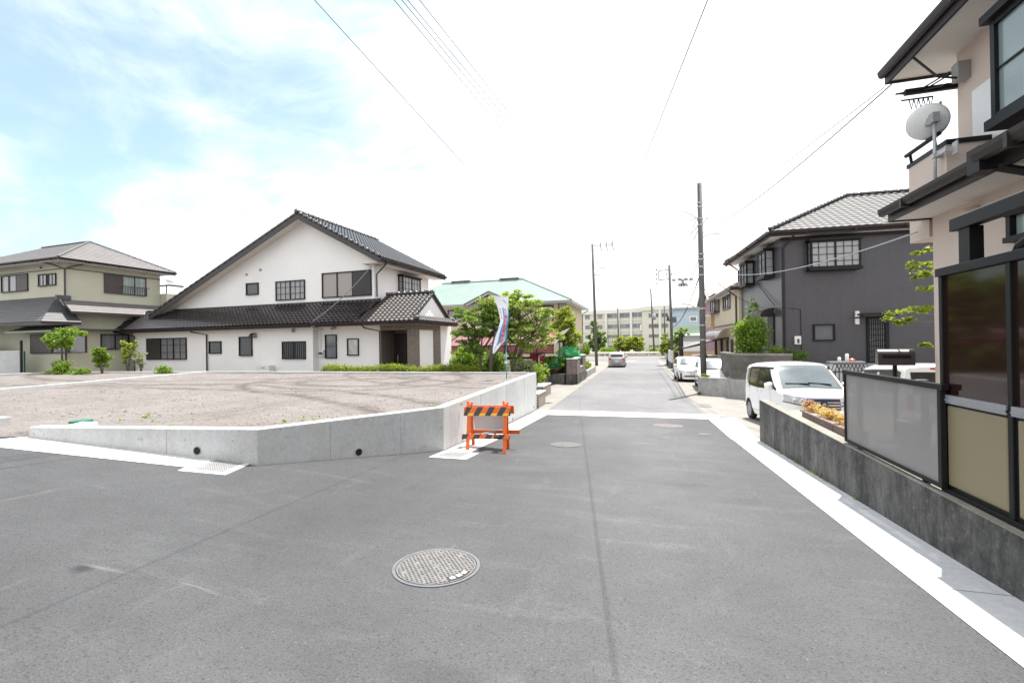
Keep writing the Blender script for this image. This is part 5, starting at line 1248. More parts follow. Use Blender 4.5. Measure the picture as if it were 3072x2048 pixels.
MB().prism([(a_.x-hw_+.4, -.5, zev-.1), (a_.x+hw_-.4, -.5, zev-.1), (a_.x, -.5, a_.z-.3)], (0, .5, 0)).build('dormer_wall', 'yellow_stucco', H); mbx(H, 'dormer_window', 'glass', (a_.x-.25, a_.x+.25, -.53, -.5, zev+.15, zev+.75))
z4 = z_(1280, 800, 3.137)
for q in ((200, 405, 345, 520), (1020, 365, 1195, 510)):
    window(H, G.rect(*z4(*q[:2]), *z4(*q[2:])), pane='curtain', frame='brown_black', fw=.09)
window(H, G.rect(*z4(520, 420), *z4(640, 520)), pane='curtain_dim', frame='brown_black')
mbx(H, 'corner_post', 'plastic_grey', (-.35, .02, -.04, .3, 2.6, zev-.12)); mbx(H, 'band', 'brown_black', (xw, .03, -.04, -.003, 2.5, 2.62))
window(H, (1.0, 2.2, 2.9, 4.6), 0, 0., 1, pane='glass', sash=1, frame='brown_black'); window(H, (4.2, 4.6, .4, 2.3), 0, 0., 1, pane='glass', sash=1, frame='brown_black'); window(H, (2.0, 2.4, .4, 2.3), 0, 0., 1, pane='glass', sash=1, frame='brown_black')
pipe(H, [(.6, yb, zev-.2), (.1, yb-.2, zev-.6), (.1, yb-.2, -.2)]); pipe(H, [(-.5, -.1, zev-.2), (-.5, -.1, 0)])
m = MB(); q = G.hit(1762, 846, 0, .3); m.tube([(.2, 3, zev), (.35, 3, zev+.9), (.3, 3, zev+3.1)], .02, 6); m.bar((.05, 3, zev+3.0), (.6, 3, zev+3.05), .02, .02); m.build('antenna', 'galv', H)
# red carport
a = at(1329, 1016, 25.5); b = at(1684, 1012, 25.5); YC = 25.8
xa, xb_ = ony(1331, 1020, YC).x, ony(1660, 1030, YC).x; zt1 = ony(1500, 1015, YC+2.6).z; zt0 = ony(1500, 1037, YC).z; zt2 = ony(1500, 1052, YC).z
t = thing('carport', 'carport with dusty red polycarbonate roof and dark frame before the green roofed house', 'carport', (xa, YC, -.6)); L = xb_-xa; o = V((xa, YC, -.6))
m = MB(); m.prism([(0, 0, zt0+.6), (L, 0, zt0+.6), (L, 3.0, zt1+.95), (0, 3.0, zt1+.95)], (0, 0, .02)); m.build('roof', 'red_poly', t)
m = MB(); m.prism([(0, -.01, zt2+.6-.12), (L, -.01, zt2+.6-.12), (L, -.01, zt0+.6), (0, -.01, zt0+.6)], (0, .02, 0)); m.build('front_panel', 'red_poly', t)
m = MB()
for k in range(8): x = L*k/7; m.bar((x, -.02, zt0+.62), (x, 3., zt1+.97), .05, .07); m.box(x-.025, x+.025, -.05, -.012, zt2+.46, zt0+.6)
m.box(-.05, L+.05, -.08, 0, zt2+.40, zt2+.47); m.box(-.05, L+.05, 2.96, 3.04, zt1+.88, zt1+1.0); m.box(-.03, L+.03, -.04, .0, zt0+.57, zt0+.64); m.build('frame', 'brown_black', t)
for x in (.6, L*.45, L-1.1): mbx(t, 'post', 'brown_black', (x-.06, x+.06, .6, .72, -.2, zt0+.75))
m = MB(); m.prism([(L, 0, zt0+.63), (L+.1, 0, zt0+.66), (L+.55, 3, zt1+1.2), (L, 3, zt1+1.0)], (0, 0, .02)); m.build('side_roof', 'clear_poly', t)
# dark fence behind carport + red wrapped things
t = tag(MB().box(-11.5, -4.5, 29.0, 29.1, -.7, .95).build('board_fence', 'brown_black'), 'long dark board fence in the shade under the red carport', 'fence')
q = ony(1612, 1060, 28.4); t = thing('wrapped_bundle', 'bright red covered bundle standing under the carport roof', 'bundle', (q.x, 28.4, -.65)); MB().lathe([(0, 0), (.5, 0), (.55, 1.2), (.5, 1.9), (.2, 2.05), (0, 2.05)], n=14).build('cover', 'red_cloth', t, True); MB().lathe([(.56, 1.2), (.57, 1.25), (.56, 1.3)], n=14).build('strap', 'charcoal', t)
# brick gate walls and planters beside the street on the left
def brickbox(label, x0, x1, y0, y1, ztop_, mt='brick_wall', base=None, name='brick_wall', cat='wall', grp=None, cap=True):
    g = min(gz(x0, y0), gz(x1, y1)); t = thing(name, label, cat, (x0, y0, g)); 
    if grp: t['group'] = grp
    h = ztop_-g; m = MB(); zb0 = -.1
    if base: mbx(t, 'base', 'concrete_old', (-.02, x1-x0+.02, -.02, y1-y0+.02, -.2, base)); zb0 = base
    m.box(0, x1-x0, 0, y1-y0, zb0, h-(.05 if cap else 0)); m.build('brickwork', mt, t)
    if cap: mbx(t, 'coping', 'concrete_white', (-.02, x1-x0+.02, -.02, y1-y0+.02, h-.05, h), bevel=.008)
    return t
zc = ony(1715, 1075, 27.1).z
t = brickbox('brown tiled gate wall with a dark grille opening beside the street', -4.35, -3.72, 27.0, 27.3, zc, base=.62)
h = zc-gz(-4, 27)
mbx(t, 'brickwork', 'brick_wall', (.34, .62, .32, 1.7, .62, h-.02), (.34, .62, 1.7, 3.1, .62, .95), (.34, .62, 3.1, 4.6, .62, h+.08)); mbx(t, 'base', 'concrete_old', (.32, .64, .33, 4.62, -.2, .619)); mbx(t, 'coping', 'concrete_white', (.32, .64, .33, 1.72, h-.02, h+.03), (.32, .64, 3.08, 4.62, h+.08, h+.13), (.33, .63, 1.7, 3.1, .95, .99))
m = MB()
for k in range(9): m.box(.46, .5, 1.74+k*.165, 1.77+k*.165, .99, h)
m.box(.45, .51, 1.7, 3.1, h-.06, h-.02); m.box(.45, .51, 1.7, 3.1, 1.02, 1.06); m.build('grille', 'black', t)
t = thing('garden_wall', 'low dark stained concrete wall holding the garden soil beside the brick gate wall', 'wall', (-6.6, 27.1, gz(-5, 27))); mbx(t, 'wall', 'concrete_old', (0, 2.2, 0, .18, -.2, .6)); mbx(t, 'soil', 'earth', (0, 2.2, .185, 2.2, -.2, .55)); mbx(t, 'fence_post', 'black', (.0, .07, -.08, -.01, 0, 1.7), (2.13, 2.2, -.1, -.03, 0, 1.5))
p1 = gnd(1612, 1229); p2 = gnd(1629, 1220)
t = brickbox('low pale brick planter wall touching the end of the concrete wall', -4.05, -3.78, 16.75, 18.0, onx(1620, 1178, -3.78).z, 'brick_pale', cap=True, name='brick_planter', cat='planter', grp='brick planters by the driveway')
c = gnd(1630, 1193); e = gnd(1650, 1180); c2 = V((-3.85-.1, c.y, 0))
t = brickbox('larger pale brick planter box with white coping on the driveway', c.x-1.0, c.x, c.y, max(e.y, c.y+1.6), ony(1620, 1158, c.y).z, 'brick_pale', name='brick_planter', cat='planter', grp='brick planters by the driveway')
bz = t.location.z+.5; bush('planter_shrub', 'green shrub with pale leaves growing in the larger brick planter', V((c.x-.5, c.y+.7, bz)), (.5, .55, .42), 'leaf_light', 1300, .08, seed=41, lift=.25)
sprig('planter_shrub', 'grey leaved shrub reaching above the concrete wall end', V((-4.7, 18.6, -.3)), 1.7, .6, 'leaf_pale', 1500, .09, seed=42, cat='bush', stems=7)
for l, r_, y_, zz in (('stretch of low brick wall in the garden nearest the banner pole', (1487, 1527), 24.2, 1090), ('low brick garden wall with angled top right of the banner pole', (1546, 1590), 23.6, 1078)):
    a = ony(r_[0], 1100, y_).x; b = ony(r_[1], 1100, y_).x; brickbox(l, a, b, y_, y_+.3, ony(r_[0], zz, y_).z, 'brick_pale', name='garden_wall', cat='wall', grp='low brick garden walls', cap=False)
q = ony(1501, 1087, 23.4); t = thing('lidded_box', 'white lidded box standing on the low brick wall by the banner', 'box', (q.x, 24.35, ony(1487, 1090, 24.2).z)); mbx(t, 'box', 'plastic_white', (-.22, .22, -.13, .13, 0, .14), bevel=.02); mbx(t, 'lid', 'plastic_grey', (-.24, .24, -.14, .14, .141, .18), bevel=.01)
q = ony(1617, 1100, 22.0); t = thing('garden_lamp', 'slim pale lamp post with a slanted head in the left garden', 'lamp', (q.x, 22, -.6)); zz = ony(1617, 1070, 22).z+.6; MB().tube([(0, 0, 0), (0, 0, zz)], .03, 8).build('post', 'galv', t); m = MB(); m.bar((-.02, 0, zz), (.24, 0, zz+.12), .06, .05); m.build('head', 'alu', t)
q = ony(1665, 1118, 27.9); t = thing('potted_plant', 'leafy plant in a terracotta pot on the garden soil', 'potted plant', (q.x, 27.9, gz(-5, 27)+.55)); MB().lathe([(0, 0), (.17, 0), (.24, .3), (.26, .3), (.26, .34), (.22, .34), (.2, .26), (0, .26)], n=18).build('pot', 'terracotta', t, True)
m = MB(); clumpy(m, (0, 0, .85), (.62, .5, .5), 22, 34, .12, .2, random.Random(3)); m.build('foliage', 'leaf_light', t, fix=False); m = MB()
for a_ in range(6): m.tube([(0, 0, .25), (.12*math.cos(a_), .12*math.sin(a_), .6), (.4*math.cos(a_), .35*math.sin(a_), 1.0)], [.02, .015, .005], 5)
m.build('stem', 'bark', t)
for l, px, py, d, rd, sd in (('shrub wrapped in bright green netting left of the potted plant', 1655, 1095, 28.6, (.55, .45, .55), 51), ('taller shrub covered by bright green netting behind the brick gate wall', 1706, 1065, 29.4, (.75, .6, .6), 52)):
    q = at(px, py, d); b0 = -.1 if sd == 51 else -.1; t = bush('netted_shrub', l, (q.x, q.y, b0), (rd[0]*.8, rd[1]*.8, rd[2]*.7), 'leaf', 700, .1, 'shrubs under green netting', seed=sd, lift=q.z-b0-rd[2]*.9)
    rng = random.Random(sd); cz = q.z-b0; jit = {}
    def nf(a_, h):
        k = 1+.16*math.sin(a_*3+h*4)+.12*math.sin(a_*5-h*7+1); r_ = math.sin(h); return V((rd[0]*r_*k*math.cos(a_), rd[1]*r_*k*math.sin(a_), cz+rd[2]*math.cos(h)*(1+.1*math.sin(a_*2))))
    MB().grid(nf, [2*PI*i/28 for i in range(29)], [PI*(.02+.9*j/16) for j in range(17)]).build('netting', 'net', t, True)
q = bpt(1694, 1100, 30, -.1)
tree('garden_tree', 'rounded golden green tree behind the brick gate wall', q, [(at(1694, 970, 30), (.95, .8, .75)), (at(1715, 1010, 29.8), (.8, .7, .5)), (at(1672, 1000, 30), (.6, .6, .5)), (at(1693, 940, 30), (.55, .5, .45)), (at(1700, 1035, 29.9), (.5, .5, .25))], [[q, at(1694, 1070, 30), at(1690, 1020, 30), at(1694, 980, 30)]], 'leaf_gold', 110, 80, .11, .28, tr=.16, seed=61)
# planting bed further along the kerb
t = thing('planting_bed', 'low concrete bed edging with clipped shrubs along the left kerb', 'planter', (-4.6, 33.5, gz(-4, 33))); mbx(t, 'edging', 'concrete_grey', (.55, .75, 0, 6.5, -.1, .42), (-.8, .55, 0, .18, -.1, .4)); mbx(t, 'soil', 'earth', (-.8, .545, .185, 6.5, -.1, .36))
for i in range(5): bush('clipped_shrub', 'one of the yellow green clipped shrubs in the bed by the left kerb', (-4.55, 34.1+i*1.35, gz(-4, 34)+.3), (.48, .62, .38), 'leaf_hedge', 900, .09, 'clipped shrubs in the kerb bed', seed=70+i, stems=2)
sprig('garden_shrub', 'tall pale leaved shrub above the clipped kerb bed', (-5.3, 37.5, gz(-5, 37)), 3.0, 1.1, 'leaf_pale', 2200, .14, seed=77, cat='bush', stems=9)
# ================================================================== old dark wall, mesh fence and terrace screen on the right
XW = 2.45
t = thing('boundary_wall', 'black stained weathered concrete boundary wall along the right hand gutter', 'wall', (XW, 0, 0))
def zw(y): return .52+.006*y
m = MB(); m.prism([(0, -6, -.2), (0, 10.88, gz(XW, 10.9)-.2), (0, 10.88, zw(10.88)-.012), (0, -6, zw(-6)-.012)], (.15, 0, 0)); m.build('wall', 'concrete_old', t)
m = MB(); m.prism([(-.004, -6, zw(-6)-.011), (-.004, 10.884, zw(10.88)-.011), (-.004, 10.884, zw(10.88)), (-.004, -6, zw(-6))], (.158, 0, 0)); m.build('coping', 'concrete_cap', t, bevel=.006)
ya, yb_ = onx(2832, 1300, 2.5).y, onx(2537, 1210, 2.5).y; zlo, zhi = .615, 1.485
t = thing('mesh_fence', 'grey perforated mesh fence panel in a dark frame on the boundary wall', 'fence', (2.5, ya, 0)); L = yb_-ya
m = MB(); m.box(-.022, .022, 0, .05, zlo, zhi-.05); m.box(-.022, .022, L-.035, L, zlo, zhi-.05); m.box(-.022, .022, 0, L, zlo-.035, zlo); m.box(-.028, .028, -.03, L+.02, zhi-.05, zhi); m.build('frame', 'black', t, bevel=.004)
MB().box(-.004, .004, .045, L-.03, zlo, zhi-.05).build('mesh', 'mesh', t)
for y in (.32, L-.32): mbx(t, 'post', 'black', (.008, .05, y-.025, y+.025, zw(5)-.02, zhi-.052))
mbx(t, 'cap', 'alu', (-.03, .05, L-.03, L+.012, zhi+.001, zhi+.012)); mbx(t, 'cap', 'alu', (-.03, .05, .30, .36, zhi+.001, zhi+.012))
XS = 2.55; y1, y2 = onx(2836, 1100, XS).y, onx(3043, 1100, XS).y; dy = y1-y2
zt_, zb_ = 2.49, .585; zm0, zm1 = onx(2846, 1207, XS).z, onx(2846, 1183, XS).z
t = thing('terrace_screen', 'dark framed terrace screen with smoked upper panes and tan lower panels', 'screen', (XS, y1, 0))
m = MB(); n_ = 6
for k in range(n_): m.box(-.03, .03, -dy*k-.022, -dy*k+.022, zb_, zt_-.07)
m.box(-.045, .045, -dy*(n_-1)-.03, .04, zt_-.07, zt_); m.box(-.035, .035, -dy*(n_-1), .02, zb_-.06, zb_+.0); m.build('frame', 'black', t, bevel=.004)
m = MB()
for k in range(n_-1): m.box(-.038, .038, -dy*(k+1)+.023, -dy*k-.023, zm0, zm1); m.box(-.043, .043, -dy*(k+1)+.023, -dy*k-.023, zm0+.02, zm0+.035)
m.build('middle_rail', 'alu', t)
for k in range(n_-1):
    mbx(t, 'smoked_pane', 'smoke', (-.006, .006, -dy*(k+1)+.02, -dy*k-.02, zm1, zt_-.07))
    m = MB(); m.box(-.02, .02, -dy*(k+1)+.045, -dy*k-.045, zb_+.03, zm0-.02); m.build('tan_panel', 'beige_panel', t, bevel=.015); mbx(t, 'panel_gasket', 'black', (-.012, .012, -dy*(k+1)+.02, -dy*k-.02, zb_, zm0))
for k in (0, 1, 2): mbx(t, 'foot_post', 'black', (.0, .05, -dy*k-.33, -dy*k-.25, .42, zb_-.06))
# flower troughs behind the dark wall
for i, (u0, u1, mt) in enumerate(((2424, 2462, 'plastic_brown'), (2462, 2520, 'plastic_brown'), (2521, 2580, 'plastic_brown'))):
    X = 2.82; a_, b_ = onx(u0, 1255, X).y, onx(u1, 1275, X).y; y0, y1_ = min(a_, b_), max(a_, b_)
    y1_ = y0+min(.85, y1_-y0); zz = .40
    t = thing('flower_trough', ['faded brown flower trough at the far end with pink blossoms behind the dark wall', 'middle faded brown flower trough of orange and white blossoms behind the dark wall', 'flower trough half hidden by the mesh fence nearest the terrace'][i], 'flower trough', (X, y0, .4), 0, 'flower troughs behind the dark wall'); L = y1_-y0-.01
    m = MB(); m.prism([(-.1, 0.01, .02), (.1, .01, .02), (.1, L-.01, .02), (-.1, L-.01, .02)], (0, 0, .19)); m.box(-.13, .13, 0, L, .21, .24); m.build('trough', mt, t, bevel=.006)
    f = MB(); rng = random.Random(i)
    for k in range(int(L*22)): leaves(f, (rng.uniform(-.08, .08), rng.uniform(.04, L-.04), .3+rng.uniform(-.02, .05)), (.09, .09, .07), 34, .04, .8, .2, rng)
    f.build('flowers', 'flower', t, fix=False)
    if i == 0:
        f = MB(); leaves(f, (-.02, L*.75, .38), (.1, .12, .06), 120, .04, .8, .1); f.build('pink_flowers', 'pink', t, fix=False)
t = thing('flower_pot', 'pot of pink flowers seen faintly through the mesh fence', 'flower pot', (3.3, 5.9, .42)); MB().lathe([(0, 0), (.14, 0), (.2, .35), (0, .33)], n=16).build('pot', 'terracotta', t, True); m = MB(); clumpy(m, (0, 0, .75), (.45, .55, .28), 14, 60, .05, .13, random.Random(4)); m.build('flowers', 'pink', t, fix=False)
c = onx(2742, 1255, 2.95); t = thing('bin', 'white tub seen faintly through the right part of the mesh fence', 'bin', (c.x, c.y, .42)); MB().lathe([(0, 0), (.12, 0), (.15, .5), (.16, .5), (.16, .53), (0, .53)], n=20).build('tub', 'plastic_white', t, True)
c = at(2684, 1068, 6.6); t = thing('letter_box', 'dark brown letter box with rounded top on a post behind the mesh fence', 'letter box', (c.x, c.y, .42), R(-14)); zz = c.z-.42
m = MB(); prof = [(-.11, -.13), (.11, -.13), (.11, .03)]+[(.11*math.cos(a_), .03+.075*math.sin(a_)) for a_ in [PI*k/10 for k in range(1, 10)]]+[(-.11, .03)]
m.prism([(-.21, y, zz+z) for y, z in prof], (.42, 0, 0)); m.build('box', 'letter_brown', t, bevel=.004); MB().tube([(0, 0, 0), (0, 0, zz-.1)], .028, 10).build('post', 'black', t); mbx(t, 'latch', 'chrome', (.211, .222, -.03, .0, zz-.08, zz-.05)); mbx(t, 'slot_flap', 'black', (-.16, .16, -.113, -.1105, zz-.03, zz+.02))
# ================================================================== near house on the right
H = thing('beige_house', 'near two storey beige house with black gutters and overhanging eaves at the right edge', 'house', (4.0, 0, .42)); o = V((4., 0, .42))
def nb(par, nm, mt, *bx, bevel=0): return mbx(par, nm, mt, *[(b[0]-4, b[1]-4, b[2], b[3], b[4]-.42, b[5]-.42) for b in bx], bevel=bevel)
nb(H, 'wall', 'beige_stucco', (4.0, 10.5, -7, 7.78, 0, 3.6), (4.6, 10.5, -7, 8.3, 3.6, 6.15), (3.985, 4.72, 7.43, 8.31, 3.73, 4.47), (3.985, 4.72, 7.83, 8.31, 3.32, 3.73))
nb(H, 'balcony_coping', 'black', (3.97, 4.62, 7.4, 8.34, 4.471, 4.53))
m = MB(); m.tube([(-.05, 8.3, 4.24), (-.05, 7.5, 4.24)], .03, 8); m.tube([(-.03, 7.62, 4.1), (-.05, 7.62, 4.24)], .02, 6); m.tube([(-.03, 8.2, 4.1), (-.05, 8.2, 4.24)], .02, 6); m.build('hand_rail', 'black', H)
nb(H, 'soffit', 'soffit', (3.5, 4.0, -7, 7.79, 3.58, 3.62), (3.5, 4.7, 7.78, 8.0, 3.585, 3.622), (3.98, 4.62, -7, 8.83, 6.1, 6.149), (4.62, 10.5, 8.3, 8.83, 6.1, 6.148))
nb(H, 'fascia', 'brown_black', (3.46, 3.5, -7, 7.76, 3.56, 3.72), (3.5, 4.0, 7.79, 7.82, 3.561, 3.719), (3.94, 3.98, -7, 8.86, 6.06, 6.25), (3.98, 10.5, 8.83, 8.86, 6.06, 6.249))
MB().prism([(-.54, -7, 3.31), (-.54, 7.8, 3.31), (.62, 7.43, 3.72), (.62, -7, 3.72)], (0, 0, .06)).build('roof', 'slate_dark', H)
MB().prism([(-.1, -7, 5.84), (-.1, 8.9, 5.84), (3., 6., 7.3), (3., -7, 7.3)], (0, 0, .07)).build('roof', 'slate_dark', H); MB().prism([(-.1, 8.9, 5.84), (7, 8.9, 5.84), (3., 6, 7.3)], (0, 0, .07)).build('roof', 'slate_dark', H)
gutter(H, (-.60, 5.75, 3.27), (-.60, 7.78, 3.27), .055); gutter(H, (-.68, -7, 3.29), (-.68, 5.7, 3.29), .068); gutter(H, (-.10, -7, 5.80), (-.10, 8.86, 5.80), .058)
nb(H, 'rain_head', 'black', (3.28, 3.46, 5.62, 5.8, 3.55, 3.80))
pipe(H, [(-.62, 5.7, 3.2), (-.3, 5.5, 3.0), (-.08, 5.4, 2.95), (-.08, 5.4, 0)], 'black', .045)
pipe(H, [(.52, 7.55, 4.0), (.52, 7.55, 3.0)], 'black', .055); 
bay(H, (5.25, 6.98, 4.09, 5.36), 0, .6, -1, .4, 'curtain_green', (1, 2), 2)
nb(H, 'wall_panel', 'plastic_white', (4.46, 4.6, 7.02, 7.76, 4.42, 5.28), bevel=.006)
nb(H, 'junction_box', 'plastic_white', (4.5, 4.6, 7.62, 7.78, 4.2, 4.38)); nb(H, 'meter_box', 'plastic_grey', (4.45, 4.6, 8.0, 8.15, 5.6, 5.85))
m = MB(); c0 = V((.45, 8.1, 5.3))
for k in range(5): m.tube([c0+V((random.uniform(-.1, .1), .05*k, random.uniform(-.1, .1))), c0+V((-.2-.1*k, .25, -.1+.06*random.random())), V((-.02, 8.6, 5.35))], .012, 5)
m.tube([(-.02, 8.15, 5.67), (.2, 8.0, 5.25), (.5, 8.05, 5.2)], .018, 6); m.build('wiring', 'cable', H); m = MB(); m.tube([(.55, 7.4, 4.05), (.3, 7.42, 3.85), (.2, 7.5, 3.95), (.05, 7.45, 4.08)], .015, 6); m.build('wiring', 'cable', H)
m = MB(); m.box(-.05, .62, 8.28, 8.34, 5.18, 5.26); m.tube([(-.1, 8.3, 5.1), (.3, 8.3, 5.1)], .012, 6)
for k in range(5): m.tube([(.0+.06*k, 8.3, 5.1), (.03+.06*k, 8.3, 4.95), (.06+.06*k, 8.3, 5.1)], .008, 5)
m.build('bracket', 'black', H)
c = onx(2925, 645, 3.99); MB().lathe([(0, -.12), (.08, -.1), (.1, 0), (.1, .03)], c-o+V((0, 0, .02)), 14, 'x').build('vent_cap', 'beige_stucco', H, True)
window(H, (3.2, 7.3, .15, 2.3), 0, 0., -1, pane='curtain_beige', sash=2, fw=.07); window(H, (3.0, 6.35, 2.5, 2.85), 0, 0., -1, pane='curtain_green', sash=3, fw=.06)
window(H, (-2.5, 1.8, .15, 2.3), 0, 0., -1, pane='curtain_dim', sash=2, fw=.07)
# terrace roof in front of it
m = MB(); m.box(-1.04, -.94, -3, 5.5, 2.51, 2.63); m.box(-.06, -.004, -3, 5.5, 2.75, 2.86)
for y in (5.44, 3.9, 2.3, .7, -1): m.bar((-1.0, y, 2.58), (-.05, y, 2.82), .06, .1)
m.build('terrace_beam', 'black', H, bevel=.004); [nb(H, 'terrace_post', 'black', b) for b in ((2.98, 3.09, 5.25, 5.4, .42, 2.93), (2.98, 3.09, .2, .32, .42, 2.93))]
MB().prism([(-1.0, -3, 2.64), (-1.0, 5.48, 2.64), (-.06, 5.48, 2.88), (-.06, -3, 2.88)], (0, 0, .012)).build('terrace_roof', 'clear_poly', H)
pipe(H, [(-.99, 4.2, 2.48), (-.99, 4.25, 2.4), (-.96, 4.75, 2.22), (-.96, 4.8, 2.15), (-.96, 4.8, 1.2)], 'black', .042)
# satellite dish
c = onx(2797, 352, 3.88); dd_ = (c-EYE).dot(FW)
t = thing('satellite_dish', 'pale grey satellite dish on a bracketed pole fixed to the balcony', 'satellite dish', (3.9, c.y, 3.5)); z0 = c.z-3.5
MB().tube([(0, 0, .32), (0, 0, z0-.02)], .02, 10).build('pole', 'galv', t, True)
m = MB()
for z in (.42, .86): m = MB(); m.box(-.03, .1, -.03, .03, z-.03, z+.03); m.box(.0, .012, -.22, -.02, z-.025, z+.025); m.box(.012, .098, -.22, -.2, z-.03, z+.03); m.box(.085, .098, -.3, -.2, z-.08, z+.08); m.build('bracket', 'galv', t)
nrm = (ray(2795, 352).normalized()+V((.12, .0, .1))).normalized(); q = V((0, 0, 1)).rotation_difference(nrm).to_matrix(); m = MB(); rr = 51/1350*dd_
m.lathe([(0, -.05), (rr*.5, -.037), (rr*.85, -.008), (rr, .012), (rr*1.015, .01), (rr*.85, -.016), (rr*.5, -.047), (0, -.06)], n=36)
dc = V((c.x-3.9+.02, .15, z0)); m.v = [q @ v+dc for v in m.v]; m.build('dish', 'plastic_white', t, True)
m = MB(); m.bar((0, 0, z0-.05), tuple(dc-nrm*.03), .06, .09); m.box(-.04, .04, -.05, .05, z0-.08, z0+.05); m.tube([dc-nrm*.05-V((0, 0, .05)), dc+q @ V((0, -.26, .05)), dc+q @ V((0, -.22, .26))], .012, 6); m.build('mount', 'plastic_grey', t)
m = MB(); h_ = dc+q @ V((0, -.2, .28)); m.tube([h_, h_-nrm*.09], [.03, .025], 10); m.build('receiver_head', 'plastic_white', t)
# yellow green branches beside the near house
q = V((4.9, 9.3, .0))
cl = [(2785, 745, 9.5), (2760, 790, 9.6), (2770, 825, 9.5), (2770, 872, 9.5), (2700, 945, 9.6), (2750, 935, 9.5), (2790, 925, 9.4), (2782, 1035, 9.5), (2800, 800, 9.8), (2690, 965, 9.7)]
t = thing('garden_tree', 'small yellow green tree peeping out behind the near house corner', 'tree', (6.1, 9.3, 0)); m = MB(); bk = MB(); b0 = V((6.1, 9.3, 0)); bk.tube([(0, 0, 0), (-.05, 0, 1.2), (-.1, .05, 3.2)], [.06, .045, .02], 7); rng = random.Random(8)
for i, (u, w_, d) in enumerate(cl):
    c = at(u, w_, d)-b0; k = [.2, .2, .15, .2, .26, .24, .22, .13, .3, .15][i]
    for _ in range(4): leaves(m, c+V((rng.uniform(-k, k), rng.uniform(-k, k), rng.uniform(-k, k)*.35)), (k*.6, k*.6, k*.25), 30, .075, .7, .1, rng)
    bk.tube([(-.08, .03, max(.6, c.z-.5)), V((-.08, .03, c.z-.1)).lerp(c, .5), c], [.015, .01, .004], 5)
clumpy(m, (.2, .2, 2.6), (.6, .6, 1.2), 26, 30, .075, .2, rng); m.build('crown', 'leaf_hedge', t, fix=False); bk.build('trunk', 'bark', t)
# ================================================================== dark tiled house
p = at(2347, 1000, 19.8); D = Fr((p.x, p.y, .82), 3)
H = thing('dark_house', 'two storey charcoal house with grey tiled hip roof behind the white van', 'house', D.o, D.yaw)
z6 = z_(2160, 540, 2.24)
def dr_(l, t_, r_, b, ax=1, v=0.): return D.rect(*z6(l, t_), *z6(r_, b), ax, v)
E0 = D.hit(2303, 697, 1, -.6); ov = .62; ze = D.hit(2500, 690, 1, -.6).z+.12; yd = max(5.5, D.hit(2218, 850, 0, 0).y); xr = 9.5
m = MB(); m.box(0, xr, 0, yd, -.9, ze-.08); m.build('wall', 'dark_siding', H)
ym = yd/2; ap = D.hit(2537, 591, 1, ym); ap.x = max(2.2, ap.x)
for q in ([(-ov, -ov, ze), (xr+ov, -ov, ze), (xr-2.5, ym, ap.z), (ap.x, ym, ap.z)], [(-ov, yd+ov, ze), (-ov, -ov, ze), (ap.x, ym, ap.z)], [(xr+ov, yd+ov, ze), (-ov, yd+ov, ze), (ap.x, ym, ap.z), (xr-2.5, ym, ap.z)], [(xr+ov, -ov, ze), (xr+ov, yd+ov, ze), (xr-2.5, ym, ap.z)]):
    tiled_roof('roof', 'kawara_grey', H, q, .3, .3, .018, .014)
m = MB(); ridge(m, (-ov, -ov, ze+.04), (ap.x, ym, ap.z+.04), .075, .3, .06); ridge(m, (ap.x, ym, ap.z+.04), (xr-2.5, ym, ap.z+.04), .08, .3, .06); ridge(m, (-ov, yd+ov, ze+.04), (ap.x, ym, ap.z+.04), .075, .3, .06); m.build('ridge_tile', 'kawara', H, True)
m = MB(); m.box(-ov, xr+ov, -ov, -ov+.05, ze-.24, ze-.03); m.box(-ov, -ov+.05, -ov+.05, yd+ov, ze-.24, ze-.03); m.build('fascia', 'brown_black', H)
mbx(H, 'soffit', 'soffit', (-ov+.05, xr+ov, -ov+.05, 0, ze-.18, ze-.14), (-ov+.05, 0, 0, yd+ov-.05, ze-.181, ze-.141)); mbx(H, 'frieze', 'brown_black', (-.02, xr, -.02, -.001, ze-.34, ze-.18))
gutter(H, (-ov-.05, -ov-.06, ze-.08), (xr+ov, -ov-.06, ze-.08), .07); gutter(H, (-ov-.06, yd+ov, ze-.08), (-ov-.06, -ov-.1, ze-.08), .07)
pipe(H, [(.35, -ov-.06, ze-.14), (.3, -.3, ze-.35), (.08, -.07, ze-.65), (.08, -.07, -.8)]); pipe(H, [(-ov, yd+.1, ze-.1), (-.3, yd, ze-.35), (-.06, yd-.08, ze-.6), (-.06, yd-.08, -.6)])
bay(H, dr_(610, 398, 950, 590, 1, -.4), 1, 0., -1, .4, 'curtain', (3, 4), 2)
for l, t_, r_, b in ((300, 468, 355, 645), (175, 552, 212, 700)):
    k = D.rect(*z6(l, t_), *z6(r_, b), 1, -.0)
    yy = D.hit(*z6(l, (t_+b)/2), 0, -.4).y; zt1 = D.hit(*z6(l, t_), 0, -.4).z; zb1 = D.hit(*z6(l, b), 0, -.4).z
    bay(H, (yy, yy+1.15, zb1, zt1), 0, 0., -1, .4, 'curtain', (2, 3), 2)
window(H, dr_(625, 968, 770, 1080), pane='louver', sash=1, fw=.06)
r_ = dr_(985, 915, 1133, 1225); m = MB(); m.box(r_[0], r_[0]+.09, -.06, .02, r_[2], r_[3]); m.box(r_[1]-.14, r_[1], -.06, .02, r_[2], r_[3]); m.box(r_[0]+.09, r_[1]-.14, -.06, .02, r_[3]-.08, r_[3]); dr = m.build('door', 'black', H)
mbx(dr, 'door_glass', 'curtain_dim', (r_[0]+.1, r_[1]-.15, -.01, .0, r_[2]+.05, r_[3]-.08)); m = MB()
for k in range(8): x = r_[0]+.1+(r_[1]-r_[0]-.25)*k/7; m.box(x-.012, x+.012, -.045, -.012, r_[2], r_[3]-.08)
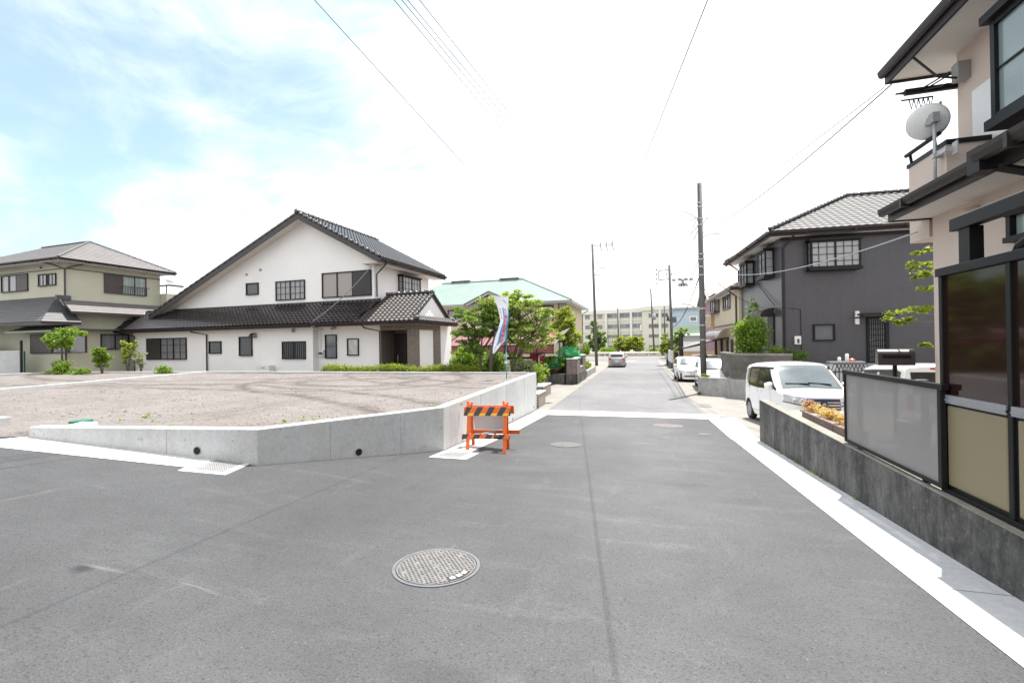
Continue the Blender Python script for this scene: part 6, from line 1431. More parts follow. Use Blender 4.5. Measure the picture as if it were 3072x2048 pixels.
for k in range(9): z = r_[2]+(r_[3]-r_[2]-.08)*k/8; m.box(r_[0]+.09, r_[1]-.14, -.04, -.016, z-.014, z+.014)
m.build('lattice', 'black', dr); MB().tube([(r_[0]+.03, -.12, r_[2]+.95), (r_[0]+.2, -.12, r_[2]+.95)], .014, 6).build('handle', 'chrome', dr)
k = dr_(955, 893, 1195, 915, 1, -.5); MB().prism([(k[0], -.6, k[2]), (k[1], -.6, k[2]), (k[1], 0, k[2]+.12), (k[0], 0, k[2]+.12)], (0, 0, .05)).build('canopy', 'brown_black', H)
for a_, b in ((880, 920), (930, 970)): k = dr_(908, a_, 935, b, 1, -.05); mbx(H, 'wall_lamp', 'plastic_white', (k[0], k[1], -.1, -.001, k[2], k[3]), bevel=.015)
k = dr_(502, 1048, 545, 1104, 1, -.1); b = mbx(H, 'meter_box', 'plastic_white', (k[0], k[1], -.12, -.001, k[2], k[3]), bevel=.01); mbx(b, 'meter_window', 'charcoal', (k[0]+.1, k[1]-.08, -.15, -.121, k[2]+.06, k[3]-.12))
yy = D.hit(*z6(275, 900), 0, -.5).y; zz = D.hit(*z6(330, 855), 0, -.3).z; m = MB(); m.grid(lambda y, a_: V((-.02-.6*math.sin(a_), y, zz-.42+.42*math.cos(a_))), [yy-.25, yy+.75], [R(90)*i/8 for i in range(9)]); m.prism([V((-.02-.6*math.sin(R(90)*i/8), yy-.25, zz-.42+.42*math.cos(R(90)*i/8))) for i in range(9)]+[V((-.02, yy-.25, zz-.42))], (0, .03, 0)); m.build('side_canopy', 'brown_black', H); mbx(H, 'side_door', 'black', (-.05, -.001, yy-.2, yy+.6, -.5, zz-.25))
m = MB(); m.tube([(.3, -.02, 2.4), (.72, -.02, 2.35), (.75, -.02, .5)], .014, 5); m.tube([D.hit(*z6(245, 690), 0, -.05), D.hit(*z6(365, 840), 0, -.1)], .02, 5); m.build('conduit', 'brown_black', H)
# ribbed block wall, low wall, plants in front of it
q0, q1, q2 = V((2.58, 22.36, 0)), V((4.26, 21.32, 0)), V((8.6, 18.65, 0))
t = thing('low_wall', 'low stained grey concrete wall at the foot of the near utility pole', 'wall', q0); rel(wall_path([q0+V((0, .8, 0)), q0, q2], .15, .18, -.9), t).build('wall', 'concrete_grey', t, bevel=.01)
d = (q2-q0).normalized(); s0 = q0+d*1.49; s1 = q0+d*3.75; n_ = V((d.y, -d.x, 0))
t = thing('block_wall', 'ribbed grey block wall with capping behind the white van', 'wall', s0); rel(wall_path([s0+n_*.03+V((0, 3., 0)), s0+n_*.03, s1+n_*.03], .18, 1.2, .181), t).build('wall', 'bamboo', t); rel(wall_path([s0+n_*.05+V((-.02, 3., 0)), s0+n_*.05, s1+n_*.05], .22, 1.29, 1.201), t).build('capping', 'concrete_cap', t)
q = at(2253, 1055, 20.0); q.z = .9
t = bush('garden_bush', 'tall bright green shrub above the ribbed block wall', q, (.74, .6, 1.05), 'leaf_light', 5200, .1, 'shrubs beside the dark house', seed=81, lumps=22, lift=.1)
m = MB(); clumpy(m, (0, 0, 2.3), (.34, .3, .5), 12, 40, .08, .18, random.Random(4)); m.build('upper_foliage', 'leaf_dark', t, fix=False)
bush('garden_bush', 'small round green bush behind the ribbed block wall', V((*at(2325, 1050, 19.6)[:2], .9)), (.4, .35, .4), 'leaf', 900, .07, 'shrubs beside the dark house', seed=82)
bush('garden_bush', 'trailing dark green bush at the foot of the dark house wall', V((*at(2385, 1050, 19.2)[:2], .75)), (.8, .3, .42), 'leaf_dark', 1300, .07, 'shrubs beside the dark house', seed=83)
bush('moss_tuft', 'yellow green tuft of plants on the low wall beside the pole', V((*at(2117, 1130, 20.9)[:2], .16)), (.24, .14, .09), 'leaf_hedge', 500, .05, None, 'tuft', 84, 5, 0)
bush('moss_tuft', 'small weed growing at the corner foot of the low grey wall', V((2.5, 22.2, gz(2.5, 22))), (.12, .12, .08), 'leaf_hedge', 200, .05, None, 'tuft', 85, 4, 0)
# garden rail by the dark house with little objects
a = at(2506, 1088, 15.4); b = at(2596, 1086, 15.2); t = thing('garden_rail', 'dark wrought iron rail of overlapping hoops above pale blocks by the dark house', 'rail', (a.x, a.y, .0), math.atan2(b.y-a.y, b.x-a.x)); L = (b-a).length; zt_ = a.z
m = MB()
for k in range(9): x = L*k/8; m.tube([(x-.13+.26*j/8, 0, zt_-.3+.28*math.sin(PI*j/8)) for j in range(9)], .011, 5); m.box(x-.01, x+.01, -.01, .01, zt_-.75, zt_-.25)
m.box(-.1, L+.1, -.015, .015, zt_-.32, zt_-.29); m.build('hoops', 'black', t); mbx(t, 'block_base', 'concrete_white', (-.05, .12, .02, .3, -.6, zt_-.05), (.12, L, .05, .25, -.6, zt_-.35)); mbx(t, 'ledge', 'alu', (-.15, .9, .0, .32, zt_, zt_+.04))
for l, u, w0, w1, mt, r_ in (('little white jar standing on the ledge of the garden rail', 2518, 1086, 1071, 'plastic_white', .05), ('tall pale cylinder standing on the ledge of the garden rail', 2541, 1084, 1061, 'plastic_white', .055)):
    c = at(u, w0, 15.5); t = thing('jar', l, 'jar', (c.x, c.y, zt_+.04)); h_ = at(u, w1, 15.5).z-zt_-.04; MB().lathe([(0, 0), (r_, 0), (r_, h_*.9), (r_*.6, h_), (0, h_)], n=14).build('body', mt, t, True); MB().lathe([(r_*.62, h_), (r_*.6, h_+.02), (0, h_+.02)], n=14).build('stopper', 'plastic_grey', t)
c = at(2556, 1085, 15.5); tag(MB().lathe([(0, 0), (.06, 0), (.09, .06), (.03, .1), (0, .1)], (c.x, c.y, zt_+.04), 12).build('bowl', 'orange'), 'small orange brown bowl on the ledge of the garden rail', 'bowl')
# ================================================================== vehicles
def plate(par, c, z, fn, txt, w_=.33, h_=.165):
    m = c.fpatch(-w_/2, w_/2, z-h_/2, z+h_/2, .02, fn, 4, 2); o = m.build('number_plate', 'plastic_white', par)
    tx = text_mesh(txt, .1); sg = 1 if fn == c.front else -1
    tx.v = [fn(sg*v.x, z+v.y-.015, .024) for v in tx.v]; tx.build('digits', 'charcoal', o, fix=False)
def mirror(par, x, y, z, sg, mt='car_white', s=1.):
    m = MB(); m.lathe([(0, -.09*s), (.07*s, -.08*s), (.1*s, 0), (.08*s, .08*s), (0, .09*s)], (0, 0, 0), 12, 'x'); m.v = [V((v.x*1.1, v.y*.62, v.z*.85)) for v in m.v]; o = m.build('mirror', mt, par, True, loc=(x+sg*.12, y, z))
    MB().bar((sg*-.12, 0, -.07), (0, 0, -.05), .04, .03).build('mirror_arm', 'black', o)
# white tall wagon
c = Car(3.71, 1.62, [(0, .2), (.005, .32), (.02, .55), (.03, .72), (.06, .86), (.1, .93), (.2, .965), (.45, 1.0), (.68, 1.03), (.88, 1.19), (1.3, 1.545), (1.45, 1.64), (1.62, 1.69), (2.2, 1.735), (2.9, 1.725), (3.45, 1.68), (3.56, 1.64), (3.6, 1.55), (3.66, 1.2), (3.7, .95), (3.71, .6), (3.69, .3), (3.66, .22)], .70, 3.18, .3, 1.0, .11, .42, .22, .19, .13, .09)
vp = V((4.2, 12.4, 0)); vp.z = gz(4.2, 12.4)
VAN = thing('white_van', 'tall white minivan with chrome grille parked nose towards the dark wall', 'van', vp, R(3.5)); car_common(VAN, c, 10); VAN.rotation_euler[0] = -.052
c.wind(.685, 1.44, .015, .004).build('screen_frame', 'charcoal', VAN, True); c.wind(.70, 1.41, .085, .009).build('windscreen', 'car_glass_light', VAN, True)
for sg in (-1, 1):
    c.sidew([(.86, 1.03), (1.08, 1.02), (1.2, 1.0), (2.5, 1.02), (3.1, 1.06), (3.44, 1.3), (3.56, 1.5)], [(.86, 1.08), (1.22, 1.40), (1.42, 1.545), (2.4, 1.60), (3.4, 1.56), (3.56, 1.55)], sg).build('side_window', 'car_glass', VAN, True)
    c.sidew([(.70, .99), (.86, 1.04), (1.22, 1.37), (1.42, 1.52), (1.6, 1.56)], [(.70, 1.03), (.88, 1.13), (1.3, 1.49), (1.45, 1.58), (1.6, 1.60)], sg, .018).build('pillar', 'black', VAN, True)
    m = MB()
    for y0, y1_ in ((1.3, 1.34), (2.12, 2.22), (3.0, 3.06)): m.grid(lambda y, t: c.side(y, 1.0+.6*t, sg, .010), [y0, y1_], [j/5 for j in range(6)])
    m.build('pillar', 'black', VAN, True)
    m = c.sidew([(1.26, 1.56), (3.0, 1.56)], [(1.26, 1.6), (3.0, 1.61)], sg, .03); m.build('rain_visor', 'black', VAN, True)
    m = MB()
    for y in (1.18, 2.17, 3.02): m.grid(lambda a_, t: c.side(y+a_, .34+.62*t, sg, .0015), [0, .008], [j/8 for j in range(9)])
    m.grid(lambda a_, t: c.side(1.18+1.9*a_, .34+t, sg, .0015), [j/10 for j in range(11)], [0, .008]); m.build('door_gap', 'charcoal', VAN, True)
    for y in (1.95, 2.35): p_ = c.side(y, .92, sg, .025); MB().bar(p_-V((0, .09, 0)), p_+V((0, .09, 0)), .03, .035).build('door_handle', 'car_white', VAN, bevel=.008)
    mirror(VAN, sg*(c.W/2-.06), 1.02, 1.1, sg, s=1.25)
    hd = c.fpatch(*sorted((sg*.37, sg*.775)), (lambda x: .665+.09*(abs(x)-.37)/.4), (lambda x: .835+.105*(abs(x)-.37)/.4), .012, None, 12, 6).build('headlight', 'head_lens', VAN, True)
    m = MB()
    for x in (.45, .6): p_ = c.front(sg*x, .755+.1*(x-.37), .016); m.lathe([(.06, 0), (.058, -.008), (.045, -.012), (0, -.004)], p_, 14, 'y')
    m.build('lamp_unit', 'chrome', hd, True)
    c.fpatch(*sorted((sg*.38, sg*.79)), (lambda x: .64+.09*(abs(x)-.37)/.4), (lambda x: .664+.09*(abs(x)-.37)/.4), .013, None, 12, 2).build('lamp_trim', 'charcoal', VAN, True)
    c.fpatch(*sorted((sg*.5, sg*.72)), .36, .46, .012).build('fog_lamp', 'charcoal', VAN, True)
    c.sidew([(3.58, .9), (3.69, .9)], [(3.58, 1.45), (3.66, 1.3)], sg, .008).build('tail_lamp', 'lamp_red', VAN, True)
g = c.fpatch(-.365, .365, .55, .80, .012, None, 12, 5).build('grille', 'charcoal', VAN, True)
c.fpatch(-.36, .36, .80, .835, .022, None, 12, 2).build('grille_bar', 'blue_chrome', g, True)
for z in (.60, .665, .73):
    for sg in (-1, 1): c.fpatch(*sorted((sg*.075, sg*.35)), z, z+.032, .026, None, 8, 2).build('grille_slat', 'chrome', g, True)
m = MB(); k = [(-.055, .0), (.0, .05), (.055, .02), (.02, .0), (.055, -.02), (.0, -.055), (-.055, -.015), (-.02, 0.)]   # angular folded emblem
m.prism([c.front(x, .68+z, .03) for x, z in ((-.05, .012), (.005, .055), (.052, .02), (.03, .008), (.006, .028), (-.018, .006))], (0, -.008, 0)); m.prism([c.front(x, .68+z, .03) for x, z in ((.05, -.012), (-.005, -.055), (-.052, -.02), (-.03, -.008), (-.006, -.028), (.018, -.006))], (0, -.008, 0)); m.prism([c.front(x, .68+z, .03) for x, z in ((-.05, .011), (-.02, .007), (.05, -.011), (.02, -.007))], (0, -.008, 0)); m.build('emblem', 'chrome', g, fix=True)
c.fpatch(-.5, .5, .3, .43, .01).build('lower_intake', 'charcoal', VAN, True); plate(VAN, c, .49, c.front, '29-15')
m = MB()
for a_, b in ((-.55, .0), (-.02, .5)): p0, p1 = c.topp(a_, .83, .022), c.topp(b, .80, .022); m.bar(p0, p1, .018, .015); m.bar(c.topp(b, .755, .012), p0.lerp(p1, .5), .02, .015)
m.build('wiper', 'black', VAN); m = MB(); p_ = c.topp(0, 1.33, .012); m.box(p_.x-.05, p_.x+.05, p_.y-.01, p_.y+.02, p_.z-.02, p_.z+.01); m.build('camera_sensor', 'plastic_white', VAN)
m = c.fpatch(-.5, .5, 1.1, 1.5, .008, c.rear); m.build('rear_window', 'car_glass', VAN, True); m = MB(); m.tube([c.topp(-.3, 3.2, 0), c.topp(-.3, 3.35, .09)], .006, 5); m.build('aerial', 'black', VAN)
# boxy white van behind the mesh fence, tail towards us
c = Car(3.4, 1.48, [(0, .22), (.02, .5), (.05, .8), (.3, .92), (.6, 1.0), (1.05, 1.5), (1.2, 1.6), (1.6, 1.68), (2.6, 1.69), (3.2, 1.66), (3.3, 1.6), (3.34, 1.3), (3.38, .9), (3.4, .5), (3.37, .24)], .6, 2.95, .28, .95, .1, .35, .12, .19, .08, .08)
KV = thing('white_van', 'white van with red high brake light, tail end behind the mesh fence', 'van', (6.62, 12.5+3.4, gz(6.6, 15.9)), PI); KV.rotation_euler[0] = .052
car_common(KV, c, 6)


c.wind(.64, 1.08, .06).build('windscreen', 'car_glass', KV, True)
for sg in (-1, 1):
    c.sidew([(.8, 1.0), (1.2, .98), (3.12, 1.0)], [(.8, 1.06), (1.12, 1.4), (1.35, 1.52), (2.9, 1.55), (3.12, 1.5)], sg).build('side_window', 'car_glass', KV, True)
    m = MB()
    for y0, y1_ in ((2.0, 2.12), (2.86, 2.93)): m.grid(lambda y, t: c.side(y, .98+.58*t, sg, .010), [y0, y1_], [j/5 for j in range(6)])
    m.build('pillar', 'car_white', KV, True); c.sidew([(1.2, 1.49), (2.85, 1.5)], [(1.2, 1.54), (2.85, 1.56)], sg, .03).build('rain_visor', 'charcoal', KV, True)
    c.fpatch(*sorted((sg*.56, sg*.70)), .62, .98, .008, c.rear).build('tail_lamp', 'lamp_red', KV, True); mirror(KV, sg*.7, 1.0, 1.05, sg)
c.fpatch(-.58, .58, 1.0, 1.50, .008, c.rear).build('rear_window', 'car_glass', KV, True); c.fpatch(-.2, .2, 1.56, 1.60, .012, c.rear, 6, 2).build('brake_lamp', 'lamp_red', KV, True); plate(KV, c, .75, c.rear, '41-08'); c.fpatch(-.55, .55, .3, .42, .012, c.rear).build('bumper_trim', 'charcoal', KV, True)
def hatch(label, name, cat, L, W_, Ht, loc, rz, paint='car_white', spokes=7, hood=.75, tail='hatch', txt='32-17'):
    c = Car(L, W_, [(0, .2), (.01, .4), (.03, .58), (.08, .7), (.2, .78), (hood, .97), (hood+.45, 1.28*Ht/1.5), (hood+.68, 1.43*Ht/1.5), (hood+.95, 1.48*Ht/1.5), (L*.62, Ht), (L-.55, Ht*.965), (L-.4, Ht*.93), (L-.16, 1.02), (L-.04, .9), (L, .6), (L-.02, .26)], .62, L-.62, .3, .9, .17, .5, .35, .19, .14, .09)
    t = thing(name, label, cat, loc, rz); car_common(t, c, spokes, paint)
    c.wind(hood+.04, hood+.62, .09).build('windscreen', 'car_glass_light', t, True)
    hi = Ht-.13
    for sg in (-1, 1):
        c.sidew([(hood+.28, .96), (hood+.5, .94), (L-.7, .98), (L-.42, 1.05)], [(hood+.28, 1.0), (hood+.75, 1.3*Ht/1.5), (L*.6, hi-.02), (L-.42, hi-.14)], sg).build('side_window', 'car_glass', t, True)
        m = MB(); m.grid(lambda y, q: c.side(y, .95+(hi-.97)*q, sg, .010), [hood+1.42, hood+1.5], [j/5 for j in range(6)]); m.build('pillar', 'charcoal', t, True)
        c.fpatch(*sorted((sg*W_*.27, sg*W_*.435)), (lambda x: .60+.1*(abs(x)-W_*.27)), (lambda x: .71+.16*(abs(x)-W_*.27)), .012).build('headlight', 'head_lens', t, True)
        c.fpatch(*sorted((sg*W_*.3, sg*W_*.455)), .78, .96, .01, c.rear).build('tail_lamp', 'lamp_red', t, True); c.fpatch(*sorted((sg*W_*.28, sg*W_*.38)), .335, .395, .012, None, 5, 2).build('fog_lamp', 'chrome', t, True)
        mirror(t, sg*(W_/2-.06), hood+.42, .98, sg, paint)
    c.fpatch(-W_*.28, W_*.28, .32, .41, .012).build('lower_intake', 'charcoal', t, True); c.fpatch(-W_*.2, W_*.2, .60, .625, .012, None, 8, 2).build('grille', 'charcoal', t, True)
    c.fpatch(-W_*.34, W_*.34, 1.04, Ht*.9, .01, c.rear).build('rear_window', 'car_glass', t, True); plate(t, c, .5, c.front, txt); plate(t, c, .62, c.rear, txt)
    c.fpatch(-W_*.3, W_*.3, .3, .36, .012, c.rear).build('rear_intake', 'charcoal', t, True); m = MB(); m.lathe([(.045, 0), (.05, -.008), (.035, -.008)], c.front(0, .70, .01), 14, 'y'); m.build('emblem', 'chrome', t)
    m = MB(); a_, b = c.topp(-.5, hood+.12, .02), c.topp(.05, hood+.08, .02); m.bar(a_, b, .018, .014); m.build('wiper', 'black', t); return t
hatch('small white hatchback parked by the tan wall farther from the near pole', 'white_car', 'car', 3.0, 1.66, 1.5, (2.98, 29.3, gz(3, 30)), R(2), 'car_white', 7, .55)
hatch('white car with black tinted windscreen side directly behind the near utility pole', 'white_car', 'car', 4.2, 1.72, 1.54, (3.52, 23.45, gz(3.5, 24)), R(-3), 'car_white', 9, .95)
hatch('red car roof showing behind the small white hatchback', 'red_car', 'car', 3.9, 1.66, 1.5, (4.35, 34.0, gz(4, 34)), R(0), 'car_red', 7, .85)
L_ = 4.36; hatch('silver estate car seen from behind at the far left kerb', 'silver_car', 'car', L_, 1.7, 1.47, (-2.4, 46.4+L_, gz(-2.4, 47)), PI, 'car_silver', 7, .95, txt='50-32')
# ================================================================== houses further along the right side
z5 = z_(1740, 700, 2.8)
B0 = gz(5, 35)
H = thing('cream_house', 'cream two storey house with brown trim beyond the low grey wall', 'house', (5.5, 0, B0))
Ex = 5.0; y0 = onx(2222, 865, Ex).y; y1 = onx(2120, 893, Ex).y; ze = onx(2150, 884, Ex).z-B0
def xr_(l, t_, r_, b, X=5.5): q = [onx(u, w_, X) for u, w_ in (z5(l, (t_+b)/2), z5(r_, (t_+b)/2), z5((l+r_)/2, b), z5((l+r_)/2, t_))]; a_, b_ = sorted((q[0].y, q[1].y)); return (a_, b_, q[2].z-B0, q[3].z-B0)
y0 = max(28.5, y0); y1 = min(42, y1)
mbx(H, 'wall', 'yellow_stucco', (0, 8, y0+.3, y1-.4, -.2, ze))
tiled_roof('roof', 'pink_tile', H, [(-.5, y0, ze), (-.5, y1, ze), (3.5, (y0+y1)/2+2, ze+1.9), (3.5, (y0+y1)/2-2, ze+1.9)], .3, .3, .03, .03); tiled_roof('roof', 'pink_tile', H, [(-.5, y0, ze), (8, y0, ze), (5.5, (y0+y1)/2-2, ze+1.9), (3.5, (y0+y1)/2-2, ze+1.9)], .3, .3, .03, .03)
mbx(H, 'fascia', 'barge', (-.52, -.46, y0, y1, ze-.2, ze-.02), (-.46, 8, y0, y0+.05, ze-.2, ze-.021)); mbx(H, 'soffit', 'soffit', (-.45, 0, y0+.06, y1, ze-.14, ze-.1))
for k, f in (((1115, 530, 1172, 665), 1), ((1205, 490, 1265, 640), 0)):
    r_ = xr_(*k)
    if f: bay(H, (r_[0], min(r_[1], r_[0]+2.2), r_[2], r_[3]), 0, 0., -1, .35, 'curtain', (2, 2), 2, 'shutter_brown')
    else: window(H, r_, 0, 0., -1, pane='curtain_dim', sash=3, frame='shutter_brown', fw=.1)
r_ = xr_(1135, 770, 1285, 782); mbx(H, 'band', 'barge', (-.03, -.001, y0+.31, y1-.45, r_[2], r_[3]))
r_ = xr_(1085, 665, 1130, 790); mbx(H, 'shutter_box', 'wood_tan', (-.25, -.001, r_[0], r_[1], r_[2], r_[3]))
r_ = xr_(1150, 815, 1298, 860); m = MB(); m.grid(lambda y, a_: V((-.0-.9*math.sin(a_), y, r_[2]+.5*math.cos(a_))), [r_[0], r_[1]], [R(90)*i/8 for i in range(9)]); m.build('door_canopy', 'clear_poly', H, True)
for l, r2_ in ((1135, 1150), (1175, 1200), (1225, 1250), (1275, 1290)): q = xr_(l, 870, r2_, 975); mbx(H, 'slat_post', 'shutter_brown', (-.14, -.02, q[0], q[0]+.25, -.1, 2.6))
pipe(H, [(-.45, y0+.9, ze-.15), (-.06, y0+.8, ze-.5), (-.06, y0+.8, 0)], 'shutter_brown', .05)
# gate posts and wall in front of it
for i, (px, l) in enumerate(((2136, 'brown gate pillar with letter slot left of its pair by the cream house'), (2174, 'wider brown gate pillar nearer the block wall by the cream house'))):
    q = at(px, 1070, 28.5-i*1.5); t = thing('gate_pillar', l, 'gate pillar', (q.x, q.y, gz(q.x, q.y)), 0, 'gate pillars of the cream house'); mbx(t, 'pillar', 'brick', (-.22-.1*i, .22+.1*i, -.2, .2, 0, 1.55)); mbx(t, 'cap', 'concrete_white', (-.25-.1*i, .25+.1*i, -.23, .23, 1.551, 1.6)); mbx(t, 'letter_slot', 'black', (-.1, .12, -.215, -.201, 1.0, 1.2))
q = at(2190, 1088, 26.5); t = thing('garden_gate', 'dark low gate between the brown pillars and the block wall', 'gate', (q.x-.5, q.y, gz(q.x, q.y))); m = MB()
for k in range(8): m.box(k*.16, k*.16+.03, 0, .03, .1, 1.2)
m.box(0, 1.2, -.005, .035, 1.15, 1.2); m.box(0, 1.2, -.005, .035, .1, .15); m.build('bars', 'black', t)
H = thing('mauve_house', 'mauve and white house with pale pink tiled gable behind the utility pole', 'house', (6.5, 43.5, B0))
zr = at(2120, 862, 47).z-B0; ze = at(2115, 903, 44).z-B0
mbx(H, 'wall', 'mauve', (0, 8, 0, 8, -.2, ze)); tiled_roof('roof', 'pink_tile', H, [(-.7, -.6, ze-.1), (8.5, -.6, ze-.1), (8.5, 4, zr), (-.7, 4, zr)], .3, .3, .04, .03); tiled_roof('roof', 'pink_tile', H, [(-.7, 8.6, ze-.1), (8.5, 8.6, ze-.1), (8.5, 4, zr), (-.7, 4, zr)], .3, .3, .04, .03)
MB().prism([(-.01, 0, ze), (-.01, 8, ze), (-.01, 4, zr-.2)], (.3, 0, 0)).build('gable', 'white_stucco', H); m = MB()
for yy in (-.6, 8.6): m.prism([(-.75, yy, ze-.15), (-.75, 4, zr-.02), (-.75, 4, zr-.3), (-.75, yy, ze-.4)], (.06, 0, 0))
m.build('barge_board', 'white_paint', H); mbx(H, 'corner_trim', 'white_stucco', (-.02, .9, -.03, .5, -.2, ze-.02)); mbx(H, 'bay_hood', 'white_paint', (-.9, .9, -.5, 1.2, 5.0-.9, 5.15-.9)); window(H, (1.3, 2.6, 3.6, 5.0), 1, 0., -1, pane='curtain', frame='white_paint')
# curved carport and walls along the right kerb
t = thing('carport', 'curved smoky carport roof on two dark posts over the white hatchback', 'carport', (2.75, 33.6, gz(3, 34))); g = t.location.z
for y in (0, 1.5): mbx(t, 'post', 'brown_black', (-.08, .08, y-.08, y+.08, -.05, at(2040, 1000 if y == 0 else 1001, 33.5).z-g))
m = MB(); zc = lambda x: 2.05+.75*math.sin(min(1, x/4.2)*PI*.5)
m.grid(lambda x, y: V((x, y, zc(x)+.05)), [4.2*i/12 for i in range(13)], [-1.6, 3.4]); m.build('roof', 'clear_poly', t, True); m = MB()
for y in (-1.6, -.35, .9, 2.15, 3.4): m.tube([(4.2*i/12, y, zc(4.2*i/12)) for i in range(13)], .045, 6)
for x in (0, 2.1, 4.2): m.bar((x, -1.6, zc(x)), (x, 3.4, zc(x)), .05, .07)
m.bar((0, 0, 2.0), (1.4, 0, 2.3), .06, .1); m.bar((0, 1.5, 2.0), (1.4, 1.5, 2.3), .06, .1); m.build('frame', 'brown_black', t)
t = thing('boundary_wall', 'tan wall panel with dark base facing the street beyond the carport', 'wall', (2.75, 43.2, B0)); zz = at(2100, 1051, 42).z-B0; mbx(t, 'wall', 'wood_tan', (0, 2.4, 0, .15, .55, zz), (2.4, 9, 0, .15, .55, zz)); mbx(t, 'base', 'concrete_old', (-.02, 2.42, -.02, .17, -.1, .55))
t = thing('boundary_wall', 'short tan wall with dark lattice insert beside the white hatchback', 'wall', (2.7, 35.6, B0)); mbx(t, 'wall', 'wood_tan', (0, .15, 0, 6.8, .4, .85), (0, .16, 0, .5, .85, 1.75), (0, .16, 6.3, 6.8, .85, 1.75)); mbx(t, 'base', 'concrete_old', (-.02, .17, -.02, 6.82, -.1, .4)); m = MB()
for k in range(18): m.box(.05, .09, .55+k*.32, .6+k*.32, .851, 1.6)
m.box(.04, .1, .5, 6.3, 1.6, 1.68); m.build('lattice', 'black', t)
t = thing('boundary_wall', 'white wall with dark base at the far right kerb by the tall shrub', 'wall', (2.7, 44.5, B0)); mbx(t, 'wall', 'panel_white', (0, .15, 0, 9, .5, 1.6)); mbx(t, 'base', 'concrete_old', (-.02, .17, -.02, 9.02, -.1, .5))
# pale blue building
q = at(2056, 1000, 66); Bl = Fr((at(2019, 1000, 66).x, at(2019, 1000, 66).y, B0), -2); H = thing('blue_building', 'pale blue building with pale green roof at the end of the street', 'building', Bl.o, Bl.yaw)
zt_ = Bl.hit(2056, 924).z; w_ = 9; mbx(H, 'wall', 'sky_siding', (0, w_, 0, 10, -.2, zt_)); MB().prism([(-.4, -.4, zt_), (w_+.4, -.4, zt_), (w_+.4, 5, zt_+3.6), (-.4, 5, zt_+3.6)], (0, 0, .12)).build('roof', 'green_metal', H); mbx(H, 'fascia', 'alu', (-.4, w_+.4, -.42, -.36, zt_-.15, zt_))
r_ = Bl.rect(*z5(918, 694), *z5(985, 742)); window(H, r_, pane='curtain_dim', sash=1, frame='white_paint', fw=.15); r_ = Bl.rect(*z5(780, 700), *z5(787, 750)); window(H, (r_[0]-.1, r_[0]+.5, r_[2], r_[3]), pane='glass', sash=1, frame='alu')
zg1, zg0 = Bl.hit(2050, 978).z, Bl.hit(2050, 990).z; mbx(H, 'band', 'green_metal', (-.1, w_, -.06, -.001, zg0, zg1)); MB().prism([(-.1, -2.2, zg0-.9), (w_, -2.2, zg0-.9), (w_, 0, zg0), (-.1, 0, zg0)], (0, 0, .1)).build('annex_roof', 'green_metal', H); mbx(H, 'annex_wall', 'plastic_grey', (0, w_, -2, -.01, -.2, zg0-.85)); mbx(H, 'shutter_door', 'panel_white', (1, 5, -2.06, -2.001, -.2, 2.4))
# ================================================================== school across the river
q = at(1930, 1000, 138); S = Fr((q.x, q.y, B0-.5), -15.5); z7 = z_(1700, 800, 5.2275)
H = thing('school', 'long pale four storey school building with rows of windows behind the guard rail', 'school', S.o, S.yaw)
zt_ = S.hit(1925, 926).z; x0 = S.hit(1700, 940).x; xr1 = S.hit(2012, 940, 1, -1.2).x
mbx(H, 'wall', 'school', (x0, 0, 0, 11, -.5, zt_), (0, xr1+8, -1.2, 10, -.5, zt_+.3)); mbx(H, 'parapet', 'school_white', (x0, -.01, -.5, 0, zt_-1.0, zt_+.2), (-.4, xr1+8, -1.7, -1.201, zt_-.7, zt_+.5))
def sx(u, y=0.): return S.hit(z7(u, 700)[0], 950, 1, y).x
m = MB()
for a_, b in ((608, 638), (808, 834), (998, 1032), (1205, 1275)): m.box(sx(a_), min(sx(b), -.02), -.6, -.001, -.5, zt_-1.01)
m.box(sx(1450, -1.2), sx(1485, -1.2), -1.8, -1.201, -.5, zt_-.71); m.build('pilaster', 'school_white', H)
rows = [(737, 803), (902, 968), (1065, 1118), (1235, 1310)]; m = MB()
for t0, b0 in rows[:3]:
    zb_ = S.hit(1850, z7(0, b0)[1]).z; m.box(x0, -.03, -.25, -.002, zb_-1.0, zb_-.75)
m.build('ledge', 'school_white', H)
for t0, b0 in rows:
    for a_, b in ((100, 170), (290, 365), (485, 560), (640, 722), (724, 802), (836, 915), (917, 996), (1035, 1112), (1122, 1196)):
        zt2, zb2 = S.hit(1850, z7(0, t0)[1]).z, S.hit(1850, z7(0, b0)[1]).z
        window(H, (sx(a_), sx(b), zb2, zt2), pane=random.choice(['curtain', 'glass_blue', 'curtain_dim', 'glass_blue']), bars=(1, 2), sash=2 if b-a_ < 80 else 3, frame='alu', fw=.12, prot=.12)
    for a_, b in ((1285, 1360), (1364, 1445), (1492, 1590), (1640, 1720)):
        zt2, zb2 = S.hit(1970, z7(0, t0-8)[1], 1, -1.2).z, S.hit(1970, z7(0, b0-10)[1], 1, -1.2).z
        window(H, (sx(a_, -1.2), sx(b, -1.2), zb2, zt2), val=-1.2, pane=random.choice(['glass_blue', 'curtain_dim', 'glass']), bars=(1, 2), sash=2, frame='alu', fw=.12, prot=.12)
a_ = sx(1155, -.6); mbx(H, 'balcony', 'school_white', (a_, min(-.05, a_+4), -1.3, -.61, zt_-6.6, zt_-4.8))
a_, b = S.hit(1964, 910, 1, 3).x, S.hit(1986, 910, 1, 3).x; m = MB(); m.box(a_, b, 3, 6, zt_+.3, S.hit(1975, 905, 1, 3).z); m.build('water_tank', 'panel_white', H)
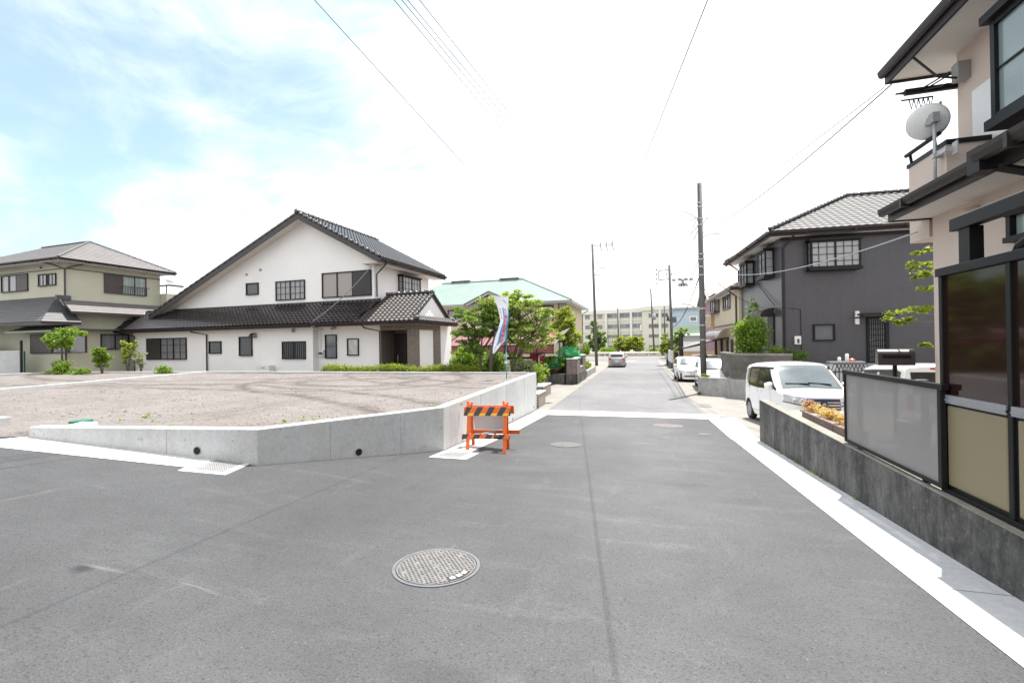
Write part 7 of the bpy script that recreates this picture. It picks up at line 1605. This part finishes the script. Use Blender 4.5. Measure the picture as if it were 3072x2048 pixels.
# trees and shrubs along the far river bank, guard rail
t = thing('guard_rail', 'white corrugated guard rail across the end of the street', 'guard rail', (0, 78.5, gz(0, 78)))
m = MB(); x0 = at(1760, 1060, 80).x; pr = [(-.05, .82), (-.1, .76), (-.05, .70), (-.01, .66), (-.05, .62), (-.1, .56), (-.05, .48)]
m.prism([(-25, y, z) for y, z in pr]+[(-25, y+.03, z) for y, z in pr[::-1]], (31, 0, 0)); m.build('beam', 'white_paint', t)
for k in range(9): m = MB(); m.tube([(-24+3.6*k, .1, -.1), (-24+3.6*k, .1, .86)], .07, 8); m.build('post', 'white_paint', t)
BG = -1.0
def fb(px, py, d): q = at(px, py, d); return V((q.x, q.y, BG))
tree('bank_tree', 'dark green pointed conifer behind the guard rail beside the tall left pole', fb(1783, 1050, 96), [(at(1783, 1035, 96), (1.9, 1.6, 1.4)), (at(1784, 1010, 96), (1.4, 1.3, 1.6)), (at(1783, 985, 96), (.9, .9, 1.5)), (at(1782, 965, 96), (.45, .5, 1.2)), (at(1806, 1020, 96), (1., 1., 2.2)), (at(1801, 1040, 96), (1.2, 1., 1.2))], [[fb(1783, 1050, 96), at(1783, 1030, 96), at(1783, 970, 96)]], 'leaf_dark', 110, 40, .3, .5, 'trees beyond the guard rail', tr=.18, seed=91)
tree('bank_tree', 'golden green round tree left of two behind the guard rail', fb(1865, 1050, 90), [(at(1868, 1025, 90), (1.9, 1.5, 1.2)), (at(1852, 1038, 90), (1.4, 1.2, .9)), (at(1880, 1040, 90), (1.2, 1.2, .9))], [[fb(1865, 1050, 90), at(1866, 1035, 90)]], 'leaf_gold', 80, 44, .27, .5, 'trees beyond the guard rail', tr=.16, seed=92)
tree('bank_tree', 'wider golden green tree right of the two behind the guard rail', fb(1908, 1050, 88), [(at(1905, 1028, 88), (1.9, 1.5, 1.2)), (at(1925, 1022, 88), (1., 1.2, .7)), (at(1888, 1042, 88), (1.4, 1.2, .9)), (at(1915, 1042, 88), (1.4, 1.2, .8)), (at(1898, 1020, 88), (1.2, 1.2, .8))], [[fb(1908, 1050, 88), at(1907, 1038, 88)]], 'leaf_gold', 90, 44, .27, .5, 'trees beyond the guard rail', tr=.16, seed=93)
bush('bank_bush', 'bright low bush on the river bank below the conifer', fb(1825, 1055, 86), (2.4, 1.2, .95), 'leaf_light', 2000, .22, 'bushes beyond the guard rail', seed=94, lumps=14)
bush('bank_bush', 'bright bush against the corner of the green roofed house', fb(1752, 1050, 70), (.95, 1.2, 1.6), 'leaf_light', 1500, .22, 'bushes beyond the guard rail', seed=95)
bush('bank_bush', 'pale loose bush at the foot of the leaning pole', fb(1955, 1055, 88), (1.6, 1.2, 1.0), 'leaf', 1300, .22, 'bushes beyond the guard rail', seed=96)
sprig('bank_tree', 'nearly bare tree with thin branches before the school', fb(1834, 1045, 98), 6.4, 2.8, 'leaf_pale', 260, .2, 'trees beyond the guard rail', 97, 'tree', 9)
q = at(1999, 1060, 47.5); tree('garden_tree', 'tall yellow green shrub at the foot of the second pole on the right', V((q.x+.1, q.y, B0)), [(at(1996, 1022, 47.5), (.5, .6, .85)), (at(2006, 1045, 47.5), (.7, .6, .6)), (at(1994, 1045, 47.5), (.5, .5, .7))], [[V((q.x+.1, q.y, B0)), at(2000, 1050, 47.5), at(1999, 1030, 47.5)]], 'leaf_gold', 60, 50, .14, .28, seed=98)
q = at(2030, 1045, 49); tree('garden_tree', 'light green tree with arching twigs right of the second pole', V((q.x, q.y, B0)), [(at(2024, 1030, 49), (.9, .7, .9)), (at(2046, 1000, 49), (.8, .6, .35)), (at(2052, 990, 49), (.5, .4, .3)), (at(2020, 1050, 49), (.8, .6, .5))], [[V((q.x, q.y, B0)), at(2028, 1035, 49), at(2040, 1005, 49)]], 'leaf_light', 60, 44, .15, .28, seed=99)
struct(sheet('river_bank', [(-70, 80), (70, 80), (70, 120), (-70, 120)], .0, 'earth', 5)) 
# ================================================================== poles
CAB = []
def pole(label, px0, py0, d, px1, py1, r, bands=(), grp='utility poles along the street', zb=None, name='utility_pole', cat='utility pole'):
    a_ = at(px0, py0, d); b = at(px1, py1, d); t = thing(name, label, cat, (a_.x, a_.y, zb if zb is not None else gz(a_.x, a_.y)), 0, grp)
    o = V(t.location); h = b-o
    MB().tube([(0, 0, -.1), tuple(h*.5), tuple(h)], [r, r*.86, r*.72], 14).build('shaft', 'pole', t, True)
    return t, h
def crossarm(t, z, x0, x1, mt='galv', y=0., dz=0.):
    MB().bar((x0, y, z), (x1, y, z+dz), .075, .075).build('crossarm', mt, t)
def insul(t, pts):
    for p in pts: MB().lathe([(0, 0), (.05, .02), (.06, .08), (.035, .1), (.06, .14), (.03, .22), (0, .22)], p, 10).build('insulator', 'charcoal', t)
P1, h1 = pole('tall grey concrete pole nearest on the right behind the low wall', 2112, 1178, 21.6, 2098, 550, .145, zb=-.6)
q = h1.normalized(); m = MB()
for f in (.905, .885, .83, .80, .66, .635, .60, .56, .40, .32, .25): p_ = h1*f; m.tube([p_-q*.03, p_+q*.03], .118+.03*(1-f)+.012, 14)
m.build('band', 'galv', P1)
m = MB()
for f, a_ in ((.82, (-.75, -.1, .5)), (.80, (-.5, .15, -.45)), (.84, (-.35, 0, -.55)), (.78, (.35, .1, .55)), (.74, (.9, 0, .12)), (.835, (-.45, -.2, -.2)), (.79, (-.3, .1, -.6))): p_ = h1*f; m.tube([p_, p_+V(a_)*.5+V((0, 0, .06)), p_+V(a_)], .016, 5)
m.build('wire_tail', 'cable', P1); MB().tube([h1*.36+V((.1, 0, 0)), h1*.36+V((.3, -.3, 0))], .03, 6).build('step_bolt', 'galv', P1)
m = MB(); m.bar(h1*.385, h1*.385+V((-.5, -.2, .3)), .05, .05); m.build('lamp_arm', 'galv', P1); m = MB(); p_ = h1*.385+V((-.5, -.2, .3)); m.bar(p_, p_+V((-.42, -.1, .1)), .14, .08); m.build('street_lamp', 'plastic_white', P1)
P2, h2 = pole('second grey pole on the right with a square side bracket', 2017, 1062, 43, 2008, 795, .15)
m = MB()
for z in (.955, .865): m.bar(h2*z, h2*z+V((-1.0, 0, -.06)), .1, .1)
m.bar(h2*.955+V((-1.0, 0, -.06)), h2*.865+V((-1.0, 0, -.06)), .1, .1); m.build('side_bracket', 'galv', P2); insul(P2, [h2*f+V((-1.18, 0, -.06)) for f in (.955, .91, .865, .82)]+[h2*.9+V((.2, 0, 0)), h2*.9+V((-.25, 0, 0))])
m = MB(); m.lathe([(0, 0), (.06, 0), (.17, -.55), (0, -.55)], h2*.42+V((-.3, -.1, .9)), 10); m.build('cable_cone', 'charcoal', P2)
P3, h3 = pole('tallest pole on the left kerb with a crossarm of insulators', 1789, 1040, 50, 1777, 732, .17, zb=gz(-5, 50))
crossarm(P3, (h3*.985).z, -.1, 2.0); crossarm(P3, (h3*.80).z, -.1, 1.15); crossarm(P3, (h3*.745).z, -.1, 1.1); m = MB(); m.bar((1.13, 0, (h3*.80).z), (1.1, 0, (h3*.745).z), .06, .06); m.build('bracket', 'galv', P3)
m = MB()
for x in (.6, 1.25, 1.9): z = (h3*.985).z; m.lathe([(0, 0), (.06, .03), (.06, .3), (.02, .34), (0, .34)], (x, 0, z+.03), 8); m.bar((x, 0, z-.04), (x+.16, -.1, z-.65), .06, .06)
m.build('insulator', 'charcoal', P3); MB().tube([h3, h3+V((0, 0, 1.6))], .012, 5).build('lightning_rod', 'galv', P3)
P4, h4 = pole('thin grey pole beyond the guard rail left of the golden tree', 1857, 1052, 90, 1853, 924, .17, zb=-1)
P5, h5 = pole('leaning pole wrapped in cables before the school entrance block', 1963, 1052, 85, 1952, 866, .17, zb=-1); m = MB()
m.tube([h5*.6+V((.2, -.2, 0)), h5*.66+V((.35, -.2, 0)), h5*.72+V((.2, -.2, 0))], .06, 6); m.build('cable_loop', 'cable_grey', P5); m = MB(); p_ = h5*.9; m.bar(p_, p_+V((1.2, 0, .3)), .08, .08); m.bar(p_+V((1.0, 0, -.3)), p_+V((1.0, 0, .9)), .1, .1); m.bar(p_+V((1.5, 0, -.3)), p_+V((1.5, 0, .9)), .1, .1); m.bar(p_+V((1.0, 0, .9)), p_+V((1.5, 0, .9)), .1, .1); m.build('bracket', 'galv', P5); MB().lathe([(0, -.6), (.35, -.5), (.35, .5), (0, .6)], h5*.58+V((.3, -.3, 0)), 12).build('transformer', 'alu', P5, True)
P6, h6 = pole('short pole between the leaning pole and the second right pole', 1995, 1040, 88, 1993, 918, .17, zb=-1)
q = at(2048, 838, 128); t = thing('floodlight_mast', 'floodlight mast with two rows of lamps above the blue building', 'floodlight', (q.x, q.y, -1)); h = q.z+1; MB().tube([(0, 0, 0), (0, 0, h)], [.5, .36], 12).build('shaft', 'pole', t, True)
m = MB(); m.box(-2.6, 2.6, -.1, .1, h-.35, h-.15); m.box(-1.3, 1.3, -.1, .1, h-2.0, h-1.8); m.box(-.75, -.65, -.1, .1, h-1.8, h-.35); m.box(.65, .75, -.1, .1, h-1.8, h-.35); m.build('crossbar', 'galv', t)
for x, z in ((-2.4, h), (-.8, h+.15), (.9, h+.15), (2.3, h), (-.8, h-1.5), (.8, h-1.5)): MB().lathe([(0, -.5), (.25, -.4), (.55, .3), (.5, .35), (0, .2)], (x, -.3, z), 12, 'y').build('lamp_head', 'alu', t, True)
# ================================================================== cables
def cable(label, a_, b, sag, r=.012, grp='overhead cables', mt='cable', n=28):
    a_, b = V(a_), V(b); t = MB().tube([a_.lerp(b, i/n)-V((0, 0, sag*4*(i/n)*(1-i/n))) for i in range(n+1)], r, 6).build('cable', mt); tag(t, label, 'cable', grp); return t
def beyond(pt, px, py, d, k): p_ = at(px, py, d); return p_+(p_-V(pt))*k
T3_ = V(P3.location)+h3; A3 = [T3_+V((x, 0, -.1)) for x in (.6, 1.25, 1.9)]
for i, (px, l) in enumerate(((1182, 'leftmost of the close parallel overhead cables running to the left pole crossarm'), (1205, 'overhead cable second in the parallel bundle running to the left pole'), (1222, 'overhead cable third in the parallel bundle running to the left pole'), (1258, 'outer right overhead cable of the parallel bundle over the plot'))):
    e = A3[min(i, 2)] if i < 3 else T3_+V((1.9, 0, .25)); cable(l, e, beyond(e, px, 0, 11.5, .9), .0, .0095)
cable('single overhead cable high over the white house roof at the left of the bundle', V(P3.location)+h3*.47, beyond(V(P3.location)+h3*.47, 943, 0, (V((-4.24, 3.0, 6.65))-EYE).dot(FW), .4), 0, .0042, mt='cable_grey')
cable('single thick overhead cable crossing the sky above the street on the right', (-4.87, 50.4, 8.03), (2.87, -16.05, 3.12), 0.0, .0048, mt='cable_grey')
T1 = V(P1.location)
cable('slack cable falling from the near pole to the second pole', T1+h1*.58, V(P2.location)+h2*.40, .75, .025); cable('dark twisted cable falling from the near pole to the second pole below the others', T1+h1*.66, V(P2.location)+h2*.52, .4, .014)
for k, (f, g, s) in enumerate(((.80, .86, .5), (.83, .91, .5))): cable('one of the thin high wires strung between the two right hand poles', T1+h1*f, V(P2.location)+h2*g, s, .008)
e = V((3.98, 8.75, 6.0)); cable('service cable rising from the near house upper eaves across the sky', e, T1+h1*.76+V((.1, 0, 0)), .25, .011); cable('thin second service cable beside the one at the near house upper eaves', e+V((-.05, .1, .02)), T1+h1*.82+V((.1, 0, 0)), .1, .007)
cable('grey service cable sagging across the front of the dark house', (3.9, 7.95, 3.42), T1+h1*.60, .5, .011, mt='cable_grey')
cable('thin wire from the near pole down to the side of the dark house', T1+h1*.6, D.w((-.02, 2.5, 2.6)), .3, .01)
